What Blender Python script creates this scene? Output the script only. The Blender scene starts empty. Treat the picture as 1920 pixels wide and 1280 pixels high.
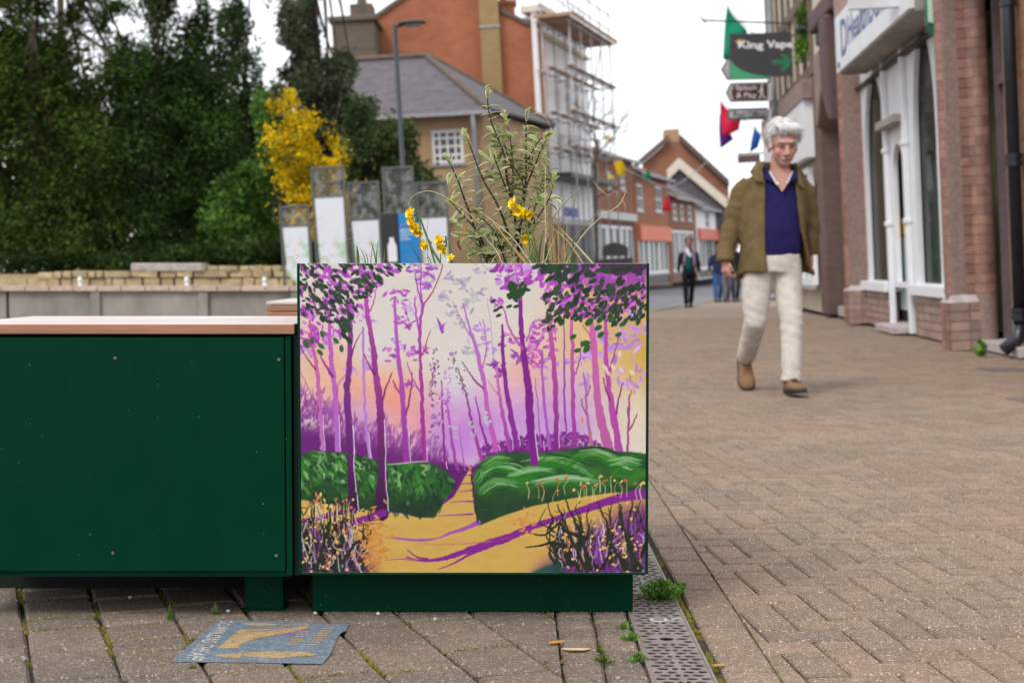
import bpy, bmesh, math, random
import numpy as np
from mathutils import Vector, Matrix, noise
random.seed(7); RNG = np.random.default_rng(7)
R = math.radians
S = bpy.context.scene
COL = S.collection

# ------------------------------------------------------------------ camera
F = 2830.0                      # focal length in photograph pixels (1920 wide)
PITCH = math.atan(132 / F)
H = 0.806                       # camera height
LEAN = -0.054                   # the street has a cross fall: true verticals lean against the paving
cam = bpy.data.cameras.new('camera'); camo = bpy.data.objects.new('camera', cam); COL.objects.link(camo)
cam.sensor_width = 36; cam.lens = F / 1920 * 36; cam.clip_end = 2000; cam.clip_start = 0.05
camo.location = (0, 0, H); camo.rotation_euler = (math.pi / 2 - PITCH, 0, 0)
cam.dof.use_dof = True; cam.dof.focus_distance = 3.47; cam.dof.aperture_fstop = 5.4
cam.dof.aperture_blades = 9
S.camera = camo

# ------------------------------------------------------------------ world: overcast sky
SUN_EL, SUN_AZ = R(48), R(-142)      # direction TO the sun: behind the camera, to the left
w = bpy.data.worlds.new('World'); S.world = w; w.use_nodes = True
nt = w.node_tree; nt.nodes.clear()
out = nt.nodes.new('ShaderNodeOutputWorld'); bg = nt.nodes.new('ShaderNodeBackground')
sky = nt.nodes.new('ShaderNodeTexSky'); sky.sky_type = 'NISHITA'; sky.sun_disc = False
sky.sun_elevation = SUN_EL; sky.sun_rotation = SUN_AZ
tc = nt.nodes.new('ShaderNodeTexCoord'); ns = nt.nodes.new('ShaderNodeTexNoise')
ns.inputs['Scale'].default_value = 2.2; ns.inputs['Detail'].default_value = 5
mr = nt.nodes.new('ShaderNodeMapRange'); mr.inputs['From Min'].default_value = .35; mr.inputs['From Max'].default_value = .7
mr.inputs['To Min'].default_value = .86; mr.inputs['To Max'].default_value = .97
mx = nt.nodes.new('ShaderNodeMix'); mx.data_type = 'RGBA'
mx.inputs[7].default_value = (10.2, 10.4, 10.7, 1)        # cloud layer
nt.links.new(tc.outputs['Generated'], ns.inputs['Vector'])
nt.links.new(ns.outputs['Fac'], mr.inputs['Value']); nt.links.new(mr.outputs['Result'], mx.inputs[0])
nt.links.new(sky.outputs['Color'], mx.inputs[6]); nt.links.new(mx.outputs[2], bg.inputs['Color'])
bg.inputs['Strength'].default_value = 0.1
nt.links.new(bg.outputs['Background'], out.inputs['Surface'])
sun = bpy.data.lights.new('sun', 'SUN'); sun.energy = 1.5; sun.angle = R(20); sun.color = (1, .96, .9)
suno = bpy.data.objects.new('sun', sun); COL.objects.link(suno)
sd = Vector((math.sin(SUN_AZ) * math.cos(SUN_EL), math.cos(SUN_AZ) * math.cos(SUN_EL), math.sin(SUN_EL)))
suno.rotation_euler = sd.to_track_quat('Z', 'Y').to_euler(); suno.location = (-4, -6, 12)
S.view_settings.view_transform = 'Standard'; S.view_settings.look = 'None'
S.view_settings.exposure = 0.48; S.view_settings.gamma = 1
S.render.engine = 'CYCLES'; S.cycles.use_denoising = True
S.cycles.max_bounces = 6; S.cycles.diffuse_bounces = 3; S.cycles.glossy_bounces = 3; S.cycles.transparent_max_bounces = 12

# ------------------------------------------------------------------ helpers
_s, _c = math.sin(PITCH), math.cos(PITCH)
def ray(px, py):
    u = (px - 960) / F; v = (640 - py) / F
    return Vector((u, _c + v * _s, -_s + v * _c))
def at(px, py, Y):
    r = ray(px, py); return Vector((0, 0, H)) + r * (Y / r.y)
def gnd(px, py, z=0.0):
    r = ray(px, py); return Vector((0, 0, H)) + r * ((z - H) / r.z)

class Frame:
    """upright local frame: x along xd, y = left-hand normal of xd, z up (leaning with the real vertical)"""
    def __init__(s, base, xd=(1, 0), lean=LEAN):
        s.M = Matrix.Translation(Vector(base)) @ Matrix.Rotation(lean, 4, 'Y') @ Matrix.Rotation(math.atan2(xd[1], xd[0]), 4, 'Z')
        s.I = s.M.inverted(); s.R = s.I.to_3x3()
    def p(s, px, py, Y): return s.I @ at(px, py, Y)
    def hit(s, px, py, yl=0.0):
        o = s.I @ Vector((0, 0, H)); r = s.R @ ray(px, py)
        q = o + r * ((yl - o.y) / r.y); return q.x, q.z

def props(o, label=None, cat=None, group=None, kind=None):
    if label: o['label'] = label
    if cat: o['category'] = cat
    if group: o['group'] = group
    if kind: o['kind'] = kind
    return o
def thing(name, label, cat, loc=(0, 0, 0), frame=None, group=None, rotz=0):
    o = bpy.data.objects.new(name, None); COL.objects.link(o); o.empty_display_size = .1
    if frame is not None: o.matrix_world = frame.M
    else: o.location = loc; o.rotation_euler = (0, 0, rotz)
    return props(o, label, cat, group)
def link(name, me, mat=None, parent=None, loc=None):
    o = bpy.data.objects.new(name, me); COL.objects.link(o)
    if mat is not None and not me.materials:
        for m in (mat if isinstance(mat, (list, tuple)) else [mat]): me.materials.append(m)
    if parent: o.parent = parent
    if loc is not None: o.location = loc
    return o

class MB:
    def __init__(s): s.v = []; s.f = []; s.m = []
    def add(s, verts, faces, mi=0):
        o = len(s.v); s.v += [tuple(v) for v in verts]; s.f += [[i + o for i in f] for f in faces]; s.m += [mi] * len(faces); return s
    def box(s, a, b, mi=0):
        (x0, y0, z0), (x1, y1, z1) = a, b
        if x0 > x1: x0, x1 = x1, x0
        if y0 > y1: y0, y1 = y1, y0
        if z0 > z1: z0, z1 = z1, z0
        return s.add([(x0,y0,z0),(x1,y0,z0),(x1,y1,z0),(x0,y1,z0),(x0,y0,z1),(x1,y0,z1),(x1,y1,z1),(x0,y1,z1)],
                     [(0,3,2,1),(4,5,6,7),(0,1,5,4),(1,2,6,5),(2,3,7,6),(3,0,4,7)], mi)
    def bar(s, a, b, wx, wy, mi=0, up=(0, 0, 1)):
        a, b = Vector(a), Vector(b); d = (b - a).normalized(); u = Vector(up)
        if abs(d.dot(u)) > .95: u = Vector((0, 1, 0))
        x = d.cross(u).normalized() * wx / 2; y = x.cross(d).normalized() * wy / 2
        vs = [a - x - y, a + x - y, a + x + y, a - x + y, b - x - y, b + x - y, b + x + y, b - x + y]
        return s.add(vs, [(0,3,2,1),(4,5,6,7),(0,1,5,4),(1,2,6,5),(2,3,7,6),(3,0,4,7)], mi)
    def tube(s, pts, rad, n=8, cap=True, mi=0, up=None):
        pts = [Vector(p) for p in pts]; k = len(pts)
        if not isinstance(rad, (list, tuple)): rad = [rad] * k
        t0 = (pts[1] - pts[0]).normalized()
        u = Vector(up) if up else (Vector((0, 0, 1)) if abs(t0.z) < .9 else Vector((0, 1, 0)))
        vs = []
        for i, p in enumerate(pts):
            t = (pts[min(i + 1, k - 1)] - pts[max(i - 1, 0)])
            t = t.normalized() if t.length > 1e-9 else t0
            x = t.cross(u)
            x = x.normalized() if x.length > 1e-6 else Vector((1, 0, 0))
            y = x.cross(t).normalized(); u = y
            r = rad[i]; ra, rb = (r if isinstance(r, (list, tuple)) else (r, r))
            for j in range(n):
                a = 2 * math.pi * j / n; vs.append(p + x * (math.cos(a) * ra) + y * (math.sin(a) * rb))
        fs = [(i*n+j, i*n+(j+1) % n, (i+1)*n+(j+1) % n, (i+1)*n+j) for i in range(k - 1) for j in range(n)]
        if cap: fs += [tuple(range(n - 1, -1, -1)), tuple((k-1)*n + j for j in range(n))]
        return s.add(vs, fs, mi)
    def ell(s, c, r, n=12, m=8, rot=None, mi=0):
        c = Vector(c); vs = []; fs = []
        r = r if isinstance(r, (list, tuple)) else (r, r, r)
        pts = [(0, 0, 1)] + [(math.sin(math.pi*i/m)*math.cos(2*math.pi*j/n), math.sin(math.pi*i/m)*math.sin(2*math.pi*j/n), math.cos(math.pi*i/m)) for i in range(1, m) for j in range(n)] + [(0, 0, -1)]
        for p in pts:
            q = Vector((p[0]*r[0], p[1]*r[1], p[2]*r[2]))
            if rot is not None: q = rot @ q
            vs.append(c + q)
        fs += [(0, 1 + j, 1 + (j+1) % n) for j in range(n)]
        for i in range(m - 2):
            fs += [(1+i*n+j, 1+(i+1)*n+j, 1+(i+1)*n+(j+1) % n, 1+i*n+(j+1) % n) for j in range(n)]
        l = len(pts) - 1; fs += [(l, 1+(m-2)*n+(j+1) % n, 1+(m-2)*n+j) for j in range(n)]
        return s.add(vs, fs, mi)
    def prism(s, poly, a, b, axis='y', mi=0):
        """poly: list of 2D points in the plane across the axis, extruded from a to b"""
        n = len(poly)
        mk = {'y': lambda p, t: (p[0], t, p[1]), 'z': lambda p, t: (p[0], p[1], t), 'x': lambda p, t: (t, p[0], p[1])}[axis]
        vs = [mk(p, a) for p in poly] + [mk(p, b) for p in poly]
        return s.add(vs, [tuple(range(n)), tuple(range(2*n-1, n-1, -1))] + [(i, i+n, (i+1) % n + n, (i+1) % n) for i in range(n)], mi)
    def mesh(s, name, smooth=False, fix=True):
        me = bpy.data.meshes.new(name); me.from_pydata(s.v, [], s.f)
        if any(s.m): me.polygons.foreach_set('material_index', s.m)
        if fix:
            bm = bmesh.new(); bm.from_mesh(me); bmesh.ops.recalc_face_normals(bm, faces=bm.faces); bm.to_mesh(me); bm.free()
        if smooth: me.polygons.foreach_set('use_smooth', [True] * len(me.polygons))
        me.update(); return me
    def build(s, name, mat, parent=None, smooth=False, bevel=0, loc=None, fix=True, seg=2):
        o = link(name, s.mesh(name, smooth, fix), mat, parent, loc)
        if bevel:
            b = o.modifiers.new('bevel', 'BEVEL'); b.width = bevel; b.segments = seg; b.limit_method = 'ANGLE'; b.angle_limit = R(40)
        return o

def catmull(pts, n=6):
    pts = [Vector(p) for p in pts]; out = []
    for i in range(len(pts) - 1):
        p0 = pts[max(i-1, 0)]; p1 = pts[i]; p2 = pts[i+1]; p3 = pts[min(i+2, len(pts)-1)]
        for k in range(n):
            t = k / n
            out.append(.5*((2*p1)+(p2-p0)*t+(2*p0-5*p1+4*p2-p3)*t*t+(3*p1-p0-3*p2+p3)*t*t*t))
    out.append(pts[-1]); return out

def np_mesh(name, verts, faces, cols=None, smooth=False):
    """verts (n,3), faces (m,k) all same k, cols (n,3) linear per vertex"""
    me = bpy.data.meshes.new(name); n, k = faces.shape
    me.vertices.add(len(verts)); me.vertices.foreach_set('co', np.ascontiguousarray(verts, dtype=np.float32).ravel())
    me.loops.add(n * k); me.loops.foreach_set('vertex_index', np.ascontiguousarray(faces, dtype=np.int32).ravel())
    me.polygons.add(n); me.polygons.foreach_set('loop_start', np.arange(0, n * k, k, dtype=np.int32))
    if smooth: me.polygons.foreach_set('use_smooth', np.ones(n, dtype=bool))
    me.update(calc_edges=True)
    if cols is not None:
        ca = me.color_attributes.new('Col', 'FLOAT_COLOR', 'POINT')
        c4 = np.ones((len(verts), 4), dtype=np.float32); c4[:, :3] = cols
        ca.data.foreach_set('color', c4.ravel())
    return me

def lin(*c):
    return tuple((x/255/12.92 if x/255 <= .04045 else ((x/255+.055)/1.055)**2.4) for x in c)

# ------------------------------------------------------------------ materials
class NB:
    def __init__(s, name):
        s.mat = bpy.data.materials.new(name); s.mat.use_nodes = True; s.t = s.mat.node_tree
        s.b = s.t.nodes['Principled BSDF']
    def n(s, typ, **kw):
        x = s.t.nodes.new(typ)
        for k, v in kw.items():
            if k.startswith('_'): setattr(x, k[1:], v)
            else: x.inputs[k.replace('__', ' ')].default_value = v
        return x
    def l(s, a, b): s.t.links.new(a, b)
    def mix(s, f, a, b, typ='MIX'):
        m = s.t.nodes.new('ShaderNodeMix'); m.data_type = 'RGBA'; m.blend_type = typ; m.clamp_result = False
        for i, v in ((0, f), (6, a), (7, b)):
            if isinstance(v, bpy.types.NodeSocket): s.l(v, m.inputs[i])
            elif i == 0: m.inputs[0].default_value = v
            else: m.inputs[i].default_value = (*v[:3], 1)
        return m.outputs[2]
    def ramp(s, v, lo, hi, a=0., b=1.):
        m = s.t.nodes.new('ShaderNodeMapRange'); m.inputs['From Min'].default_value = lo; m.inputs['From Max'].default_value = hi
        m.inputs['To Min'].default_value = a; m.inputs['To Max'].default_value = b; s.l(v, m.inputs['Value']); return m.outputs['Result']
    def pos(s, kind='world', scale=(1, 1, 1)):
        if kind == 'world': o = s.t.nodes.new('ShaderNodeNewGeometry').outputs['Position']
        else: o = s.t.nodes.new('ShaderNodeTexCoord').outputs['Object']
        if scale != (1, 1, 1):
            m = s.t.nodes.new('ShaderNodeMapping'); m.inputs['Scale'].default_value = scale; s.l(o, m.inputs['Vector']); o = m.outputs['Vector']
        return o
    def noise(s, vec, scale, detail=4, rough=.55, out='Fac'):
        x = s.n('ShaderNodeTexNoise', Scale=scale, Detail=detail, Roughness=rough); s.l(vec, x.inputs['Vector']); return x.outputs[out]
    def voro(s, vec, scale, out='Color', feature='F1'):
        x = s.n('ShaderNodeTexVoronoi', Scale=scale); x.feature = feature; s.l(vec, x.inputs['Vector']); return x.outputs[out]
    def bump(s, h, strength=.3, dist=.01):
        x = s.n('ShaderNodeBump', Strength=strength, Distance=dist); s.l(h, x.inputs['Height']); s.l(x.outputs['Normal'], s.b.inputs['Normal'])
    def rnd(s): return s.t.nodes.new('ShaderNodeObjectInfo').outputs['Random']
    def attr(s, name='Col'):
        a = s.t.nodes.new('ShaderNodeVertexColor'); a.layer_name = name; return a.outputs['Color']
    def set(s, color=None, rough=None, spec=None, metal=None, **kw):
        for k, v in (('Base Color', color), ('Roughness', rough), ('Specular IOR Level', spec), ('Metallic', metal)):
            if v is None: continue
            if isinstance(v, bpy.types.NodeSocket): s.l(v, s.b.inputs[k])
            elif k == 'Base Color': s.b.inputs[k].default_value = (*v[:3], 1)
            else: s.b.inputs[k].default_value = v
        for k, v in kw.items(): s.b.inputs[k.replace('__', ' ')].default_value = v
        return s.mat

def pm(name, col, rough=.6, var=.18, scale=9, bump=0., bscale=60, spec=.4, metal=0., rnd=0., where='world', stretch=(1, 1, 1), **kw):
    """plain procedural material: colour broken up by noise, optional bump and per-object variation"""
    b = NB(name); v = b.pos(where, stretch)
    c = b.mix(b.ramp(b.noise(v, scale, 5), .3, .7), [x*(1-var) for x in col], [x*(1+var) for x in col])
    if rnd: c = b.mix(1., c, b.mix(b.rnd(), (1-rnd,)*3, (1+rnd,)*3), 'MULTIPLY')
    if bump: b.bump(b.noise(v, bscale, 5), bump, .01)
    return b.set(c, rough, spec, metal, **kw)
def attr_mat(name, rough=.6, spec=.3, var=.0, bump=0., bscale=200, trans=0.):
    b = NB(name); c = b.attr()
    if var: c = b.mix(1., c, b.mix(b.noise(b.pos(), 30, 4), (1-var,)*3, (1+var,)*3), 'MULTIPLY')
    if bump: b.bump(b.noise(b.pos(), bscale, 3), bump, .002)
    if trans:
        b.set(c, rough, spec)
        tr = b.n('ShaderNodeBsdfTranslucent'); b.l(c, tr.inputs['Color'])
        ms = b.n('ShaderNodeMixShader', Fac=trans); b.l(b.b.outputs[0], ms.inputs[1]); b.l(tr.outputs[0], ms.inputs[2])
        b.l(ms.outputs[0], b.t.nodes['Material Output'].inputs['Surface']); return b.mat
    return b.set(c, rough, spec)
# ------------------------------------------------------------------ ground and paving
def paver_mat(name, base, light, dark, pink=0., tint=False):
    b = NB(name); v = b.pos()
    big = b.noise(v, 1.3, 4); mid = b.noise(v, 14, 5, .6)
    c = b.mix(b.ramp(mid, .3, .7), [x*.82 for x in base], [x*1.15 for x in base])
    c = b.mix(b.ramp(big, .4, .65, 0, .45), c, [base[0]*.72, base[1]*.72, base[2]*.72])
    if pink: c = b.mix(b.ramp(b.noise(v, .7, 3), .42, .62, 0, pink), c, [base[0]*1.25, base[1]*.98, base[2]*.9])
    c = b.mix(1., c, b.attr() if tint else b.mix(b.rnd(), (.82, .84, .87), (1.16, 1.12, 1.09)), 'MULTIPLY')
    cell = b.voro(v, 300); sep = b.n('ShaderNodeSeparateColor'); b.l(cell, sep.inputs[0])
    c = b.mix(b.ramp(sep.outputs[0], .9, .95, 0, .85), c, light)
    c = b.mix(b.ramp(sep.outputs[1], .8, .9, 0, .75), c, dark)
    fine = b.noise(v, 420, 2)
    c = b.mix(b.ramp(fine, .35, .65, .0, .35), c, [x*.5 for x in base])
    x = b.n('ShaderNodeMath', _operation='ADD'); b.l(mid, x.inputs[0]); b.l(sep.outputs[0], x.inputs[1])
    b.bump(x.outputs[0], .35, .004)
    return b.set(c, .88, .25)
M_PAVR = paver_mat('paver_warm', (.258, .190, .140), (.64, .54, .43), (.085, .068, .057), .35)
M_PAVL = paver_mat('paver_grey', (.198, .152, .118), (.50, .44, .37), (.065, .055, .046))
def bed_mat():
    b = NB('joint_bed'); v = b.pos()
    soil = b.mix(b.noise(v, 60, 4), (.035, .028, .02), (.075, .06, .045))
    c = b.mix(b.ramp(b.noise(v, 5.5, 5, .65), .52, .6), soil, b.mix(b.noise(v, 90, 3), (.07, .075, .012), (.17, .15, .03)))
    b.bump(b.noise(v, 150, 3), .6, .006); return b.set(c, .95, .1)
M_BED = bed_mat()

gm = MB(); gm.add([(-600, -30, -.022), (600, -30, -.022), (600, 1200, -.022), (-600, 1200, -.022)], [(0, 1, 2, 3)])
props(gm.build('ground', M_BED), kind='structure')

def block_mesh(name, w, d, h=.03, c=.003, jit=0., mat=None):
    j = lambda: random.uniform(-jit, jit)
    x, y = w / 2, d / 2; q = [(-x, -y), (x, -y), (x, y), (-x, y)]
    q = [(a + j(), b + j()) for a, b in q]
    vs = [(a, b, -h) for a, b in q] + [(a, b, -c) for a, b in q] + [(a*(1 - c/x), b*(1 - c/y), 0) for a, b in q]
    fs = [(8, 9, 10, 11), (3, 2, 1, 0)] + [(i, (i+1) % 4, 4+(i+1) % 4, 4+i) for i in range(4)] + [(4+i, 4+(i+1) % 4, 8+(i+1) % 4, 8+i) for i in range(4)]
    me = bpy.data.meshes.new(name); me.from_pydata(vs, [], fs); me.update()
    if mat: me.materials.append(mat)
    return me
def clip_mesh(me, M, co, no):
    """copy of me transformed by M, cut by a world plane (keeps the side the normal points to)"""
    bm = bmesh.new(); bm.from_mesh(me); bm.transform(M)
    cut = bmesh.ops.bisect_plane(bm, geom=bm.verts[:]+bm.edges[:]+bm.faces[:], plane_co=co, plane_no=no, clear_inner=True)['geom_cut']
    ce = [e for e in cut if isinstance(e, bmesh.types.BMEdge)]
    if ce: bmesh.ops.edgenet_fill(bm, edges=ce)
    bm.transform(M.inverted()); m2 = bpy.data.meshes.new(me.name); bm.to_mesh(m2); bm.free()
    for m in me.materials: m2.materials.append(m)
    return m2

# pavement right of the drain: a border course, then herringbone blocks turned a little
pav = bpy.data.objects.new('pavement', None); COL.objects.link(pav); props(pav, kind='structure')
DR0, DR1 = .2755, .405           # drain channel edges (x)
blocks = []                      # (distance, mesh, matrix)
hz = [block_mesh('paving_block', .1845, .0845, c=.005, jit=.0006, mat=M_PAVR) for _ in range(4)]; vz = [block_mesh('paving_block', .1790, .0895, c=.005, jit=.0006, mat=M_PAVR) for _ in range(4)]
bx = [block_mesh('paving_block', .1065, .183, c=.005, jit=.0006, mat=M_PAVR) for _ in range(3)]
y = 2.62
while y < 25.8:
    blocks.append((y, random.choice(bx), Matrix.Translation((.424 + .055, y + .0975, random.uniform(-.001, .001))))); y += .195
CELL = .095; ROT = R(4.5); XB = .534
rz = Matrix.Rotation(ROT, 4, 'Z'); O = Vector((XB, 2.4, 0))
for i in range(-12, 84):
    for j in range(-66, 272):
        s = (i - j) % 4
        if s == 0: cx, cy, a = i + 1, j + .5, 0
        elif s == 2: cx, cy, a = i + .5, j, 90
        else: continue
        p = O + rz @ Vector((cx * CELL, cy * CELL, 0))
        if p.y < 2.55 or p.y > 26 or p.x < XB - .105 or p.x > min(.36 * p.y + .25, 4.55 + .076 * (p.y - 15.3) + .35): continue
        m = Matrix.Translation((p.x, p.y, random.uniform(-.0012, .0012))) @ rz @ Matrix.Rotation(R(a + random.choice((0, 180)) + random.uniform(-.3, .3)), 4, 'Z')
        me = random.choice(vz if a else hz)
        if p.x < XB + .13: 
            me = clip_mesh(me, m, (XB, 0, 0), (1, 0, 0))
            if len(me.polygons) == 0: continue
        blocks.append((p.length, me, m))
blocks.sort(key=lambda t: t[0])
for d, me, m in blocks[:300]:
    o = link('paving_block', me, None, pav); o.matrix_local = m
fb_ = MB(); fc_ = []
for d, me, m in blocks[300:]:
    fb_.add([m @ v.co for v in me.vertices], [tuple(p.vertices) for p in me.polygons]); k = random.uniform(.82, 1.16); w2_ = random.uniform(-.05, .05); fc_ += [(k*(1 + w2_), k, k*(1 - w2_), 1)]*len(me.vertices)
mj = fb_.mesh('distant_paving_blocks', fix=False); ca = mj.color_attributes.new('Col', 'FLOAT_COLOR', 'POINT'); ca.data.foreach_set('color', np.array(fc_, dtype=np.float32).ravel())
M_PAVD = paver_mat('paver_warm_distant', (.258, .190, .140), (.64, .54, .43), (.085, .068, .057), .35, True)
props(link('distant_paving_blocks', mj, M_PAVD, pav), kind='stuff')
def far_pave():
    b = NB('paving_far'); v = b.pos()
    mp = b.n('ShaderNodeMapping'); mp.inputs['Rotation'].default_value = (0, 0, -ROT); b.l(v, mp.inputs['Vector'])
    br = b.n('ShaderNodeTexBrick', Scale=1., Mortar__Size=.003, Brick__Width=.208, Row__Height=.104)
    for k, c in (('Color1', (.230, .172, .135)), ('Color2', (.265, .20, .158)), ('Mortar', (.14, .105, .08))): br.inputs[k].default_value = (*c, 1)
    b.l(mp.outputs[0], br.inputs['Vector'])
    c = b.mix(b.ramp(b.noise(v, .55, 5), .38, .66, 0, .6), br.outputs['Color'], (.21, .16, .126))
    c = b.mix(b.ramp(b.noise(v, .25, 3), .45, .6, 0, .5), c, (.31, .225, .175))
    c = b.mix(b.ramp(b.noise(v, 60, 3), .35, .7, 0, .4), c, (.30, .24, .19))
    return b.set(c, .88, .25)
M_PAVF = far_pave()
pf = MB(); pf.add([(.405, 25.7, -.0035), (30, 25.7, -.0035), (30, 41.6, -.0035), (5.57, 41.5, -.0035), (2.79, 30.4, -.0035), (.405, 26., -.0035)], [(0, 1, 2, 3, 4, 5)])
pf.add([(3.6, -6, -.0235), (30, -6, -.0235), (30, 25.7, -.0235), (3.6, 25.7, -.0235)], [(0, 1, 2, 3)])
pf.build('paving_sheet', M_PAVF, pav)
cv = MB()                                    # a utility cover and patched joints far right
g = gnd(1880, 693); cv.box((g.x-.16, g.y-.22, -.003), (g.x+.18, g.y+.22, .004))
cover = cv.build('utility_cover', pm('cover_iron', (.13, .105, .095), .8, bump=.3, bscale=90)); props(cover, 'dark iron utility cover set in the paving by the downpipe', 'utility cover')
cv = MB(); g = gnd(1915, 750); cv.box((g.x-.06, g.y-.13, -.003), (g.x+.16, g.y+.13, .004))
cover2 = cv.build('utility_cover', cover.data.materials[0]); props(cover2, 'small dark utility cover at the right edge of the paving', 'utility cover')

# left plaza: worn blocks in turned columns, and two border columns along the drain
plz = bpy.data.objects.new('plaza', None); COL.objects.link(plz); props(plz, kind='structure')
RL = R(19.6); rl = Matrix.Rotation(RL, 4, 'Z'); CW = .1665; moss_lines = []
lens = [.115, .16, .21]; lcache = {}
def lblock(w, d):
    k = (w, d, random.randrange(3))
    if k not in lcache: lcache[k] = block_mesh('paving_slab', w, d, c=.0075, jit=.003, mat=M_PAVL)
    return lcache[k]
OL = gnd(46, 1166)
for ci in range(-6, 14):
    t = random.uniform(-2.2, -2.0); last = None
    while t < 1.7:
        L = random.choice(lens)
        if L == last and random.random() < .5: L = random.choice(lens)
        last = L
        c = OL + rl @ Vector(((ci + .5) * CW, t + L / 2, 0)); t += L
        if c.y < 2.5 or c.y > 4.5 or c.x > .21 or c.x < -1.75: continue
        m = Matrix.Translation((c.x, c.y, random.uniform(-.0016, .0004))) @ rl @ Matrix.Rotation(R(random.uniform(-.9, .9)), 4, 'Z')
        me = lblock(CW - .0055, round(L - .017, 4))
        if c.x > -.06:
            me = clip_mesh(me, m, (.099, 0, 0), (-1, 0, 0))
            if len(me.polygons) == 0: continue
        o = link('paving_slab', me, None, plz); o.matrix_local = m
        if random.random() < .62: moss_lines.append((c + rl @ Vector((-CW/2, -L/2, 0)), c + rl @ Vector((-CW/2, L/2, 0))))
        if random.random() < .7: moss_lines.append((c + rl @ Vector((-CW/2, -L/2, 0)), c + rl @ Vector((CW/2, -L/2, 0))))
for x0 in (.103, .189):
    t = 2.6 + random.uniform(0, .06)
    while t < 4.6:
        L = random.choice((.1, .11, .13))
        o = link('paving_slab', lblock(.080, round(L - .006, 4)), None, plz); o.matrix_local = Matrix.Translation((x0 + .043, t + L/2, random.uniform(-.0016, .0004)))
        if random.random() < .4: moss_lines.append((Vector((x0, t, 0)), Vector((x0, t + L, 0))))
        t += L
ps = MB(); ps.add([(-30, 4.4, -.0055), (.275, 4.4, -.0055), (.275, 24, -.0055), (2.6, 30.4, -.0055), (-30, 30.4, -.0055)], [(0, 1, 2, 3, 4)])
ps.add([(-30, -6, -.0065), (-1.6, -6, -.0065), (-1.6, 4.4, -.0065), (-30, 4.4, -.0065)], [(0, 1, 2, 3)])
ps.build('plaza_sheet', M_PAVL, plz)
ps = MB(); ps.add([(-1.9, 2.3, -.013), (.2745, 2.3, -.013), (.2745, 4.39, -.013), (-1.9, 4.39, -.013)], [(0, 1, 2, 3)]); ps.build('joint_sand', M_BED, plz)
ps = MB(); ps.add([(.406, 2.3, -.0105), (3.6, 2.3, -.0105), (7, 25.7, -.0105), (.406, 25.7, -.0105)], [(0, 1, 2, 3)]); ps.build('joint_sand', M_BED, pav)
# moss cushions in the joints (uncountable)
mv, mf, mc = [], [], []
def moss_at(p, r, h):
    n = 6; o = len(mv); a0 = random.random() * 6
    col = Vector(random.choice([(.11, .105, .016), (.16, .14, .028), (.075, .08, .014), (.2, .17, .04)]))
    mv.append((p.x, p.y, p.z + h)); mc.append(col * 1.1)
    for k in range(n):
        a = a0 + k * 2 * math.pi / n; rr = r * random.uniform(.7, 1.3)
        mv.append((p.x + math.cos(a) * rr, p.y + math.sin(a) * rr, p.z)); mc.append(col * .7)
    mf.extend([(o, o + 1 + k, o + 1 + (k + 1) % n) for k in range(n)])
for a, b in moss_lines:
    if noise.noise(a * 5) < .0: continue
    n = int((b - a).length / .0035)
    for k in range(n):
        if random.random() < .35: continue
        q = a.lerp(b, k / n); q = Vector((q.x + random.gauss(0, .0022), q.y + random.gauss(0, .0022), -.008))
        moss_at(q, random.uniform(.003, .0065), random.uniform(.004, .0105))
y = 2.9
while y < 4.6:                                # along both sides of the drain
    for xx in (.414, .53):
        if noise.noise(Vector((xx * 9, y * 5, 3))) > -.05:
            moss_at(Vector((xx + random.gauss(0, .003), y, -.009)), random.uniform(.003, .007), random.uniform(.006, .011))
    y += .004
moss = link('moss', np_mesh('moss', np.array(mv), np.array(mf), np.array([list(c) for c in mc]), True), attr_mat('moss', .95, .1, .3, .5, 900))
props(moss, 'yellow green moss growing in the paving joints', 'moss', kind='stuff')

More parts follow.
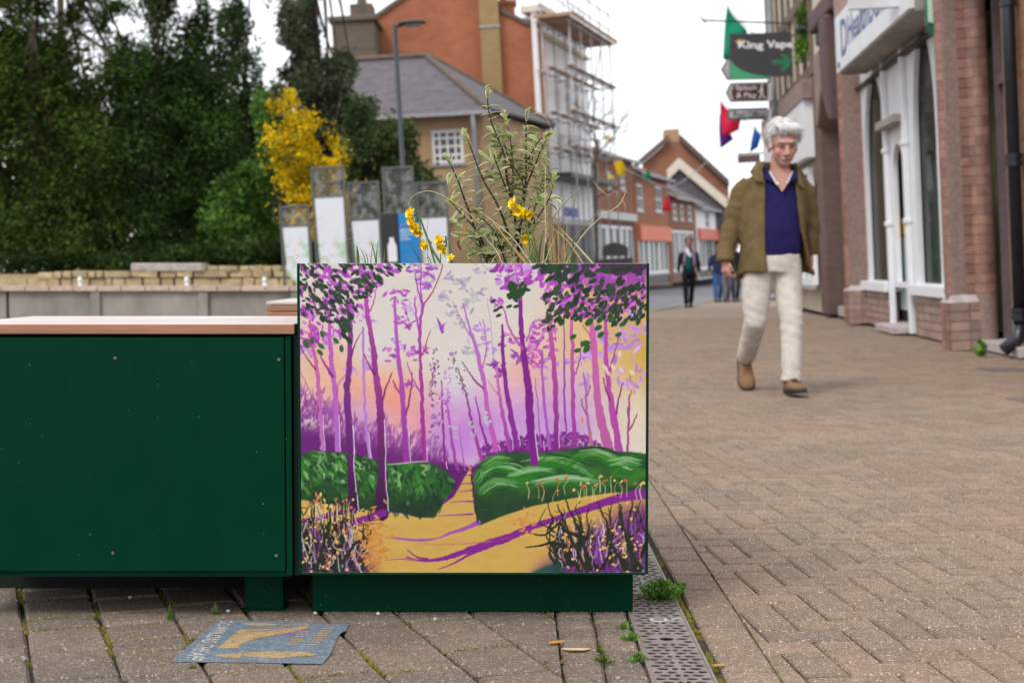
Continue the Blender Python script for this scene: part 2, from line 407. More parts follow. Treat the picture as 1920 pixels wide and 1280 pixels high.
# ------------------------------------------------------------------ slot drain
M_GRATE = pm('grate_iron', (.255, .205, .19), .55, .2, 25, .25, 300, .5, .35)
drain = thing('drain_channel', 'cast metal drain channel with leaf shaped slots running beside the painted planter', 'drain', (.34, 2.6, 0))
dm = MB(); W = (DR1 - DR0) / 2
for sx in (-1, 1):
    dm = MB(); dm.box((sx*W, -.2, -.02), (sx*(W - .006), 22, .0005)); dm.build('channel_rail', M_GRATE, drain)
dm = MB(); dm.box((-W + .0065, -.2, -.0215), (W - .0065, 22, -.0205)); dm.build('channel_bed', pm('channel_shade_dark', (.012, .009, .008), .95, .4, 30), drain)  # near-black bed colour stands in for the shade deep in the channel
GL = .5; Wg = W - .0068
def grate_mesh():
    bm = bmesh.new(); edges = []
    def loop(pts):
        vs = [bm.verts.new((x, y, 0)) for x, y in pts]
        edges.extend(bm.edges.new((vs[i], vs[(i + 1) % len(vs)])) for i in range(len(vs)))
    loop([(-Wg, 0), (Wg, 0), (Wg, GL - .002), (-Wg, GL - .002)])
    rr = random.Random(3); ny = 20; dy = GL / ny
    for r in range(ny):
        y0 = (r + .5) * dy; big = r % 5 == 2
        for sx in (-1, 1):
            segs = [(.045, .0125), (.0175, .0135)] if r % 2 else [(.033, .0145), (.0085, .007)]
            if r in (5, 6, 7): segs = segs[:1]
            for cx, hw in segs:
                hh = dy * .39; k = 8; ph = rr.uniform(0, .4)
                pts = []
                for q in range(k):
                    a = q * 2 * math.pi / k + ph; f = rr.uniform(.78, 1.05)
                    pts.append((sx * cx + math.cos(a) * hw * f, y0 + math.sin(a) * hh * rr.uniform(.8, 1.1)))
                loop(pts)
    k = 20; loop([(math.cos(q*2*math.pi/k) * .016, .1625 + math.sin(q*2*math.pi/k) * .016) for q in range(k)])
    bmesh.ops.triangle_fill(bm, use_beauty=True, use_dissolve=False, edges=edges)
    bmesh.ops.recalc_face_normals(bm, faces=bm.faces)
    if sum(f.normal.z for f in bm.faces) < 0: bmesh.ops.reverse_faces(bm, faces=bm.faces)
    me = bpy.data.meshes.new('grating'); bm.to_mesh(me); bm.free(); return me
gme = grate_mesh(); gme.materials.append(M_GRATE)
for k in range(12):
    o = link('grating', gme, None, drain, (0, .02 + k * GL, -.0005))
    sm = o.modifiers.new('thick', 'SOLIDIFY'); sm.thickness = .0022; sm.offset = -1
# oval maker's plate with worn white paint on one grating
pl = MB(); pl.tube([(0, 0, 0), (0, 0, .0012)], .021, 20); o = pl.build('badge', pm('badge_zinc', (.42, .43, .44), .5, .2, 120), drain, loc=(.0, .86, -.0003))
pl = MB(); pl.tube([(0, 0, 0), (0, 0, .0012)], .013, 16); pl.build('badge_centre', M_GRATE, drain, loc=(.0, .86, .0012))
pl = MB()
for k in range(14):
    x, y = random.uniform(.01, .055), random.uniform(-.02, .02); pl.box((x, y, .0002), (x + random.uniform(.004, .012), y + random.uniform(.002, .005), .0006))
pl.build('paint_mark', pm('worn_white_paint', (.5, .52, .54), .8, .25, 200), drain, loc=(0, .86, 0))

# ------------------------------------------------------------------ road and kerb
road = MB(); road.add([(2.86, 30.4, -.002), (5.67, 41.5, -.002), (60, 130, -.002), (40, 180, -.002), (-12, 62, -.002), (-60, 40, -.002), (-60, 30.4, -.002)], [tuple(range(7))])
props(road.build('road', pm('asphalt', (.17, .17, .185), .9, .15, 3, .3, 200)), kind='structure')
kb = bpy.data.objects.new('kerb', None); COL.objects.link(kb); props(kb, kind='structure')
km = block_mesh('kerb_stone', .14, .9, .1, .012, mat=pm('kerb_granite', (.26, .235, .22), .85, .2, 40))
a, b = Vector((2.83, 30.4, .03)), Vector((5.62, 41.5, .03)); n = 12; dd = (b - a) / n
for k in range(n):
    c = a + dd * (k + .5); o = link('kerb_stone', km, None, kb); o.location = c; o.rotation_euler = (0, 0, math.atan2(dd.y, dd.x) - math.pi/2)
# ------------------------------------------------------------------ the painting on the planter, painted stroke by stroke
SC = .8; PX0, PY0, PX1, PY1 = 562, 494, 1213, 1081
CWp, CHp = int((PX1-PX0)*SC), int((PY1-PY0)*SC)
CV = np.zeros((CHp, CWp, 3)); pr = random.Random(11)
def c_(r, g, b): return np.array([r, g, b]) / 255.
def soft(m, s):
    k = np.exp(-.5*(np.arange(-int(3*s)-1, int(3*s)+2)/s)**2); k /= k.sum()
    p = len(k)//2; q = np.pad(m, p, mode='edge')
    q = np.apply_along_axis(lambda r: np.convolve(r, k, 'valid'), 0, q)
    return np.apply_along_axis(lambda r: np.convolve(r, k, 'valid'), 1, q)
def blend(m, col, x0=0, y0=0):
    h, w_ = m.shape[:2]; v = CV[y0:y0+h, x0:x0+w_]
    v += (np.asarray(col) - v) * m[..., None]
def region(x0, y0, x1, y1):
    X0 = max(int(math.floor(x0)), 0); Y0 = max(int(math.floor(y0)), 0); X1 = min(int(math.ceil(x1))+1, CWp); Y1 = min(int(math.ceil(y1))+1, CHp)
    if X1 <= X0 or Y1 <= Y0: return None
    gx, gy = np.meshgrid(np.arange(X0, X1)+.5, np.arange(Y0, Y1)+.5); return X0, Y0, gx, gy
def P(p): return (p[0]-PX0)*SC, (p[1]-PY0)*SC
def stroke(pts, w, col, op=1., col2=None, rough=0.):
    if len(pts) > 2: pts = [(q.x, q.y) for q in catmull([(p[0], p[1], 0) for p in pts], 4)]
    pts = [P(p) for p in pts]
    if not isinstance(w, (list, tuple)): w = [w]*len(pts)
    w = list(np.interp(np.linspace(0, 1, len(pts)), np.linspace(0, 1, len(w)), w)); w = [max(a*SC/2, .32) for a in w]
    if rough:
        np_, nw = [], []
        for i in range(len(pts)-1):
            k = max(2, int(math.dist(pts[i], pts[i+1])/7))
            for t in range(k):
                f = t/k; np_.append((pts[i][0]*(1-f)+pts[i+1][0]*f+pr.gauss(0, rough), pts[i][1]*(1-f)+pts[i+1][1]*f)); nw.append((w[i]*(1-f)+w[i+1]*f)*pr.uniform(.85, 1.15))
        np_.append(pts[-1]); nw.append(w[-1]); pts, w = np_, nw
    M = max(w)+1; xs = [p[0] for p in pts]; ys = [p[1] for p in pts]
    rg = region(min(xs)-M, min(ys)-M, max(xs)+M, max(ys)+M)
    if rg is None: return
    X0, Y0, gx, gy = rg; cov = np.zeros(gx.shape); tt = np.zeros(gx.shape); n = len(pts)-1
    for i in range(n):
        (ax, ay), (bx, by) = pts[i], pts[i+1]; dx, dy = bx-ax, by-ay; l2 = dx*dx+dy*dy+1e-9
        x0 = max(int(min(ax, bx)-M)-X0, 0); x1 = max(int(max(ax, bx)+M)-X0+2, 0); y0 = max(int(min(ay, by)-M)-Y0, 0); y1 = max(int(max(ay, by)+M)-Y0+2, 0)
        sx, sy = gx[y0:y1, x0:x1], gy[y0:y1, x0:x1]
        if sx.size == 0: continue
        t = np.clip(((sx-ax)*dx+(sy-ay)*dy)/l2, 0, 1)
        d = np.hypot(sx-ax-t*dx, sy-ay-t*dy); cc = np.clip(w[i]+(w[i+1]-w[i])*t-d+.5, 0, 1)
        tt[y0:y1, x0:x1] = np.where(cc > cov[y0:y1, x0:x1], (i+t)/n, tt[y0:y1, x0:x1]); cov[y0:y1, x0:x1] = np.maximum(cov[y0:y1, x0:x1], cc)
    if col2 is None: blend(cov*op, col, X0, Y0)
    else: blend(cov*op, np.asarray(col)*(1-tt[..., None])+np.asarray(col2)*tt[..., None], X0, Y0)
def leaf2(x, y, L, Wd, ang, col, op=1.):
    x, y = P((x, y)); L *= SC/2; Wd *= SC/2
    rg = region(x-L-1, y-L-1, x+L+1, y+L+1)
    if rg is None: return
    X0, Y0, gx, gy = rg; ca, sa = math.cos(ang), math.sin(ang)
    u = ((gx-x)*ca+(gy-y)*sa)/L; v = (-(gx-x)*sa+(gy-y)*ca)
    blend(np.clip((Wd*(1-u*u*(.75+.25*u))-abs(v))+.5, 0, 1)*(abs(u) < 1)*op, col, X0, Y0)
def poly2(pts, col=None, blur=0, op=1.):
    q = np.array([P(p) for p in pts]); gx, gy = np.meshgrid(np.arange(CWp)+.5, np.arange(CHp)+.5); m = np.zeros(gx.shape)
    for ox in (-.3, .3):
        for oy in (-.3, .3):
            ins = np.zeros(gx.shape, bool); j = len(q)-1
            for i in range(len(q)):
                yi, yj = q[i, 1], q[j, 1]
                if yi != yj:
                    cnd = ((yi > gy+oy) != (yj > gy+oy)) & (gx+ox < (q[j, 0]-q[i, 0])*(gy+oy-yi)/(yj-yi)+q[i, 0]); ins ^= cnd
                j = i
            m += ins*.25
    if blur: m = soft(m, blur*SC)
    if col is not None: blend(m*op, col)
    return m
def lump(rnd, seed, sx, sy):        # smooth noise field
    r = np.random.default_rng(seed); a = r.random((sy+3, sx+3)); yy = np.linspace(0, sy, CHp); xx = np.linspace(0, sx, CWp)
    yi = yy.astype(int); xi = xx.astype(int); fy = (yy-yi)[:, None]; fx = (xx-xi)[None]
    fy = fy*fy*(3-2*fy); fx = fx*fx*(3-2*fx)
    return (a[yi][:, xi]*(1-fx)+a[yi][:, xi+1]*fx)*(1-fy)+(a[yi+1][:, xi]*(1-fx)+a[yi+1][:, xi+1]*fx)*fy
# --- sky wash
CV[:] = c_(221, 212, 206)
def glow(x, y, rx, ry, col, op=1.):
    cx, cy = P((x, y)); gx, gy = np.meshgrid(np.arange(CWp), np.arange(CHp))
    blend(op*np.exp(-(((gx-cx)/(rx*SC))**2+((gy-cy)/(ry*SC))**2)), c_(*col))
for g_ in [(1175, 590, 95, 150, (210, 170, 90)), (1110, 600, 60, 70, (216, 178, 104), .8), (1215, 640, 45, 110, (208, 165, 80)), (1120, 560, 60, 60, (220, 186, 120), .8), (1090, 660, 70, 60, (226, 190, 140), .8),
           (600, 690, 60, 60, (232, 178, 152)), (655, 730, 60, 60, (238, 176, 148)), (740, 750, 55, 60, (243, 160, 132)), (780, 790, 40, 40, (240, 165, 140), .9),
           (990, 700, 40, 60, (238, 178, 150)), (1020, 740, 50, 50, (228, 182, 172), .8), (575, 640, 40, 60, (226, 190, 172), .8),
           (700, 650, 35, 40, (214, 218, 222), .7), (862, 740, 30, 50, (216, 222, 226), .8), (1185, 780, 40, 50, (222, 210, 190), .9), (1100, 770, 50, 50, (214, 196, 200), .8),
           (900, 810, 80, 60, (196, 126, 216)), (830, 790, 60, 50, (214, 150, 206), .6), (950, 740, 50, 50, (226, 172, 200), .6), (1060, 740, 60, 60, (218, 160, 206), .6), (680, 800, 60, 50, (206, 130, 200), .6), (985, 790, 60, 45, (200, 150, 218), .9), (1060, 800, 60, 50, (196, 142, 214), .85), (850, 830, 45, 45, (196, 135, 214), .9), (640, 790, 50, 40, (196, 150, 205), .7)]: glow(*g_)
blend((lump(1, 5, 40, 36)-.5).clip(0)*.25, c_(245, 235, 228))
# --- purple undergrowth
for k in range(900):
    t = pr.random(); x = 562+pr.random()**1.1*275
    top = 742+(x-562)*.40+pr.gauss(0, 10)+(14 if 640 < x < 700 else 0); y = top+abs(pr.gauss(0, 1))*34
    if y > 880: continue
    d = min(1, (y-top)/60); col = c_(176, 98, 186)*(1-d)+c_(112, 44, 122)*d
    if pr.random() < .25: col = c_(132, 60, 110)
    stroke([(x, y), (x+pr.gauss(2, 4), y-pr.uniform(6, 22)*(1-.5*d))], [pr.uniform(3, 7), 1], col, .55)
poly2([(562, 800), (600, 806), (640, 818), (690, 830), (760, 848), (800, 856), (835, 872), (870, 880), (885, 900), (870, 960), (562, 960)], c_(110, 40, 120), 9)
for k in range(500):
    x = pr.uniform(870, 1215); top = 858-40*math.exp(-((x-1010)/110)**2)-18*math.exp(-((x-1090)/40)**2)+(30 if x < 900 else 0)+(18 if x > 1130 else 0)
    y = top+abs(pr.gauss(0, 16))
    leaf2(x, y, pr.uniform(6, 14), pr.uniform(3, 7), pr.uniform(0, 3), c_(120, 40, 130) if pr.random() < .7 else c_(150, 70, 160), .8 if x < 1130 else .25)
poly2([(880, 900), (890, 880), (905, 862), (930, 850), (955, 835), (1000, 842), (1050, 836), (1100, 838), (1125, 850), (1125, 880), (900, 910)], c_(112, 36, 122), 5)
for k in range(60): stroke([(pr.uniform(885, 900), 880+k*.7), (pr.uniform(850, 880), 885+k*.8)], [3, 1], c_(105, 30, 125), .7)
poly2([(800, 872), (860, 872), (884, 884), (876, 905), (862, 935), (840, 945), (800, 930)], c_(98, 34, 112), 3)
# --- trunks:   points, widths, colour top, colour bottom
A_, B_, D_ = (132, 40, 142), (172, 66, 178), (200, 84, 176)
TR = [([(580, 600), (585, 640), (595, 705), (600, 782), (604, 848)], (3, 5, 7, 6, 7), (205, 78, 140), (190, 120, 195)), ([(562, 650), (575, 672), (591, 694)], (2, 3), (140, 50, 120), (150, 40, 90)), ([(563, 700), (580, 735), (597, 770)], (1, 2), (170, 80, 120), (160, 60, 120)),
      ([(617, 585), (619, 654), (626, 723), (630, 786), (632, 848)], (4, 8, 9, 9, 11), (190, 90, 185), (178, 110, 196)), ([(600, 668), (612, 690), (623, 707)], (3, 6), (185, 80, 150), (130, 45, 140)), ([(647, 705), (634, 722), (632, 745)], (1, 2), (150, 70, 110), (150, 70, 130)),
      ([(681, 615), (681, 690), (684, 760), (686, 810), (693, 862)], (4, 5, 5, 6, 7), (190, 125, 208), (180, 130, 205)),
      ([(740, 560), (744, 646), (753, 727), (757, 800), (761, 868)], (5, 7, 9, 10, 11), (186, 96, 196), (146, 56, 152)), ([(737, 715), (742, 728), (752, 742)], (2, 4), (130, 40, 110), B_), ([(773, 700), (770, 735), (760, 780)], (2, 4), (150, 50, 90), (150, 60, 140)),
      ([(793, 573), (787, 617), (788, 676), (790, 734), (792, 800), (796, 872)], (6, 5, 6, 7, 8, 8), B_, (160, 50, 140)), ([(793, 573), (812, 547), (828, 505), (829, 494)], (3, 2, 2), (168, 56, 120), (160, 60, 110)), ([(793, 573), (785, 550), (779, 515)], (4, 2), B_, B_), ([(793, 573), (789, 540), (790, 500)], (3, 2), B_, B_), ([(778, 560), (780, 590), (786, 625)], (3, 4), (190, 90, 196), B_), ([(788, 670), (797, 655), (800, 640), (808, 620)], (3, 2, 1), (170, 60, 100), (170, 60, 80)), ([(762, 680), (775, 715), (789, 740)], (2, 4), (180, 100, 190), B_),
      ([(828, 715), (830, 800), (834, 876)], (2, 4, 4), (150, 60, 150), (120, 36, 120)), ([(839, 730), (841, 782), (852, 859), (859, 885)], (2, 4, 6, 5), (178, 110, 195), (150, 50, 140)), ([(861, 800), (866, 850), (872, 885)], (1, 2, 3), (170, 100, 190), (160, 80, 180)),
      ([(860, 700), (874, 745), (885, 800), (903, 866)], (2, 3, 5, 7), (120, 70, 120), (165, 60, 155)), ([(891, 745), (902, 800), (916, 840)], (2, 4, 5), (150, 70, 160), (120, 40, 130)),
      ([(868, 570), (880, 615), (893, 654), (907, 720), (915, 775), (930, 846)], (3, 4, 7, 8, 8, 10), (180, 120, 200), (196, 88, 180)), ([(848, 565), (870, 610), (890, 645)], (1, 2, 3), (165, 130, 170), (170, 110, 180)), ([(866, 680), (880, 700), (890, 715), (906, 730)], (2, 4), (140, 80, 130), (150, 60, 150)), ([(906, 600), (912, 650), (905, 690)], (2, 3), (180, 130, 200), (190, 90, 180)),
      ([(931, 690), (936, 740), (943, 780), (956, 846)], (5, 6, 7, 9), (205, 120, 180), (160, 66, 160)), ([(914, 715), (928, 735), (938, 745)], (1, 3), (180, 110, 150), (200, 110, 170)), ([(913, 560), (921, 620), (925, 680)], (1, 2), (180, 150, 200), (190, 150, 210)),
      ([(942, 610), (944, 690), (955, 764), (969, 838)], (4, 8, 10, 11), A_, (140, 46, 150)), ([(1016, 660), (1019, 745), (1031, 844)], (4, 5, 6), (170, 90, 180), (170, 90, 195)), ([(1003, 710), (1008, 760), (1015, 840)], (1, 2, 3), (160, 80, 140), (170, 100, 190)),
      ([(1030, 560), (1032, 617), (1040, 709), (1043, 782), (1043, 845)], (5, 7, 9, 9, 11), (214, 104, 170), (128, 40, 136)), ([(1058, 600), (1058, 734), (1062, 812)], (2, 4, 3), (160, 90, 170), (140, 56, 150)), ([(1071, 570), (1073, 690), (1075, 771), (1079, 834)], (5, 7, 8, 7), (212, 100, 170), (150, 56, 156)), ([(1090, 640), (1086, 680), (1077, 705)], (2, 3), (150, 60, 130), (190, 80, 160)),
      ([(1093, 700), (1099, 730), (1099, 764), (1110, 838)], (2, 4, 4, 7), (160, 90, 180), (185, 110, 150)), ([(1107, 725), (1101, 745)], 2, (150, 60, 110)), ([(1091, 750), (1092, 762), (1100, 780)], (2, 3), (150, 70, 120)),
      ([(1100, 560), (1107, 600), (1113, 646), (1118, 727), (1126, 782), (1142, 846)], (6, 9, 12, 13, 15, 19), (216, 106, 176), (186, 90, 160)), ([(1092, 610), (1108, 632)], (2, 3), (200, 90, 150)), ([(1133, 580), (1136, 620), (1137, 676), (1146, 756), (1162, 848)], (6, 7, 8, 11, 14), (190, 80, 170), (172, 70, 160)), ([(1160, 632), (1153, 660), (1142, 700)], (2, 3), (170, 80, 120), (170, 66, 150)), ([(1131, 710), (1137, 735), (1144, 752)], (2, 4), (150, 50, 110)), ([(1168, 720), (1160, 750), (1156, 778)], (2, 4), (140, 44, 110), (150, 50, 130)),
      ([(1181, 742), (1179, 800), (1177, 848)], (3, 4, 5), (160, 66, 120), (170, 80, 130)), ([(1195, 778), (1187, 798), (1180, 808)], (2, 3), (150, 60, 100)), ([(1176, 765), (1178, 785)], 2, (150, 60, 110)),
      ([(975, 555), (977, 617), (983, 672), (990, 727), (995, 800), (1002, 868)], (7, 9, 11, 13, 14, 15), A_, (122, 34, 134)), ([(975, 562), (983, 545), (992, 518), (1000, 498)], (5, 3, 3), (165, 60, 170), (190, 90, 190)), ([(975, 560), (971, 530), (966, 505)], (4, 2), (150, 56, 160), (180, 100, 190)), ([(980, 655), (965, 635), (952, 610), (946, 585), (938, 570)], (5, 4, 3, 3), (180, 70, 170), (196, 110, 180)), ([(988, 640), (996, 612), (1005, 600)], (3, 2), (165, 80, 170), (190, 120, 190)),
      ([(650, 560), (657, 632), (652, 709), (650, 742), (655, 837), (657, 889), (661, 958)], (4, 9, 11, 12, 12, 13, 20), (150, 60, 160), (58, 26, 66)), ([(660, 665), (668, 640), (682, 618)], (3, 1), A_, (150, 70, 120)),
      ([(686, 525), (689, 591), (698, 646), (705, 709), (712, 764), (714, 819), (716, 889), (713, 968)], (6, 8, 10, 12, 13, 13, 16, 27), (200, 76, 180), (60, 26, 66)), ([(714, 765), (721, 735), (735, 700)], (4, 3, 2), (120, 36, 110), (150, 50, 80)), ([(704, 706), (694, 690), (682, 665)], (5, 3, 2), (120, 36, 120), (150, 40, 100)), ([(689, 591), (700, 570), (706, 540)], (3, 2), (196, 80, 180), (200, 90, 180))]
# --- foliage masses
def cluster(poly, n, cols, L, Wd, ang, sp=.5, op=1.):
    xs = [p[0] for p in poly]; ys = [p[1] for p in poly]; k = 0; tries = 0
    while k < n and tries < n*30:
        tries += 1; x, y = pr.uniform(min(xs), max(xs)), pr.uniform(min(ys), max(ys)); ins = False; j = len(poly)-1
        for i in range(len(poly)):
            if (poly[i][1] > y) != (poly[j][1] > y) and x < (poly[j][0]-poly[i][0])*(y-poly[i][1])/(poly[j][1]-poly[i][1])+poly[i][0]: ins = not ins
            j = i
        if not ins: continue
        k += 1; l = pr.uniform(*L); leaf2(x, y, l, l*pr.uniform(*Wd), ang+pr.gauss(0, sp), c_(*pr.choice(cols))*pr.uniform(.92, 1.08), op)
PUR = [(178, 80, 190), (190, 92, 196), (160, 66, 172), (204, 120, 208)]; LAV = [(198, 150, 222), (186, 132, 214), (206, 164, 226)]; GRN = [(48, 68, 50), (42, 60, 46), (56, 78, 54), (52, 72, 58)]
GRY = [(190, 180, 196), (176, 166, 190), (186, 190, 190), (168, 150, 186)]
TL_ = [(562, 494), (768, 494), (700, 545), (665, 600), (640, 640), (562, 650)]; TL2 = [(562, 494), (765, 494), (690, 555), (660, 600), (652, 632), (640, 620), (600, 606), (562, 590)]
cluster(TL_, 250, PUR, (9, 20), (.3, .5), .9, .5)
TRR = [(1000, 494), (1213, 494), (1213, 560), (1180, 585), (1130, 600), (1060, 590), (1020, 560), (1012, 530)]
blend(poly2([(1060, 494), (1213, 494), (1213, 520), (1190, 545), (1120, 545), (1075, 520)], None, 8)*.85, c_(150, 62, 168))
cluster(TRR, 330, [(150, 60, 168), (170, 72, 186), (182, 90, 196), (200, 110, 190)], (9, 20), (.35, .6), -.7, .6)
cluster([(1130, 600), (1213, 580), (1213, 700), (1190, 740), (1150, 720), (1090, 700), (1060, 680), (1090, 650)], 105, LAV, (9, 24), (.25, .45), .5, .8)
cluster([(1000, 590), (1040, 600), (1045, 660), (1010, 700), (985, 680)], 90, [(196, 90, 180), (186, 80, 176), (204, 130, 200)], (7, 16), (.3, .5), -.5, .8)
cluster([(925, 494), (1010, 494), (1000, 530), (950, 545), (925, 520)], 70, PUR+LAV, (9, 20), (.35, .6), -.3, .6)
cluster([(760, 494), (820, 494), (812, 530), (795, 545), (770, 520)], 46, [(180, 100, 200), (170, 90, 190), (196, 186, 200)], (8, 18), (.3, .5), .1, .5)
for (x, y, n, cs, sp) in [(745, 560, 14, PUR, 22), (770, 575, 10, LAV, 18), (690, 600, 16, LAV, 18), (760, 605, 14, PUR, 22), (755, 655, 12, LAV, 20), (735, 665, 12, PUR, 18), (770, 660, 10, PUR, 16), (700, 665, 10, LAV, 22), (620, 640, 10, LAV, 16), (575, 660, 10, LAV, 16), (845, 520, 8, GRY, 12), (842, 555, 9, GRY, 14), (870, 530, 10, GRY, 16), (895, 548, 12, GRY, 18), (873, 570, 10, GRY, 12), (850, 590, 7, GRY, 12), (866, 605, 7, GRY, 10), (905, 620, 12, LAV, 18), (878, 655, 10, GRY, 14), (900, 500, 12, GRY, 20), (912, 650, 8, LAV, 14), (940, 690, 14, [(130, 50, 150), (150, 70, 170)], 20), (980, 668, 18, [(140, 66, 168), (160, 90, 184)], 20), (1040, 690, 12, LAV, 22), (960, 640, 8, PUR, 20), (1010, 640, 10, PUR, 20), (930, 560, 10, PUR, 14), (1100, 715, 10, LAV, 16), (660, 700, 8, LAV, 16), (690, 690, 8, LAV, 14), (795, 660, 5, PUR, 10), (770, 720, 5, PUR, 10)]:
    for k in range(n): leaf2(x+pr.gauss(0, sp*.5), y+pr.gauss(0, sp*.45), pr.uniform(7, 17), pr.uniform(3, 6.5), pr.gauss(.2, .7), c_(*pr.choice(cs)), .92)
def trunk_(t):
    p, w_, c0 = t[0], t[1], t[2]; c1 = t[3] if len(t) > 3 else c0
    stroke(p, list(w_) if isinstance(w_, tuple) else w_, c_(*c0), .97, c_(*c1), .5)
for t in TR: trunk_(t)
# stems covered in small leaves
for (x0, y0, x1, y1, cs, n) in [(814, 655, 812, 848, [(160, 80, 180), (150, 130, 150), (120, 80, 130), (170, 110, 190)], 80), (848, 655, 872, 745, [(130, 115, 120), (150, 140, 130), (170, 130, 190)], 40), (838, 690, 842, 770, LAV, 26), (829, 730, 832, 800, PUR, 12), (880, 790, 892, 820, GRY, 16), (905, 770, 916, 800, [(200, 205, 210), (180, 190, 195)], 14), (846, 800, 860, 830, [(190, 180, 205)], 10)]:
    for k in range(n):
        f = pr.random(); leaf2(x0+(x1-x0)*f+pr.gauss(0, 5), y0+(y1-y0)*f, pr.uniform(4, 9), pr.uniform(2, 4.5), pr.uniform(0, 3), c_(*pr.choice(cs)))
# dark green leaves in front
cluster(TL2, 230, GRN, (7, 17), (.34, .52), .75, .45)
cluster([(640, 600), (655, 600), (655, 640), (640, 635)], 8, GRN, (12, 20), (.4, .6), 1., .3)
for x, y in [(575, 648), (602, 650), (600, 662), (640, 655), (630, 640), (604, 628), (585, 640), (572, 645)]: leaf2(x, y, 15, 8, pr.uniform(.6, 1.6), c_(62, 100, 52))
for k in range(26): leaf2(pr.gauss(968, 12), pr.gauss(547, 9), pr.uniform(11, 20), pr.uniform(6, 10), pr.uniform(0, 3), c_(46, 78, 46))
for x, y in [(925, 565), (938, 577), (930, 582), (955, 575), (968, 575), (935, 592)]: leaf2(x, y, 12, 6, -.4, c_(52, 70, 48))
cluster([(1000, 494), (1090, 494), (1060, 515), (1010, 512)], 30, GRN, (12, 22), (.35, .55), -.8, .4)
cluster([(1085, 494), (1213, 494), (1213, 508), (1150, 512)], 40, [(80, 52, 84), (74, 50, 76), (60, 58, 66)], (14, 30), (.45, .7), -.4, .5, .9)
cluster([(1020, 552), (1050, 545), (1100, 555), (1150, 540), (1213, 530), (1213, 585), (1200, 605), (1150, 615), (1110, 592), (1060, 605), (1030, 620), (1015, 600)], 200, GRN, (7, 17), (.35, .6), -1., .6)
cluster([(1015, 500), (1200, 500), (1200, 545), (1040, 550)], 60, GRN, (12, 22), (.4, .6), -.7, .5)
for x, y, l in [(1105, 604, 20), (1125, 600, 16), (1122, 615, 16), (1098, 645, 20), (1100, 655, 18), (1083, 658, 14), (1148, 600, 16), (1168, 608, 15), (1127, 628, 16), (1160, 628, 14), (1075, 632, 14)]: leaf2(x, y, l, l*.6, pr.uniform(-.9, -.2), c_(46, 96, 44))
for x, y in [(1162, 665), (1135, 690), (1165, 695), (1140, 700), (1185, 700), (1150, 690)]: leaf2(x, y, 13, 6, pr.uniform(.6, 1.6), c_(232, 214, 196), .9)
for x, y in [(1182, 712), (1184, 738), (1092, 790)]: leaf2(x, y, 14, 4, 1.5, c_(220, 134, 60))
# the bird, little light edges on the trunks
poly2([(818, 594), (824, 602), (829, 612), (834, 609), (831, 618), (833, 624), (828, 627), (824, 618)], c_(156, 84, 186)); stroke([(812, 616), (826, 612)], .8, c_(190, 150, 200)); stroke([(826, 612), (836, 607)], 1.6, c_(156, 84, 186))
for pts in ([(605, 780), (606, 815), (608, 848)], [(634, 780), (636, 820), (637, 848)], [(661, 800), (663, 850), (662, 880), (667, 925), (671, 960)], [(720, 790), (722, 850), (722, 900), (725, 960)], [(690, 815), (694, 862)], [(765, 800), (767, 845), (769, 868)], [(799, 842), (801, 870)], [(836, 868), (838, 882)], [(934, 836), (938, 848)], [(960, 825), (962, 846)], [(973, 820), (975, 838)], [(1003, 810), (1007, 850), (1008, 866)], [(1019, 830), (1021, 846)], [(1048, 800), (1049, 842)], [(1169, 840), (1172, 850)]):
    stroke(pts, 1.6, c_(226, 205, 235), .9, None, .4)
# --- sand path
ED = [(562, 930), (600, 942), (640, 955), (700, 963), (740, 968), (790, 974), (815, 972), (830, 950), (850, 935), (862, 915), (872, 895), (880, 882), (884, 890), (887, 930), (892, 975), (900, 986), (940, 968), (1000, 946), (1060, 936), (1120, 928), (1170, 921), (1213, 918), (1213, 1081), (562, 1081)]
HL = [(562, 858), (570, 852), (585, 847), (612, 849), (640, 851), (665, 855), (690, 862), (720, 870), (760, 872), (800, 869), (820, 876), (838, 888), (850, 905), (851, 918), (838, 935), (826, 950), (815, 974), (785, 975), (750, 966), (712, 962), (662, 958), (600, 946), (562, 940)]
HR = [(886, 895), (893, 880), (900, 870), (915, 860), (937, 852), (960, 850), (985, 852), (1010, 853), (1035, 850), (1062, 846), (1085, 842), (1110, 838), (1135, 842), (1160, 850), (1185, 850), (1213, 854), (1213, 925), (1140, 928), (1070, 938), (1000, 952), (940, 972), (897, 990), (890, 960)]
poly2(ED, c_(206, 168, 88), 1)
blend(poly2(ED, None, 1)*(lump(1, 8, 30, 60)-.45).clip(0)*.5, c_(190, 142, 70))
for hd, seed in ((HL, 3), (HR, 4)):
    m = poly2(hd, None, .8); blend(m, c_(44, 84, 46)); blend(m*(lump(1, seed, 26, 34)-.35).clip(0, .4)*2., c_(60, 128, 44))
    ys = np.linspace(PY0, PY1, CHp)[:, None]*np.ones((1, CWp)); blend(m*np.clip((ys-905)/50, 0, .85), c_(40, 62, 44))
def inside(poly, x, y):
    ins = False; j = len(poly)-1
    for i in range(len(poly)):
        if (poly[i][1] > y) != (poly[j][1] > y) and x < (poly[j][0]-poly[i][0])*(y-poly[i][1])/(poly[j][1]-poly[i][1])+poly[i][0]: ins = not ins
        j = i
    return ins
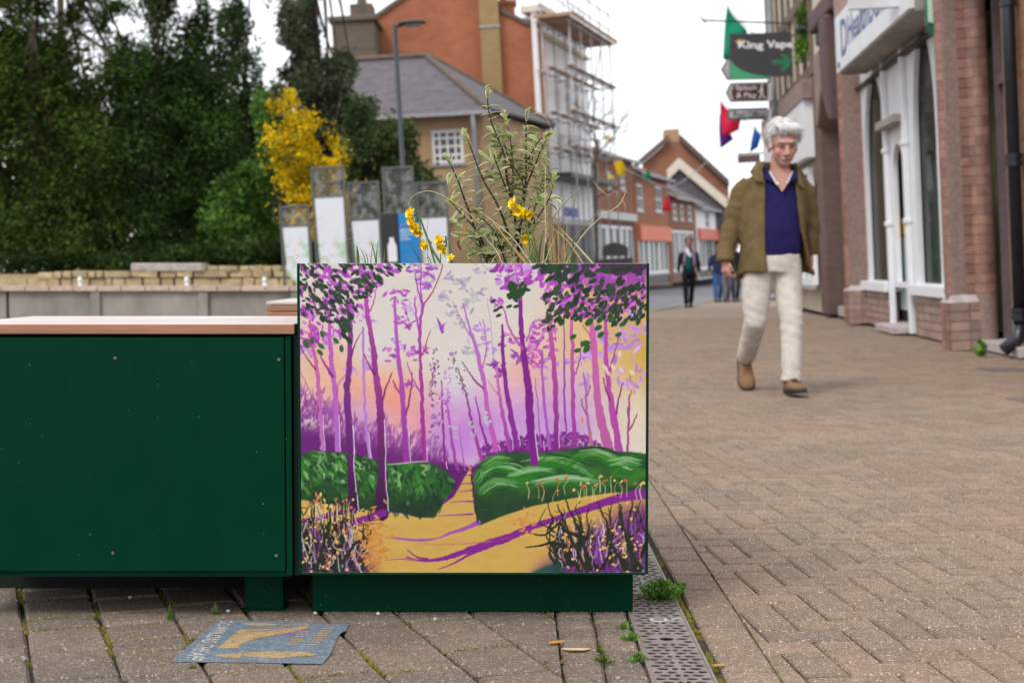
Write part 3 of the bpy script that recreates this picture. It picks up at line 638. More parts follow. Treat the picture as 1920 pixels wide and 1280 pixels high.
for k in range(420):                                   # swept brush marks on the left hedge
    x, y = pr.uniform(562, 850), pr.uniform(848, 962)
    if not inside(HL, x, y): continue
    l = pr.uniform(6, 20); a = 1.0+pr.gauss(0, .25) if x > 700 else .65+pr.gauss(0, .3); hi = pr.random()*(1-(y-848)/140)
    col = c_(150, 186, 130) if hi > .5 else c_(74, 140, 62) if hi > .28 else c_(36, 66, 44) if hi > .14 else c_(34, 56, 46)
    if x > 790: col = col*.72+c_(30, 50, 50)*.28
    stroke([(x, y), (x+l*.5*math.cos(a)+pr.gauss(0, 3), y+l*.5*math.sin(a)+pr.gauss(0, 2)), (x+l*math.cos(a+.3), y+l*math.sin(a+.3))], [2, pr.uniform(3, 9), 2], col, pr.uniform(.4, .85))
RID = [[(893, 905), (905, 882), (930, 868), (960, 872), (985, 884), (1012, 892)], [(905, 872), (930, 858), (955, 862)], [(985, 868), (1020, 858), (1050, 862), (1080, 872), (1105, 882), (1118, 888)], [(1060, 872), (1090, 850), (1120, 846), (1150, 856), (1165, 872), (1185, 882)], [(960, 890), (1000, 878), (1040, 880)], [(1140, 862), (1170, 858), (1200, 862)], [(1000, 905), (1060, 895), (1120, 902)], [(900, 920), (930, 900), (970, 905)]]
for r_ in RID:
    stroke([(p[0], p[1]+11) for p in r_], [6, 18, 6], c_(40, 118, 40), .7, None, .6)
    for q in range(9):
        j0 = pr.randrange(0, len(r_)-2); dx, dy = pr.gauss(0, 5), abs(pr.gauss(2, 5)); stroke([(p[0]+dx, p[1]+dy+pr.gauss(0, 1.5)) for p in r_[j0:j0+3]], [1.5, pr.uniform(2.5, 7), 1], c_(*pr.choice([(112, 158, 86), (150, 188, 140), (84, 150, 66), (60, 128, 50), (170, 200, 160)])), pr.uniform(.35, .75), None, .9)
    stroke([(p[0]+4, p[1]-5) for p in r_[1:-1]], [3, 5, 2], c_(42, 62, 42), .7, None, .8)
for k in range(170):
    x, y = pr.uniform(890, 1213), pr.uniform(845, 960)
    if not inside(HR, x, y): continue
    l = pr.uniform(8, 22); a = pr.gauss(-.25, .35); d = (y-845)/110
    stroke([(x, y), (x+l*math.cos(a), y+l*math.sin(a))], [1.5, 4, 1], c_(36, 62, 42) if pr.random() < .35+.5*d else c_(58, 124, 48), .55)
stroke([(725, 874), (750, 872), (776, 869), (800, 868)], [2, 4, 2], c_(176, 160, 176), .9)
FRONT = [t for t in TR if max(p[1] for p in t[0]) > 950]
for t in FRONT: trunk_((t[0][3:], t[1][3:], [q*.75 + r_*.25 for q, r_ in zip(t[2], t[3])], t[3]))
stroke([(991, 735), (995, 800), (1002, 869)], [13, 14, 16], c_(126, 36, 136), 1, None, .5)
for pts in ([(661, 800), (663, 850), (662, 880), (667, 925), (671, 960)], [(720, 790), (722, 850), (722, 900), (727, 962)], [(1003, 810), (1007, 850), (1010, 866)]): stroke(pts, 2, c_(226, 205, 235), .9, None, .4)
# --- long purple shadows across the sand
PU = c_(132, 40, 140); PL = c_(160, 84, 172)
stroke([(1213, 929), (1160, 938), (1100, 958), (1050, 975), (1000, 992), (960, 1010), (915, 1025), (870, 1040), (830, 1053), (790, 1057), (760, 1050)], [20, 18, 13, 11, 12, 14, 16, 11, 8, 4, 2], PU, 1, None, .8)
stroke([(915, 1030), (880, 1045), (850, 1062), (820, 1074)], [9, 5, 3, 1], PU, 1, None, .5); stroke([(780, 1056), (750, 1054), (720, 1056)], [5, 2, 1], c_(170, 86, 120), 1, None, .6); stroke([(762, 1036), (780, 1050), (800, 1054)], [2, 3, 5], PU); stroke([(920, 1020), (880, 1024), (830, 1026), (780, 1025)], [3, 3, 2, 1], c_(188, 112, 120), .8, None, .5)
stroke([(897, 984), (870, 996), (842, 1005), (820, 1014), (785, 1018), (750, 1015), (720, 1012)], [9, 8, 5, 3, 5, 4, 1], PL, 1, None, .5)
stroke([(663, 960), (630, 966), (600, 974), (565, 982)], [7, 9, 9, 7], PU, .95, None, .8); stroke([(716, 966), (690, 976), (660, 985), (625, 1000)], [14, 15, 11, 8], PU, .95, None, .8)
for x0, y0, x1, y1 in [(868, 896, 888, 893), (858, 912, 889, 910), (860, 926, 889, 922), (842, 946, 889, 944), (815, 972, 885, 968)]: stroke([(x0, y0), ((x0+x1)/2, y0-2), (x1, y1)], [1, 2, 4], c_(140, 50, 140), .9, None, .6)
stroke([(884, 895), (888, 940), (895, 985)], [4, 3, 3], c_(60, 30, 60), .8, None, .6); leaf2(881, 880, 8, 5, 1, c_(232, 120, 60))
for k in range(30):
    x, y = pr.uniform(700, 1000), pr.uniform(985, 1075); stroke([(x, y), (x+pr.uniform(15, 50), y-pr.uniform(-1, 4))], [1, 2, 1], c_(190, 146, 72), .35)
# --- thickets in the lower corners
def thicket(cx, x0, x1, lean_, ybase):
    for k in range(260):
        x = pr.uniform(x0, x1); y = pr.uniform(1010+abs(x-cx)*.35, 1081); stroke([(x, y), (x+pr.gauss(0, 4), y-pr.uniform(8, 30))], [pr.uniform(2, 5), 1], c_(*pr.choice([(84, 40, 96), (110, 50, 130), (60, 40, 64), (44, 52, 44), (130, 70, 150)])), .7)
    for k in range(26):
        x = pr.uniform(x0, x1); y = ybase-pr.uniform(0, 20); pts = [(x, y)]; top = pr.uniform(930, 1000)+abs(x-cx)*.25
        while y > top: y -= pr.uniform(10, 20); x += pr.gauss(lean_, 4.5); pts.append((x, y))
        if len(pts) < 3: continue
        stroke(pts, [pr.uniform(5, 10), 4, 1.5], c_(*pr.choice([(40, 46, 36), (48, 52, 40), (36, 40, 36)])), 1, None, .6)
        for q in range(2):
            p = pr.choice(pts[1:]); stroke([p, (p[0]+pr.gauss(0, 10), p[1]-pr.uniform(8, 20)), (p[0]+pr.gauss(0, 16), p[1]-pr.uniform(16, 36))], [3, 2, 1], c_(44, 48, 38))
    for k in range(60):
        x = pr.uniform(x0, x1); y = pr.uniform(1000, 1078); stroke([(x, y), (x+pr.gauss(0, 4), y-12), (x+pr.gauss(0, 7), y-pr.uniform(18, 40))], [1.8, 1.8, 1], c_(*pr.choice([(206, 190, 214), (170, 120, 190), (216, 196, 150), (200, 110, 90), (150, 70, 170), (226, 216, 220)])), .9, None, .6)
    for k in range(60):
        leaf2(pr.uniform(x0, x1), pr.gauss(1020, 30), pr.uniform(4, 9), pr.uniform(3, 5), pr.uniform(0, 3), c_(*pr.choice([(226, 196, 116), (222, 188, 100), (210, 176, 96)])))
blend(poly2([(562, 985), (600, 1010), (660, 1020), (690, 1050), (700, 1081), (562, 1081)], None, 12), c_(78, 46, 86)); blend(poly2([(1000, 1081), (1040, 1055), (1080, 1010), (1140, 985), (1170, 960), (1213, 950), (1213, 1081)], None, 14), c_(116, 52, 128))
thicket(590, 563, 680, 1.2, 1081); thicket(1150, 1040, 1210, -1.6, 1081)
poly2([(995, 1081), (1020, 1068), (1050, 1060), (1060, 1081)], c_(36, 76, 70), 3, .9)
for pts in ([(1055, 1030), (1035, 1022), (1015, 1028), (985, 1032)], [(1100, 1015), (1060, 1000), (1050, 985), (1020, 1008), (985, 1002)], [(1100, 1070), (1075, 1020), (1060, 985), (1045, 950)], [(1110, 1075), (1090, 1010), (1075, 975), (1062, 940)], [(1175, 1070), (1150, 1030), (1140, 990), (1120, 945)], [(1205, 1072), (1185, 1040), (1170, 990), (1165, 950)], [(590, 1075), (606, 1020), (600, 985), (592, 955)], [(640, 1060), (665, 1025), (690, 1010), (697, 995)], [(612, 1010), (614, 960), (608, 930)]):
    stroke(pts, [8, 6, 4, 2], c_(42, 48, 38), 1, None, .9)
for (x0, x1, yt) in ((575, 660, 930), (985, 1205, 905)):
    for k in range(22):
        x = pr.uniform(x0, x1); y = yt+pr.uniform(0, 28)-(.08*(x-x0) if x0 > 900 else -.15*(x-x0)); stroke([(x, y+28), (x+pr.gauss(0, 2), y+12), (x+pr.gauss(0, 4), y)], [1.6, 1.4, .9], c_(*pr.choice([(226, 206, 150), (214, 196, 180), (196, 170, 110)])), .9)
        leaf2(x+pr.gauss(0, 4), y-2, pr.uniform(5, 10), pr.uniform(3, 6), pr.uniform(0, 3), c_(*pr.choice([(206, 112, 80), (222, 190, 120), (196, 100, 74)])))
for k in range(130): leaf2(pr.gauss(700, 14), pr.gauss(1030, 26), pr.uniform(7, 14), pr.uniform(2, 5), pr.uniform(-1, 1), c_(*pr.choice([(204, 136, 66), (196, 124, 60), (212, 150, 84)])))
for k in range(26): leaf2(pr.gauss(985, 12), pr.gauss(985, 14), pr.uniform(6, 10), pr.uniform(3, 5), pr.uniform(-1, 1), c_(206, 136, 76))
# wash of dull plum where the two panels wrap at the top right, brush grain
CV *= 1+(RNG.random((CHp, 1))*.5+RNG.random((CHp, CWp))-.75)[..., None]*.035
CV = np.clip(CV, 0, 1); LIN = np.where(CV <= .04045, CV/12.92, ((CV+.055)/1.055)**2.4)*.85
LIN = np.clip(LIN, 0, .9)

# ------------------------------------------------------------------ planter
YF = 3.455; ZT, ZB = .8235, .1075; XL, XR = -.492, .3140; DEP = .80
def green_paint():
    b = NB('green_paint'); v = b.pos()
    c = b.mix(b.noise(v, 3, 4), (.0003, .028, .0125), (.0005, .035, .016))
    # splashed dirt specks, denser towards the middle of the panel
    cell = b.n('ShaderNodeTexVoronoi', Scale=75.); b.l(v, cell.inputs['Vector']); sep = b.n('ShaderNodeSeparateColor'); b.l(cell.outputs['Color'], sep.inputs[0])
    r1 = b.ramp(sep.outputs[0], .82, .99, 0, .11); lt = b.n('ShaderNodeMath', _operation='LESS_THAN'); b.l(cell.outputs['Distance'], lt.inputs[0]); b.l(r1, lt.inputs[1])
    den = b.ramp(b.noise(v, 5, 3), .42, .54); mu = b.n('ShaderNodeMath', _operation='MULTIPLY'); b.l(lt.outputs[0], mu.inputs[0]); b.l(den, mu.inputs[1])
    c = b.mix(mu.outputs[0], c, (.20, .26, .22))
    c = b.mix(b.ramp(b.noise(b.pos('world', (2, 2, .6)), 9, 4), .5, .8, 0, .5), c, (.0003, .022, .014))
    b.bump(b.noise(v, 2.5, 2), .05, .01)
    return b.set(c, b.ramp(b.noise(v, 12, 3), .3, .7, .3, .45), .06)
M_GREEN = green_paint()
planter = thing('planter', 'square dark green planter with a purple woodland scene painted on its front', 'planter', (0, 0, 0))
pb = MB()
for x0, x1 in ((XL, XL + .006), (XR - .006, XR)): pb.box((x0, YF, ZB), (x1, YF + DEP, ZT))
pb.box((XL + .0065, YF + DEP - .006, ZB), (XR - .0065, YF + DEP, ZT - .001)); pb.box((XL + .0065, YF + .012, ZB), (XR - .0065, YF + DEP - .0065, ZB + .02)); pb.box((XL + .0065, YF + .012, ZB + .0205), (XR - .0065, YF + .02, ZT - .003))
pb.build('body', M_GREEN, planter, bevel=.0015)
pb = MB(); pb.box((-.4735, YF + .088, 0.0), (.2865, YF + DEP - .08, ZB - .0015)); pb.build('plinth', M_GREEN, planter, bevel=.003)
pc = MB(); pc.box((XL + .0062, YF - .001, ZB - .001), (XR - .0062, YF + .0115, ZB + .0035)); pc.build('bottom_trim', M_GREEN, planter)
# painted board: fine sheet with the paint as colour
gx = np.linspace(0, 1, CWp); gz = np.linspace(1, 0, CHp); X, Z = np.meshgrid(gx, gz)
x0, x1 = XL + .0065, XR - .0065; z0, z1 = ZB + .004, ZT - .0006
lum = LIN.mean(2); V = np.stack([x0 + X*(x1-x0), np.full(X.shape, YF + .0012) - .0004*(lum-.3), z0 + Z*(z1-z0)], -1).reshape(-1, 3)
idx = np.arange(CHp*CWp).reshape(CHp, CWp)
Fq = np.stack([idx[1:, :-1], idx[1:, 1:], idx[:-1, 1:], idx[:-1, :-1]], -1).reshape(-1, 4)
M_PAINT = attr_mat('painting', .55, .12, .02)
pn = link('painted_panel', np_mesh('painted_panel', V, Fq, LIN.reshape(-1, 3), True), M_PAINT, planter); pn['label'] = 'woodland painting in purple, green and ochre'
pe = MB(); pe.box((x0, YF + .002, z0 - .002), (x1, YF + .0112, z1 + .0005)); pe.build('panel_board', pm('primed_edge', (.72, .68, .66), .6, .06), planter)
sm_ = MB(); N = 24
sv = []
for i in range(N + 1):
    for j in range(N + 1): sv.append((XL + .012 + (XR - XL - .024)*i/N, YF + .025 + (DEP - .04)*j/N, ZT - .06 + .02*noise.noise(Vector((i*.6, j*.6, 0)))))
sm_.add(sv, [(i*(N+1)+j, (i+1)*(N+1)+j, (i+1)*(N+1)+j+1, i*(N+1)+j+1) for i in range(N) for j in range(N)])
sm_.build('soil', pm('soil', (.035, .024, .016), .95, .5, 60, .8, 120), planter, True)

# ------------------------------------------------------------------ bench
def timber(name, col, axis=0):
    b = NB(name); sc = [14, 14, 14]; sc[axis] = .8; v = b.pos('world', tuple(sc))
    g_ = b.noise(v, 2.2, 6, .65); c = b.mix(b.ramp(g_, .3, .7), [x*.62 for x in col], [x*1.25 for x in col])
    c = b.mix(b.ramp(b.noise(b.pos('world', (3, 3, 3)), 2, 4), .5, .75, 0, .35), c, [x*.7 for x in col]); b.bump(g_, .15, .004)
    return b.set(c, .55, .35)
M_WOODF = timber('timber', (.36, .17, .10)); M_WOODT = timber('timber_sky_sheen', (.58, .50, .48))  # second timber is paler: sky sheen on bench tops put into its colour
bench = thing('bench', 'green panelled bench with a pale timber slat top left of the planter', 'bench', (0, 0, 0))
BX0, BX1, BY1 = -1.288, -.4985, YF + .62; BZT = .685; BPX = -.507
bb = MB(); bb.box((BX0, YF + .012, .1), (BPX - .004, YF + .018, .655)); bb.box((BX0, BY1 - .02, .1), (BPX - .004, BY1 - .014, .655)); bb.box((BX0, YF + .0185, .1), (BX0 + .006, BY1 - .0205, .655)); bb.box((BPX - .012, YF + .0185, .1), (BPX - .0045, BY1 - .0205, .655)); bb.box((BX0 + .0065, YF + .0185, .1), (BPX - .0125, BY1 - .0205, .106))
bb.build('body', M_GREEN, bench)
bp = MB(); bp.box((BX0, YF + .002, .113), (BPX - .016, YF + .0115, .6545)); bp.build('front_panel', M_GREEN, bench, bevel=.0035, seg=3)
bq = MB(); bq.box((BPX - .0135, YF + .004, .104), (BPX, YF + .0115, .657)); bq.build('end_trim', M_GREEN, bench, bevel=.002)
bf = MB(); bf.box((BPX + .0012, YF + .03, .1), (XL - .0015, YF + .09, .66)); bf.build('gap_shade_strip', pm('gap_shade_dark', (.006, .02, .014), .5), bench)  # dark strip stands in for the shade in the gap beside the planter
sw = .62 / 5
for k in range(5):
    sl = MB(); sl.box((BX0 - .004, YF - .004 + k*sw, .6615), (BX1, YF - .004 + k*sw + sw - .007, BZT)); o = sl.build('slat', [M_WOODF, M_WOODT], bench, bevel=.0025)
    for p in o.data.polygons:
        if p.normal.z > .9: p.material_index = 1
m = MB(); m.box((BX0 - .03, YF + .36, 0), (BPX - .02, YF + .56, .0995)); m.build('plinth', pm('shade_black_plinth', (.004, .008, .006), .9), bench)  # plinth added and blackened to stand for the dark shade under the bench
for px, py in ((216, 671), (523, 674), (212, 1036), (518, 1041)):
    q = at(px, py, YF + .002); s_ = MB(); s_.tube([(0, 0, 0), (0, -.0022, 0)], [.0040, .0036], 14); s_.tube([(0, -.0023, 0), (0, -.0026, 0)], .0016, 6)
    o = s_.build('screw', pm('zinc_screw', (.16, .17, .165), .4, .3, 200, metal=.6) if 'zinc_screw' not in bpy.data.materials else bpy.data.materials['zinc_screw'], bench, loc=q)
for x in (-.5916,):
    for yy in (YF + .105, YF + .5):
        l = MB(); l.box((x - .044, yy, .004), (x + .046, yy + .01, .1)); l.box((x - .044, yy + .01, .004), (x - .038, yy + .07, .1)); l.box((x + .04, yy + .01, .004), (x + .046, yy + .07, .1)); l.box((x - .05, yy - .003, 0), (x + .052, yy + .075, .0035))
        l.build('leg', M_GREEN, bench, bevel=.001)
# the next bench along, mostly hidden behind the planter
b2 = thing('bench', 'brown timber bench end further back behind the planter', 'bench', (0, 0, 0))
for k, (za, zb, xo) in enumerate(((.612, .642, .0), (.645, .668, .0), (.565, .600, .004))):
    l = MB(); l.box((-.985 + xo, 6.05, za), (.1, 6.75, zb)); l.build('slat', [M_WOODF], b2, bevel=.003)
l = MB(); l.box((-.985, 6.05, .671), (.1, 6.75, .684)); l.build('seat_board', M_WOODT, b2, bevel=.003)
l = MB(); l.box((-.97, 6.07, .0), (.08, 6.73, .563)); l.build('body', M_GREEN, b2)

# ------------------------------------------------------------------ floor decal
def worn(name, col):
    b = NB(name); v = b.pos(); c = b.mix(b.ramp(b.noise(v, 30, 4), .3, .7), [x*.8 for x in col], [x*1.15 for x in col]); c = b.mix(b.ramp(b.noise(v, 22, 6, .7), .55, .68, 0, .8), c, (.20, .16, .135))
    cell = b.voro(v, 300); sep = b.n('ShaderNodeSeparateColor'); b.l(cell, sep.inputs[0]); c = b.mix(b.ramp(sep.outputs[0], .86, .95, 0, .6), c, (.4, .38, .36)); c = b.mix(b.ramp(sep.outputs[1], .8, .9, 0, .6), c, (.08, .07, .07)); b.bump(b.noise(v, 200, 3), .4, .003); return b.set(c, .85, .2)
M_DEC = worn('decal_blue', (.14, .185, .235)); M_DECO = worn('decal_ochre', (.40, .27, .13)); M_DECW = worn('decal_white', (.5, .47, .44))
M_DECP = pm('decal_mauve', (.16, .12, .23), .8, .3, 40)
dec = thing('floor_sticker', 'worn blue floor sticker with ochre arrow and lettering stuck on the slabs', 'sticker', tuple(gnd(490, 1205)))
DO = gnd(490, 1205)
def dpoly(name, pts, mat, z, par=None):
    m = MB(); m.add([gnd(*p) - DO + Vector((0, 0, z)) for p in pts], [tuple(range(len(pts)-1, -1, -1))]); return m.build(name, mat, par or dec)
dpoly('backing', [(408, 1163), (500, 1164), (612, 1170), (653, 1169), (650, 1182), (640, 1187), (632, 1196), (618, 1228), (604, 1245), (500, 1243), (420, 1242), (321, 1241), (345, 1218), (372, 1194)], M_DEC, .0012)
dpoly('purple_stain', [(528, 1186), (560, 1180), (585, 1178), (575, 1186), (545, 1194), (530, 1193)], M_DECP, .0015)
dpoly('arrow', [(449, 1181), (490, 1180), (540, 1179), (576, 1173), (556, 1172), (532, 1174), (520, 1172), (581, 1170), (575, 1178), (560, 1183), (525, 1190), (490, 1196), (466, 1202), (446, 1212), (452, 1216), (408, 1216)], M_DECO, .0018)
dpoly('arrow', [(455, 1169), (500, 1169), (530, 1172), (480, 1175), (466, 1173)], M_DECO, .0018)
dpoly('pointer', [(398, 1229), (425, 1226), (456, 1225), (450, 1234), (420, 1233)], M_DECO, .0018)
dpoly('pointer', [(458, 1224), (500, 1222), (540, 1222), (570, 1222), (582, 1225), (598, 1227), (585, 1230), (560, 1231), (520, 1235), (490, 1233), (455, 1231)], M_DECO, .0018)
def text_mesh(s, bold=0.):
    cu = bpy.data.curves.new('t', 'FONT'); cu.body = s; cu.align_x = 'LEFT'; cu.offset = bold; cu.resolution_u = 3
    ob = bpy.data.objects.new('t', cu); COL.objects.link(ob); dg = bpy.context.evaluated_depsgraph_get()
    me = bpy.data.meshes.new_from_object(ob.evaluated_get(dg)); bpy.data.objects.remove(ob); bpy.data.curves.remove(cu)
    co = np.zeros(len(me.vertices)*3); me.vertices.foreach_get('co', co); co = co.reshape(-1, 3); mn, mx_ = co.min(0), co.max(0)
    uv = (co - mn) / np.maximum(mx_ - mn, 1e-6); me.materials.clear(); return me, uv
def put_text(name, s, corner, mat, parent, bold=0., lift=Vector((0, 0, 0)), thick=0):
    """corner: bottom-left, bottom-right, top-left, top-right local points; text is fitted between them"""
    me, uv = text_mesh(s, bold); a, b, c, d = [Vector(q) for q in corner]
    for i, v in enumerate(me.vertices):
        u, t = uv[i][0], uv[i][1]; v.co = (a*(1-u)+b*u)*(1-t)+(c*(1-u)+d*u)*t+lift
    me.update(); me.name = name; return link(name, me, mat, parent)
gq = lambda px, py: gnd(px, py) - DO
put_text('lettering', 'DOWNLOAD THE APP', (gq(414, 1165), gq(345, 1236), gq(438, 1165), gq(378, 1240)), M_DECW, dec, .015, Vector((0, 0, .0018)))
for (ax, ay, bx_, by_, n) in ((571, 1185, 546, 1208, 6), (616, 1179, 584, 1209, 8)):
    for k in range(n):
        f = k/(n-1); x, y = ax+(bx_-ax)*f, ay+(by_-ay)*f; dpoly('worn_letter', [(x-10, y-1), (x+12, y-1.2), (x+11, y+.8), (x-11, y+1)], M_DECO, .0018)

# ------------------------------------------------------------------ weeds and litter
M_WEED = attr_mat('weed_leaf', .6, .3, .15, trans=.25)
def weed(name, label, base, n, spread, h, size, cols, blade=False, group=None):
    vs, fs, cs = [], [], []
    for k in range(n):
        a = random.uniform(0, 6.28); r = spread*min(.85, abs(random.gauss(0, .45))); z = h*random.uniform(.1, 1)*(1-.5*min(1, r/spread))
        root = Vector((math.cos(a)*r*.4, math.sin(a)*r*.4, 0)); p = Vector((math.cos(a)*r, math.sin(a)*r, z)); col = Vector(random.choice(cols))*random.uniform(.7, 1.3)
        d = (p - root); d = d.normalized() if d.length > 1e-6 else Vector((0, 0, 1)); sd_ = d.cross(Vector((random.gauss(0, 1), random.gauss(0, 1), .4))).normalized(); o = len(vs)
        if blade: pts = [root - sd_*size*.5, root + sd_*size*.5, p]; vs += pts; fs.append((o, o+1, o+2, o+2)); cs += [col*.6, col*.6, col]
        else:
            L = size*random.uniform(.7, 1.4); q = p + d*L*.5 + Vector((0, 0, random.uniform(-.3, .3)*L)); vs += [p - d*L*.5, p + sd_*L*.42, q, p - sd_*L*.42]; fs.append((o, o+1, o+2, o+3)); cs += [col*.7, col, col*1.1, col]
            if random.random() < 2: o = len(vs); t_ = sd_*.0006; vs += [root - t_, root + t_, p + t_, p - t_]; fs.append((o, o+1, o+2, o+3)); cs += [col*.6]*4
    V = np.array([list(v) for v in vs]); me = bpy.data.meshes.new(name); me.from_pydata(V.tolist(), [], [tuple(dict.fromkeys(f)) for f in fs]); me.update()
    ca = me.color_attributes.new('Col', 'FLOAT_COLOR', 'POINT'); ca.data.foreach_set('color', np.array([[*c, 1] for c in cs], dtype=np.float32).ravel())
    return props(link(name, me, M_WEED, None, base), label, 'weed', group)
GW = [(.14, .30, .045), (.22, .40, .08), (.10, .20, .03)]; GY = [(.16, .22, .04), (.24, .28, .06), (.10, .14, .03)]
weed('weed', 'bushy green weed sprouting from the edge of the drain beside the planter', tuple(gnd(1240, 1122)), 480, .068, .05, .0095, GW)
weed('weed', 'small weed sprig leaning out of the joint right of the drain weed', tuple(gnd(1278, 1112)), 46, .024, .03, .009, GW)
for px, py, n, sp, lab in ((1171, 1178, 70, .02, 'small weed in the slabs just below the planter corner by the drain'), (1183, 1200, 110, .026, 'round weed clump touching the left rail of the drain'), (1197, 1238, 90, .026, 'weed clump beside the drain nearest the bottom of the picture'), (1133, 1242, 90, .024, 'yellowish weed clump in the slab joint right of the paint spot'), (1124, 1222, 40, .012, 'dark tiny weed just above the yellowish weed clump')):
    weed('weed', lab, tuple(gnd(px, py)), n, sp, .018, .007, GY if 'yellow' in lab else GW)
for px, py, n, h, lab in ((404, 1150, 150, .035, 'grass tuft growing left of the bench leg'), (182, 1160, 130, .022, 'yellowish grass tuft under the middle of the bench'), (318, 1160, 60, .045, 'thin grass tuft in the shade between the other two tufts'), (362, 1200, 60, .014, 'low tuft of grass at the corner of the blue sticker'), (360, 1252, 60, .013, 'low tuft of grass below the blue sticker')):
    weed('grass_tuft', lab, tuple(gnd(px, py)), n, .02, h, .0018, GY if 'yellow' in lab or 'low' in lab else GW, True)
lf = MB(); lf.add([(-.016, -.006, 0), (.012, -.007, .003), (.018, .001, .006), (.01, .007, .004), (-.014, .006, .001)], [(0, 1, 2, 3, 4)]); o = lf.build('leaf', pm('orange_leaf', (.5, .2, .03), .6), None, loc=tuple(gnd(1043, 1205, .003))); props(o, 'orange dead leaf lying on the slabs below the planter', 'leaf'); o.modifiers.new('t', 'SOLIDIFY').thickness = .0012
lf = MB(); P_ = [(math.cos(a)*.030*(1+.15*math.sin(3*a)), math.sin(a)*.013*(1+.2*math.cos(2*a)), 0) for a in [k*.42 for k in range(15)]]; lf.add(P_, [tuple(range(15))]); o = lf.build('paint_spot', pm('cream_paint', (.55, .42, .2), .8, .2, 80), None, loc=tuple(gnd(1080, 1216, .0022))); props(o, 'dried cream paint spot on the slabs right of the orange leaf', 'paint spot')
for i, (px, py, lab) in enumerate(((244, 1122, 'pale pebble in the shadow under the bench'), (428, 1148, 'tiny white pebble left of the bench leg'), (709, 1153, 'white pebble at the foot of the planter plinth'), (591, 1152, 'white pebble at the left corner of the planter plinth'), (816, 1163, 'white pebble in a mossy joint in front of the plinth'), (1348, 1250, 'yellow dead leaf on the paving right of the drain'))):
    pe_ = MB(); pe_.ell((0, 0, .004), (.005, .004, .004) if 'leaf' not in lab else (.014, .006, .002), 8, 6); o = pe_.build('pebble' if 'leaf' not in lab else 'leaf', pm('pebble%d' % i, (.5, .45, .4) if 'leaf' not in lab else (.4, .25, .08), .7), None, True, loc=tuple(gnd(px, py))); props(o, lab, 'pebble' if 'leaf' not in lab else 'leaf')
# grit scattered at the foot of planter and bench
gv, gf = [], []
for k in range(420):
    x = random.uniform(-1.2, .27); yb = 3.545 if x > -.48 else 3.66; p = Vector((x, yb - abs(random.gauss(0, .03)), 0)); r = random.uniform(.0008, .0026); o = len(gv)
    gv += [p + Vector(q)*r for q in ((1, 0, 0), (-.5, .9, 0), (-.5, -.9, 0), (0, 0, 1.2))]; gf += [(o, o+1, o+3), (o+1, o+2, o+3), (o+2, o, o+3)]
props(link('grit', np_mesh('grit', np.array([list(v) for v in gv]), np.array(gf)), pm('grit', (.3, .26, .22), .9, .6, 300)), 'loose grit lying along the foot of the planter', 'grit', kind='stuff')
# ------------------------------------------------------------------ plants in the planter
M_LEAF = attr_mat('variegated_leaf', .45, .4, .12, trans=.4)
M_BARK = pm('twig_bark', (.06, .035, .03), .8, .3, 60)
def leaf_mesh(L, Wd, curl, fold, cmid, cedge, name='leaf', rows=5):
    vs, cs, fs = [], [], []
    for i in range(rows + 1):
        t = i / rows; y = L*t; w_ = Wd*math.sin(math.pi*min(1, t*.92 + .05))**.75; z = -curl*L*t*t
        for k, sx in enumerate((-1, -.62, 0, .62, 1)):
            vs.append((sx*w_, y, z + fold*abs(sx)*w_)); cs.append(cedge if abs(sx) == 1 else [a*.55+b*.45 for a, b in zip(cmid, cedge)] if abs(sx) > .5 and k % 3 else cmid)
    for i in range(rows):
        for k in range(4): a = i*5+k; fs.append((a, a+1, a+6, a+5))
    return np.array(vs), np.array(fs), np.array(cs)
LV = []
for k in range(10):
    g = random.uniform(.85, 1.2); y = random.random()
    cm = [.27*g + .07*y, .32*g + .05*y, .13*g]; ce = [.74*g, .74*g, .48*g]
    LV.append(leaf_mesh(.033, random.uniform(.0078, .0105), random.uniform(.15, .6), random.uniform(.25, .6), cm, ce))
for k in range(4):
    LV.append(leaf_mesh(.022, .0048, random.uniform(-.1, .15), .5, [.44, .54, .18], [.7, .74, .38]))
LM = [np_mesh('leaf', v, f, c, True) for v, f, c in LV]
for m in LM: m.materials.append(M_LEAF)
YS = 3.78
shr = thing('shrub', 'tall variegated shrub with small cream edged leaves growing in the planter', 'shrub', (at(965, 493, YS).x, YS, ZT - .06))
SO = Vector(shr.location)
def w2(px, py, dy=0.): return at(px, py, YS + dy) - SO
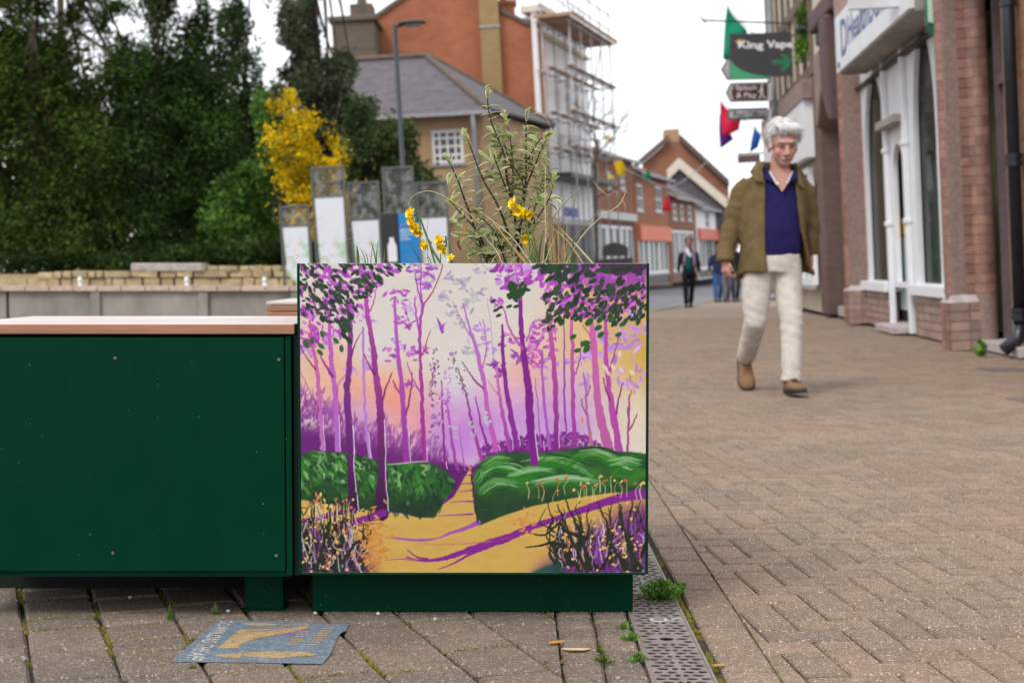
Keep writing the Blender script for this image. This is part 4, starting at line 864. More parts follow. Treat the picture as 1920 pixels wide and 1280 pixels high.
stems = [([(966, 540), (971, 455), (951, 337), (946, 292), (919, 222), (913, 166)], .0045, .0), ([(971, 455), (985, 354), (986, 258), (988, 208)], .0035, .04), ([(985, 354), (1007, 300), (1024, 258)], .0028, -.02), ([(968, 480), (937, 393), (906, 337), (884, 281), (872, 248)], .0034, -.06), ([(930, 540), (912, 489), (870, 371), (853, 326), (836, 292)], .0034, -.09), ([(951, 360), (932, 309), (926, 290)], .0026, -.07), ([(971, 400), (982, 348), (954, 297), (940, 241)], .0028, .03), ([(925, 500), (895, 435), (853, 388), (844, 376)], .0028, -.1),
         ([(958, 400), (962, 330), (957, 262), (945, 215)], .0024, .06), ([(986, 330), (1000, 290), (1003, 262)], .0022, .02), ([(975, 470), (1000, 400), (1015, 345), (1022, 310)], .0026, .06), ([(950, 500), (930, 440), (905, 410), (890, 395)], .0024, -.04), ([(960, 470), (975, 420), (1000, 380), (1012, 370)], .0024, -.05), ([(940, 470), (915, 440), (880, 440), (862, 440)], .0022, -.12), ([(945, 470), (938, 440), (950, 400)], .0022, .05), ([(1000, 380), (1030, 340), (1020, 290)], .002, .05), ([(930, 480), (905, 470), (880, 480)], .002, -.1), ([(960, 480), (990, 440), (1005, 420)], .002, -.02), ([(905, 470), (868, 430), (852, 412)], .0022, .05), ([(990, 300), (1012, 262), (1034, 250)], .002, -.05), ([(880, 395), (862, 352), (862, 330)], .002, -.03), ([(946, 292), (930, 262), (922, 240)], .002, .08), ([(1000, 420), (1030, 372), (1040, 330)], .0022, -.04), ([(906, 337), (925, 312), (905, 290)], .002, .04)]
leaves = []
for pts, r, dy in stems:
    P3 = catmull([w2(x, y, dy*(i/(len(pts)-1))) for i, (x, y) in enumerate(pts)], 6)
    m = MB(); m.tube(P3, [r*(1-.7*i/(len(P3)-1)) for i in range(len(P3))], 6); m.build('stem', M_BARK, shr, True)
    L = [0]
    for i in range(1, len(P3)): L.append(L[-1] + (P3[i]-P3[i-1]).length)
    tot = L[-1]; s_ = max(.02, tot - .42) if tot > .42 else tot*.12
    while s_ < tot:
        i = max(k for k in range(len(L)) if L[k] <= s_); i = min(i, len(P3)-2); t = (s_-L[i])/max(L[i+1]-L[i], 1e-6); p = P3[i].lerp(P3[i+1], t); d = (P3[i+1]-P3[i]).normalized()
        near_tip = (tot - s_) < .045
        for q in range(random.choice((2, 3, 4)) if not near_tip else 4):
            a = random.uniform(0, 6.28); sd_ = Vector((math.cos(a), math.sin(a), random.uniform(-.1, .25))); sd_ = (sd_ - d*sd_.dot(d)).normalized()
            y = (sd_*(1. if not near_tip else .45) + d*(.35 if not near_tip else 1)).normalized(); z = (d - y*d.dot(y)); z = z.normalized() if z.length > .05 else Vector((0, 0, 1)); x = y.cross(z).normalized()
            sc_ = random.uniform(.5, 1.2)*(1 if not near_tip else .75); M = Matrix((x, y, z)).transposed().to_4x4(); M.translation = p
            leaves.append((sc_, M @ Matrix.Scale(sc_, 4), random.randrange(10) if not near_tip else random.randrange(9, 14)))
        s_ += random.uniform(.012, .022) if not near_tip else .008
leaves.sort(key=lambda t: -t[0])
for sc_, M, k in leaves[:290]: o = link('leaf', LM[k], None, shr); o.matrix_local = M
vs, fs, cs, o_ = [], [], [], 0
for sc_, M, k in leaves[290:]:
    v, f, c = LV[k]; A = np.array(M); vs.append(v @ A[:3, :3].T + A[:3, 3]); fs.append(f + o_); cs.append(c); o_ += len(v)
if vs: props(link('small_leaves', np_mesh('small_leaves', np.concatenate(vs), np.concatenate(fs), np.concatenate(cs), True), M_LEAF, shr), kind='stuff')

# daffodils: nodding yellow heads on bent green stems
M_PET = pm('daffodil_petal', (.95, .74, .01), .5, .12, 80); M_TRU = pm('daffodil_trumpet', (.95, .62, .008), .5, .1, 80); M_GST = pm('green_stem', (.10, .16, .04), .5, .2, 60); M_DRY = pm('papery_sheath', (.42, .30, .16), .8, .2, 80)
def petal_mesh():
    vs, fs = [], []; n = 5
    for i in range(n + 1):
        t = i/n; w_ = .0085*math.sin(math.pi*min(1, .12 + t*.86))**.8
        for sx in (-1, 0, 1): vs.append((sx*w_, .023*t, .002*math.sin(t*3) + abs(sx)*.002))
    for i in range(n):
        for k in range(2): a = i*3+k; fs.append((a, a+1, a+4, a+3))
    m = bpy.data.meshes.new('petal'); m.from_pydata(vs, [], fs); m.update(); m.materials.append(M_PET); m.polygons.foreach_set('use_smooth', [True]*len(fs)); return m
PETAL = petal_mesh()
tm = MB(); n = 14; rings = [(0, .005), (.007, .0062), (.014, .0075), (.019, .0105)]; tv = []
for z, r in rings:
    for j in range(n): a = j*2*math.pi/n; rr = r*(1 + (.12*(j % 2) if z > .018 else 0)); tv.append((math.cos(a)*rr, math.sin(a)*rr, z))
tm.add(tv, [(i*n+j, i*n+(j+1) % n, (i+1)*n+(j+1) % n, (i+1)*n+j) for i in range(3) for j in range(n)]); TRUM = tm.mesh('trumpet', True); TRUM.materials.append(M_TRU)
def daffodil(label, stem_px, dy, heads):
    b = at(stem_px[0][0], stem_px[0][1], YS + dy); root = thing('daffodil', label, 'flower', tuple(b), group='daffodils in the planter')
    P3 = catmull([at(x, y, YS + dy) - b for x, y in stem_px], 5); m = MB(); m.tube(P3, [.0032*(1-.35*i/len(P3)) for i in range(len(P3))], 7); m.build('stem', M_GST, root, True)
    for (px, py, dirv, sc_) in heads:
        sc_ *= 1.15; p = at(px, py, YS + dy) - b; d = Vector(dirv).normalized(); q = d.to_track_quat('Z', 'Y').to_matrix().to_4x4(); q.translation = p
        tip = P3[-1]; mid = (tip + p)/2 + Vector((0, 0, .012)); nk = catmull([tip, mid, p - d*.012*sc_], 5); m = MB(); m.tube(nk, .0013, 6); m.build('neck', M_GST, root, True)
        m = MB(); m.ell(p - d*.008*sc_, .0035*sc_, 8, 6); m.build('seed_pod', M_GST, root, True)
        for k in range(6):
            o = link('petal', PETAL, None, root); tilt = random.uniform(.05, .6); o.matrix_local = q @ Matrix.Rotation(k*math.pi/3 + random.uniform(-.15, .15), 4, 'Z') @ Matrix.Rotation(tilt, 4, 'X') @ Matrix.Scale(sc_*random.uniform(.9, 1.1), 4)
        o = link('trumpet', TRUM, None, root); o.matrix_local = q @ Matrix.Scale(sc_, 4)
    return root
daffodil('daffodil cluster with crowded nodding heads furthest left, above the blue panel', [(838, 512), (812, 470), (797, 435), (788, 408)], -.16, [(774, 402, (-.8, -.5, .3), .72), (776, 414, (-.8, -.6, -.1), .7), (780, 425, (-.6, -.7, -.35), .72), (786, 432, (-.4, -.7, -.5), .7)])
daffodil('daffodil with two open heads just left of the shrub', [(852, 512), (846, 485), (842, 452)], -.14, [(829, 452, (-.75, -.5, .25), .75), (832, 463, (-.6, -.7, -.35), .75)])
daffodil('blurred daffodil lower left behind the nodding cluster', [(826, 512), (815, 490), (806, 460)], .2, [(802, 458, (-.8, -.3, -.3), .85)])
daffodil('daffodil with long yellow head in the middle of the shrub', [(1000, 512), (992, 450), (986, 405), (980, 382)], -.12, [(966, 384, (-.7, -.5, .4), .72), (974, 395, (-.3, -.8, -.2), .75), (986, 400, (.5, -.6, -.5), .72)])
daffodil('daffodil low on the right side of the shrub', [(1012, 512), (1006, 470), (1000, 440)], -.05, [(990, 447, (-.4, -.8, -.2), .75)])
daffodil('small daffodil bud at the foot of the shrub beside the rim', [(842, 512), (846, 498), (849, 490)], -.2, [(846, 485, (-.5, -.6, .5), .45)])
# dead curled brown leaf
m = MB(); vs = []
for i in range(7):
    for j in range(4): a = i*.75; vs.append((.012*math.cos(a)*(.5+j*.2) , -.004*j, -.05*i/6 + .006*math.sin(a+j)))
m.add(vs, [(i*4+j, i*4+j+1, (i+1)*4+j+1, (i+1)*4+j) for i in range(6) for j in range(3)])
o = m.build('dead_leaf', pm('brown_leaf', (.26, .11, .035), .7, .35, 90), None, True, loc=tuple(at(866, 428, YS - .13))); props(o, 'curled brown dead leaf caught in the left side of the shrub', 'leaf')
# grasses and straps: every blade its own part
M_BL = {'green': pm('blade_green', (.075, .15, .028), .5, .25, 50), 'olive': pm('blade_olive', (.22, .23, .07), .55, .2, 50), 'tan': pm('blade_tan', (.46, .30, .13), .65, .2, 50), 'straw': pm('blade_straw', (.58, .46, .27), .6, .2, 50)}
def blade(root, pts, wpx, kind, dy):
    P3 = catmull([at(x, y, YS + dy) - Vector(root.location) for x, y in pts], 5); w_ = wpx*.72/2/750; vs, fs = [], []; n = len(P3)
    for i, p in enumerate(P3):
        t = i/(n-1); ww = w_*(1-t**2.2*.85); d = (P3[min(i+1, n-1)] - P3[max(i-1, 0)]).normalized(); s_ = d.cross(Vector((0, 1, .25))); s_ = s_.normalized() if s_.length > 1e-5 else Vector((1, 0, 0)); k = s_.cross(d)*ww*.5
        vs += [p - s_*ww, p + k, p + s_*ww, p - k*.6]
    for i in range(n-1):
        for j in range(4): fs.append((i*4+j, i*4+(j+1) % 4, i*4+4+(j+1) % 4, i*4+4+j))
    m = MB(); m.add(vs, fs); m.build('blade', M_BL[kind], root, True)
tan = thing('grass_clump', 'clump of dry tan grass standing upright right of the shrub', 'grass', tuple(at(1050, 512, YS)))
for pts, w_, k, dy in [([(1048, 512), (1047, 450), (1049, 362)], 4, 'tan', 0), ([(1056, 512), (1056, 440), (1058, 372)], 4, 'tan', .02), ([(1040, 512), (1036, 450), (1032, 380)], 5, 'tan', 0), ([(1060, 512), (1058, 460), (1050, 420)], 5, 'tan', -.03), ([(1044, 512), (1040, 470), (1038, 430)], 8, 'tan', .03), ([(1052, 512), (1054, 470), (1060, 430)], 7, 'tan', .03), ([(1096, 500), (1066, 455), (1032, 425)], 6, 'tan', -.08), ([(1116, 500), (1085, 465), (1052, 430)], 7, 'straw', -.06), ([(1036, 512), (1030, 440), (1027, 400)], 5, 'tan', 0), ([(1066, 512), (1062, 470), (1052, 440), (1046, 400)], 4, 'olive', -.02), ([(1030, 512), (1036, 460), (1040, 415)], 4, 'tan', .05), ([(1050, 512), (1044, 440), (1040, 392)], 3, 'tan', .06), ([(1058, 512), (1063, 450), (1061, 410)], 3, 'straw', .05)]: blade(tan, pts, w_, k, dy)
arch = thing('grass_clump', 'thin arching straw coloured grass stems curling over to the right', 'grass', tuple(at(1060, 512, YS - .05)))
for pts, w_, k, dy in [([(1050, 512), (1075, 450), (1110, 410), (1130, 393), (1158, 386)], 2.6, 'olive', -.08), ([(1052, 512), (1090, 445), (1130, 405), (1160, 385), (1172, 362), (1170, 345)], 3, 'straw', -.05), ([(1165, 372), (1172, 385), (1172, 398)], 1.6, 'straw', -.05), ([(1035, 500), (1030, 430), (1060, 380), (1100, 350), (1140, 325)], 2, 'olive', -.1), ([(1114, 341), (1122, 352), (1140, 366), (1152, 359)], 1.8, 'straw', .02), ([(1152, 359), (1158, 361), (1152, 370)], 1.2, 'straw', .02), ([(1066, 460), (1074, 400), (1084, 340), (1080, 300)], 1.6, 'olive', .05), ([(990, 512), (1010, 450), (1060, 400), (1080, 390)], 2, 'olive', -.12), ([(1020, 480), (1040, 440), (1070, 415)], 2, 'olive', .08), ([(1024, 455), (1022, 380), (1023, 300)], 3.2, 'straw', -.1), ([(1000, 214), (1014, 212), (1026, 226), (1034, 242)], 1.8, 'straw', -.03), ([(900, 420), (870, 392), (820, 362), (790, 360), (768, 374), (766, 398)], 2.2, 'straw', -.14), ([(1020, 300), (1040, 285), (1062, 276)], 1.4, 'olive', -.05)]: blade(arch, pts, w_, k, dy)
low = thing('grass_clump', 'tangle of fallen straw and green blades at the foot of the shrub', 'grass', tuple(at(960, 512, YS - .1)))
for pts, w_, k, dy in [([(990, 500), (950, 450), (915, 405)], 9, 'tan', -.14), ([(1000, 500), (955, 440), (890, 390)], 4, 'straw', -.16), ([(975, 512), (960, 460), (950, 380), (957, 340)], 3, 'olive', -.16), ([(950, 512), (930, 470), (905, 440)], 3, 'straw', -.18), ([(918, 500), (930, 480), (955, 468)], 2.5, 'straw', -.2), ([(1010, 512), (1012, 470), (1020, 430)], 6, 'green', -.05), ([(1020, 512), (1022, 470), (1030, 440)], 8, 'green', .02), ([(1005, 512), (1000, 460), (980, 430)], 4, 'green', -.08), ([(1030, 512), (1024, 470), (1026, 450)], 10, 'green', .05), ([(985, 512), (1000, 460), (1035, 410), (1050, 390)], 3, 'olive', -.18), ([(965, 512), (962, 440), (968, 360), (985, 310)], 2.5, 'olive', -.17), ([(1070, 512), (1078, 470), (1085, 445)], 7, 'green', .15), ([(1062, 512), (1076, 480), (1074, 450)], 7, 'green', .18), ([(900, 512), (890, 495), (870, 480)], 3, 'green', -.1), ([(1000, 512), (1020, 490), (1035, 482)], 2.5, 'straw', -.2), ([(940, 512), (960, 490), (985, 470)], 2, 'straw', -.2)]: blade(low, pts, w_, k, dy)
for k in range(34):
    x = random.uniform(890, 1070); h_ = random.uniform(25, 85); ln = random.gauss(0, 22); blade(low, [(x, 514), (x+ln*.4, 500-h_*.4), (x+ln, 495-h_)], random.uniform(1.5, 4), random.choice(['green', 'olive', 'tan', 'olive', 'straw']), random.uniform(-.2, .25))
lef = thing('grass_clump', 'sparse dark green blades near the left corner of the planter', 'grass', tuple(at(690, 512, YS)))
for pts, w_, k, dy in [([(672, 512), (671, 480), (669, 461)], 9, 'green', -.1), ([(686, 512), (684, 485), (675, 464)], 3, 'green', -.1), ([(690, 512), (689, 485), (683, 470)], 2.5, 'green', -.1), ([(706, 512), (703, 480), (695, 452)], 4, 'green', -.08), ([(707, 512), (706, 480), (709, 450)], 3, 'green', -.08), ([(694, 512), (696, 480), (700, 455)], 3, 'olive', .05), ([(660, 512), (656, 490), (650, 472)], 3, 'olive', 0), ([(719, 512), (720, 490), (721, 466)], 3, 'olive', .08), ([(800, 512), (785, 485), (766, 450)], 4, 'green', -.1), ([(785, 512), (775, 490), (760, 478)], 3, 'olive', .05), ([(830, 512), (826, 490), (826, 466)], 4, 'green', -.05), ([(805, 512), (800, 450), (804, 400)], 1.6, 'green', -.05), ([(815, 512), (808, 492), (803, 480)], 3, 'green', .05)]: blade(lef, pts, w_, k, dy)
# ------------------------------------------------------------------ left background: walls, boards, trees
M_CONC = pm('weathered_concrete', (.24, .22, .195), .9, .3, 3.5, .3, 30, rnd=.18, stretch=(1, 1, .4))
M_COPE = pm('pink_coping', (.48, .36, .31), .85, .15, 20, rnd=.12)
rw = thing('retaining_wall', 'low grey concrete retaining wall with a pink brick coping behind the bench', 'wall', (-3.5, 14, 0))
x = -4.0
pms = [block_mesh('p', .01, .01)]
while x < 1.9:
    w_ = random.choice((.82, .86, 1.0)); m = MB(); m.box((x + .012, random.uniform(0, .02), 0), (x + w_ - .012, .22, .618)); m.build('concrete_panel', M_CONC, rw, bevel=.006)
    if random.random() < .5: m = MB(); m.box((x - .045, -.03, 0), (x + .045, -.002, .616)); m.build('pilaster', M_CONC, rw, bevel=.006)
    x += w_
cm = MB(); cm.box((-.106, -.04, .622), (.106, .26, .665)); cme = cm.mesh('coping_brick'); cme.materials.append(M_COPE)
x = -4.0
while x < 1.9: link('coping_brick', cme, None, rw, (x, random.uniform(-.004, .004), random.uniform(-.003, .003))); x += .222
M_WPOST = pm('white_post_paint', (.68, .67, .66), .6)
for px, lab in ((157, 'short white post behind the coping furthest left'), (357, 'short white post behind the coping in the middle of three'), (503, 'short white post behind the coping nearest the map boards')):
    b = at(px, 537, 15.6); m = MB(); m.tube([(0, 0, 0), (0, 0, .74), (0, 0, .745)], [.022, .022, .012], 10); m.tube([(0, 0, .70), (0, 0, .715)], .026, 10); o = m.build('bollard', M_WPOST, None, True, loc=(b.x, 15.6, 0)); o.rotation_euler = (0, LEAN, 0); props(o, lab, 'post')
# rubble wall
M_STONE = pm('sandstone', (.42, .325, .19), .9, .3, 6, .5, 25, rnd=.14)
M_CAPST = pm('cap_stone', (.40, .35, .32), .9, .25, 8, .3, 30)
sw_ = thing('stone_wall', 'rubble sandstone garden wall under the dark yew trees', 'wall', (-5.5, 22, 0))
m = MB(); m.box((-4.5, .1, 0), (3.6, .5, .76)); m.build('core', pm('lime_mortar', (.35, .27, .16), .95, .3, 15), sw_)
smesh = []
for k in range(7):
    bm = bmesh.new(); bmesh.ops.create_cube(bm, size=1); bmesh.ops.bevel(bm, geom=bm.edges[:], offset=.07, segments=1, affect='EDGES')
    for v in bm.verts: v.co += Vector((random.uniform(-.05, .05), random.uniform(-.05, .05), random.uniform(-.05, .05)))
    me = bpy.data.meshes.new('stone'); bm.to_mesh(me); bm.free(); me.materials.append(M_STONE); smesh.append(me)
z = 0.; row = 0
def wall_top(xl):
    px = 960 + (xl - 5.5) * F / 22
    return H + (508 - np.interp(px, [0, 130, 240, 400, 540, 800], [516, 509, 501, 499, 499, 499])) * 22 / F
while z < .86:
    h_ = random.choice((.085, .11, .14)); x = -4.5 - random.uniform(0, .2)
    while x < 3.6:
        w_ = random.choice((.12, .18, .26, .36))*random.uniform(.8, 1.2)
        if z + h_*.6 < wall_top(x): o = link('stone', random.choice(smesh), None, sw_, (x + w_/2, (.1 + random.uniform(-.03, .03)), min(z + h_/2, wall_top(x) - h_*.35))); o.scale = (w_ - .015, .24, h_ - .015)
        x += w_
    z += h_
m = MB(); m.box((-.04, -.05, .80), (1.0, .5, .92)); m.build('cap_slab', M_CAPST, sw_, bevel=.02)

# map boards
def screen_mat():
    b = NB('perforated_screen'); v = b.pos('obj'); n = b.noise(v, 7, 4); b.set(b.mix(b.ramp(n, .45, .55), (.09, .095, .09), (.24, .25, .24)), .5, .4, .3)
    tr = b.n('ShaderNodeBsdfTransparent'); ms = b.n('ShaderNodeMixShader'); b.l(b.ramp(b.noise(v, 11, 3), .44, .56, .3, .75), ms.inputs[0]); b.l(tr.outputs[0], ms.inputs[1]); b.l(b.b.outputs[0], ms.inputs[2]); b.l(ms.outputs[0], b.t.nodes['Material Output'].inputs['Surface']); return b.mat
def map_mat():
    b = NB('printed_map'); v = b.pos('obj'); c = b.mix(b.ramp(b.noise(v, 5, 2), .52, .6), (.68, .70, .76), (.42, .58, .40)); c = b.mix(b.ramp(b.noise(v, 16, 3), .6, .66), c, (.62, .46, .34))
    sp = b.n('ShaderNodeSeparateXYZ'); b.l(v, sp.inputs[0]); c = b.mix(b.ramp(sp.outputs[2], 1.12, 1.32), c, (.68, .70, .76)); c = b.mix(b.ramp(b.noise(b.pos('obj', (1, 1, 7)), 14, 2), .62, .68, 0, .5), c, (.35, .36, .4)); return b.set(c, .35, .4)
M_SCR, M_MAP, M_PFR = screen_mat(), map_mat(), pm('board_frame_steel', (.12, .125, .12), .5, .15, 20, metal=.4)
for px0, px1, pyt, pym, lab in ((528, 580, 385, 424, 'lowest map board at the left end of the row of upright boards'), (589, 648, 312, 369, 'tallest white map board standing in front of the yellow bush'), (657, 712, 340, 412, 'grey framed map board between the tall white board and the black water station'), (722, 777, 312, 402, 'tall grey board directly behind the black and blue water station'), (784, 840, 340, 407, 'map board at the right end of the row, half behind the shrub')):
    Yb = 20.; b = at((px0+px1)/2, 560, Yb); fr = Frame((b.x, Yb, 0)); t = thing('map_board', lab, 'information board', frame=fr, group='row of upright map boards')
    zt = fr.p((px0+px1)/2, pyt, Yb).z; zm = fr.p((px0+px1)/2, pym, Yb).z; hw = (px1-px0)/2*Yb/F
    b.x = fr.p((px0+px1)/2, (pyt+480)/2, Yb).x; cx = b.x
    for sx in (-1, 1): m = MB(); m.box((cx + sx*hw - .014, -.03, 0), (cx + sx*hw + .014, .03, zt)); m.build('post', M_PFR, t)
    m = MB(); m.box((cx - hw + .0145, -.025, zt - .03), (cx + hw - .0145, .025, zt - .001)); m.build('rail', M_PFR, t); m = MB(); m.box((cx - hw + .0145, -.025, zm - .012), (cx + hw - .0145, .025, zm + .012)); m.build('rail', M_PFR, t)
    m = MB(); m.box((cx - hw + .0145, -.004, zm + .0125), (cx + hw - .0145, .004, zt - .0305)); m.build('screen', M_SCR, t)
    m = MB(); r_ = .16; pl_ = [(cx - hw + .02, zm - .0125), (cx + hw - .02, zm - .0125), (cx + hw - .02, .60)] + [(cx - hw + .02 + r_*(1 - math.cos(a)), .60 + r_*(1 - math.sin(a))) for a in np.linspace(math.pi/2, 0, 6)][:0] + [(cx - hw + .02 + .2, .62), (cx - hw + .02 + .07, .70), (cx - hw + .02 + .02, .84)]
    m.prism(pl_, -.022, .022); m.build('map', M_MAP, t)
    m = MB(); m.box((cx - hw + .0145, -.012, .02), (cx + hw - .0145, .012, .58)); m.build('foot_panel', M_PFR, t)
# drinking water refill station
fr = Frame((at(747, 560, 18.6).x, 18.6, 0)); ws = thing('water_station', 'black and blue water refill station with a white bottle picture', 'water station', frame=fr)
hx = lambda px, py: (fr.p(px, py, 18.6).x, fr.p(px, py, 18.6).z)
xa, zt = hx(712, 400); xb, _ = hx(745, 400); xc, _ = hx(783, 403)
m = MB(); m.box((xa, 0, 0), (xb, .4, zt)); m.build('black_cabinet', pm('black_gloss', (.012, .012, .015), .3, spec=.5), ws, bevel=.01)
m = MB(); m.box((xb + .002, .01, 0), (xc, .4, zt - .02)); m.build('blue_panel', pm('blue_panel', (.012, .20, .52), .4, .08), ws, bevel=.008)
bx0 = (xa + xb)/2 + .02; m = MB(); m.prism([(bx0 - .055, .92), (bx0 + .055, .92), (bx0 + .055, 1.12), (bx0 + .03, 1.17), (bx0 + .025, 1.22), (bx0 - .025, 1.22), (bx0 - .03, 1.17), (bx0 - .055, 1.12)], -.006, -.001); m.build('bottle_picture', pm('white_print', (.72, .73, .76), .5, .05), ws)
for k, (zz, wd, mt) in enumerate(((1.36, .9, (.28, .2, .45)), (1.3, .75, (.45, .6, .8)), (1.27, .6, (.45, .6, .8)), (1.24, .75, (.45, .6, .8)), (1.21, .5, (.45, .6, .8)), (1.18, .6, (.45, .6, .8)))):
    m = MB(); m.box((xb + .02, .004, zz), (xb + .02 + (xc - xb - .04)*wd, .009, zz + .014)); m.build('print_line', pm('print%d' % k, mt, .5), ws)

# lamp post
fr = Frame((at(757, 560, 24).x, 24, 0)); lp = thing('street_lamp', 'dark grey street lamp with a flat round head above the map boards', 'street lamp', frame=fr)
M_LAMP = pm('lamp_grey', (.045, .052, .065), .5, .1, 10, metal=.2); zt = fr.p(740, 48, 24).z; xo = fr.p(740, 48, 24).x
m = MB(); m.tube([(xo, 0, 0), (xo, 0, 1.), (xo, 0, 1.02), (xo, 0, zt)], [.065, .065, .042, .036], 12); m.build('post', M_LAMP, lp, True)
m = MB(); m.tube([(xo, 0, zt - .03), (xo + .12, 0, zt + .01), (xo + .2, 0, zt + .02)], .03, 8); m.build('arm', M_LAMP, lp, True)
m = MB(); m.ell((xo + .28, 0, zt + .02), (.23, .19, .045), 20, 8); m.build('lamp_head', M_LAMP, lp, True)
m = MB(); m.ell((xo + .29, 0, zt - .008), (.17, .14, .03), 16, 6); m.build('lens', pm('lamp_lens', (.35, .36, .38), .3), lp, True)

# ------------------------------------------------------------------ trees
def cloud(blobs, n, size, cols, seed, hollow=.45, fuzz=.2, aspect=.45, droop=.0, gap=.0, gscale=1.2):
    r = np.random.default_rng(seed); wts = np.array([b[2] if len(b) > 2 else b[1][0]*b[1][2] for b in blobs]); wts = wts/wts.sum()
    k = r.choice(len(blobs), n, p=wts); d = r.normal(size=(n, 3)); d /= np.linalg.norm(d, axis=1)[:, None]
    rad = (hollow + (1-hollow)*r.random(n)**.7) * (1 + fuzz*r.normal(size=n))
    C = np.array([b[0] for b in blobs])[k]; Rr = np.array([b[1] for b in blobs])[k]; p = C + d*Rr*rad[:, None]
    if gap:
        f = np.array([noise.noise(Vector(q*gscale)) for q in p]); p = p[f > gap-.35]; d = d[f > gap-.35]
    n = len(p); a = r.normal(size=(n, 3)) + d*.6; a[:, 2] -= droop; a /= np.linalg.norm(a, axis=1)[:, None]; b = np.cross(a, r.normal(size=(n, 3))); b /= np.linalg.norm(b, axis=1)[:, None]
    s = size*r.uniform(.6, 1.5, n)[:, None]; V = np.stack([p - a*s*.5, p + b*s*aspect*.5, p + a*s*.5, p - b*s*aspect*.5], 1).reshape(-1, 3)
    cc = np.array(cols)[r.integers(0, len(cols), n)]*r.uniform(.7, 1.3, n)[:, None]
    # whole sprays share a tint
    cc = cc*np.array([1.35, 1.5, 1.0]); tint = np.array([max(.35, .95 + 1.1*noise.noise(Vector(q*1.25)) + .5*noise.noise(Vector(q*3.1))) for q in p])[:, None]; cc = cc*tint
    return V, np.arange(n*4).reshape(-1, 4), np.repeat(cc, 4, 0)
M_FOL = attr_mat('foliage', .7, .06, .1, trans=.3); M_TRUNK = pm('bark', (.07, .055, .045), .9, .35, 8, .5, 20); M_TWIG = pm('bare_twig', (.13, .10, .085), .9, .25, 8)
def tree(name, label, base, trunk, blobs, n, size, cols, seed, branches=10, cat='tree', group=None, tr=.18, **kw):
    b = Vector(base); t = thing(name, label, cat, tuple(b), group=group)
    rr = random.Random(seed); m = MB(); P3 = catmull([Vector(p) for p in trunk], 4); m.tube(P3, [tr*(1 - .8*i/len(P3)) for i in range(len(P3))], 9); m.build('trunk', M_TRUNK, t, True)
    lm = MB()
    for k in range(branches):
        bl = rr.choice(blobs); i = rr.randrange(len(P3)//3, len(P3)); e = Vector(bl[0]) + Vector((rr.uniform(-.7, .7)*bl[1][0], rr.uniform(-.7, .7)*bl[1][1], rr.uniform(-.3, .8)*bl[1][2])); mid = P3[i].lerp(e, .5) + Vector((rr.gauss(0, .1), rr.gauss(0, .1), .1)); pts = catmull([P3[i], mid, e], 4); lm.tube(pts, [tr*.32*(1 - .85*q/len(pts)) for q in range(len(pts))], 5)
    if branches: lm.build('limbs', M_TRUNK, t, True)
    V, Fc, C = cloud(blobs, n, size, cols, seed, **kw); props(link('crown', np_mesh('crown', V, Fc, C), M_FOL, t), kind='stuff'); return t
def bl_px(base, lst):
    """blobs given as (px, py, radius_x_px, radius_z_px, dy) at the tree's own distance"""
    b = Vector(base); out_ = []
    for px, py, rx, rz_, dy in lst:
        p = at(px, py, b.y + dy) - b; k = (b.y + dy)/F; out_.append((tuple(p), (rx*k, max(rx*k*.8, .5), rz_*k), rx*rz_))
    return out_
YEW = [(.030, .050, .016), (.042, .062, .018), (.022, .038, .014), (.06, .075, .02)]; CON = [(.035, .055, .030), (.05, .068, .036), (.026, .042, .024)]; LAU = [(.055, .105, .03), (.075, .13, .035), (.036, .075, .024)]; HOL = [(.035, .055, .028), (.05, .075, .035), (.028, .04, .022), (.07, .09, .05)]
bs = lambda px, Y: (at(px, 500, Y).x, Y, 0)
b = bs(60, 27.); tree('yew_tree', 'broad dark yew tree filling the left edge of the picture', b, [(0, 0, 0), (.1, 0, 2), (0, .1, 4), (.1, 0, 5.2)], bl_px(b, [(10, 430, 110, 90, 0), (130, 440, 110, 80, -.3), (30, 300, 110, 110, .2), (140, 320, 100, 100, 0), (60, 170, 90, 90, .3), (-20, 120, 110, 110, .5), (165, 225, 60, 80, .6), (110, 60, 60, 70, .6), (-60, 300, 110, 170, .3), (-80, 480, 120, 80, 0), (60, -60, 100, 90, .5), (30, 40, 80, 70, .4), (130, -20, 70, 60, .5), (90, 110, 60, 60, .4), (185, 120, 46, 60, .5), (-10, 200, 80, 80, .2)]), 68000, .10, YEW, 1, 9, tr=.11, droop=.4, gap=.06, aspect=.36)
b = bs(300, 27.6); tree('yew_tree', 'tall dark yew tree right of the broad one behind the stone wall', b, [(0, 0, 0), (-.05, 0, 2), (0, .1, 4), (0, 0, 5.2)], bl_px(b, [(250, 440, 100, 75, 0), (350, 430, 80, 80, 0), (280, 310, 100, 100, 0), (370, 300, 60, 100, .1), (270, 180, 80, 100, .2), (350, 170, 60, 100, .3), (330, 50, 50, 90, .2), (370, 60, 40, 70, .4), (300, -60, 70, 90, .2), (420, 420, 50, 80, .3), (395, 120, 45, 80, .3), (252, 135, 45, 60, .4), (300, 20, 30, 50, .4), (215, 40, 40, 50, .6), (420, 250, 40, 80, .3)]), 56000, .10, [(.026, .050, .018), (.036, .062, .02), (.02, .036, .014)], 2, 9, tr=.11, droop=.4, gap=.06, aspect=.36)
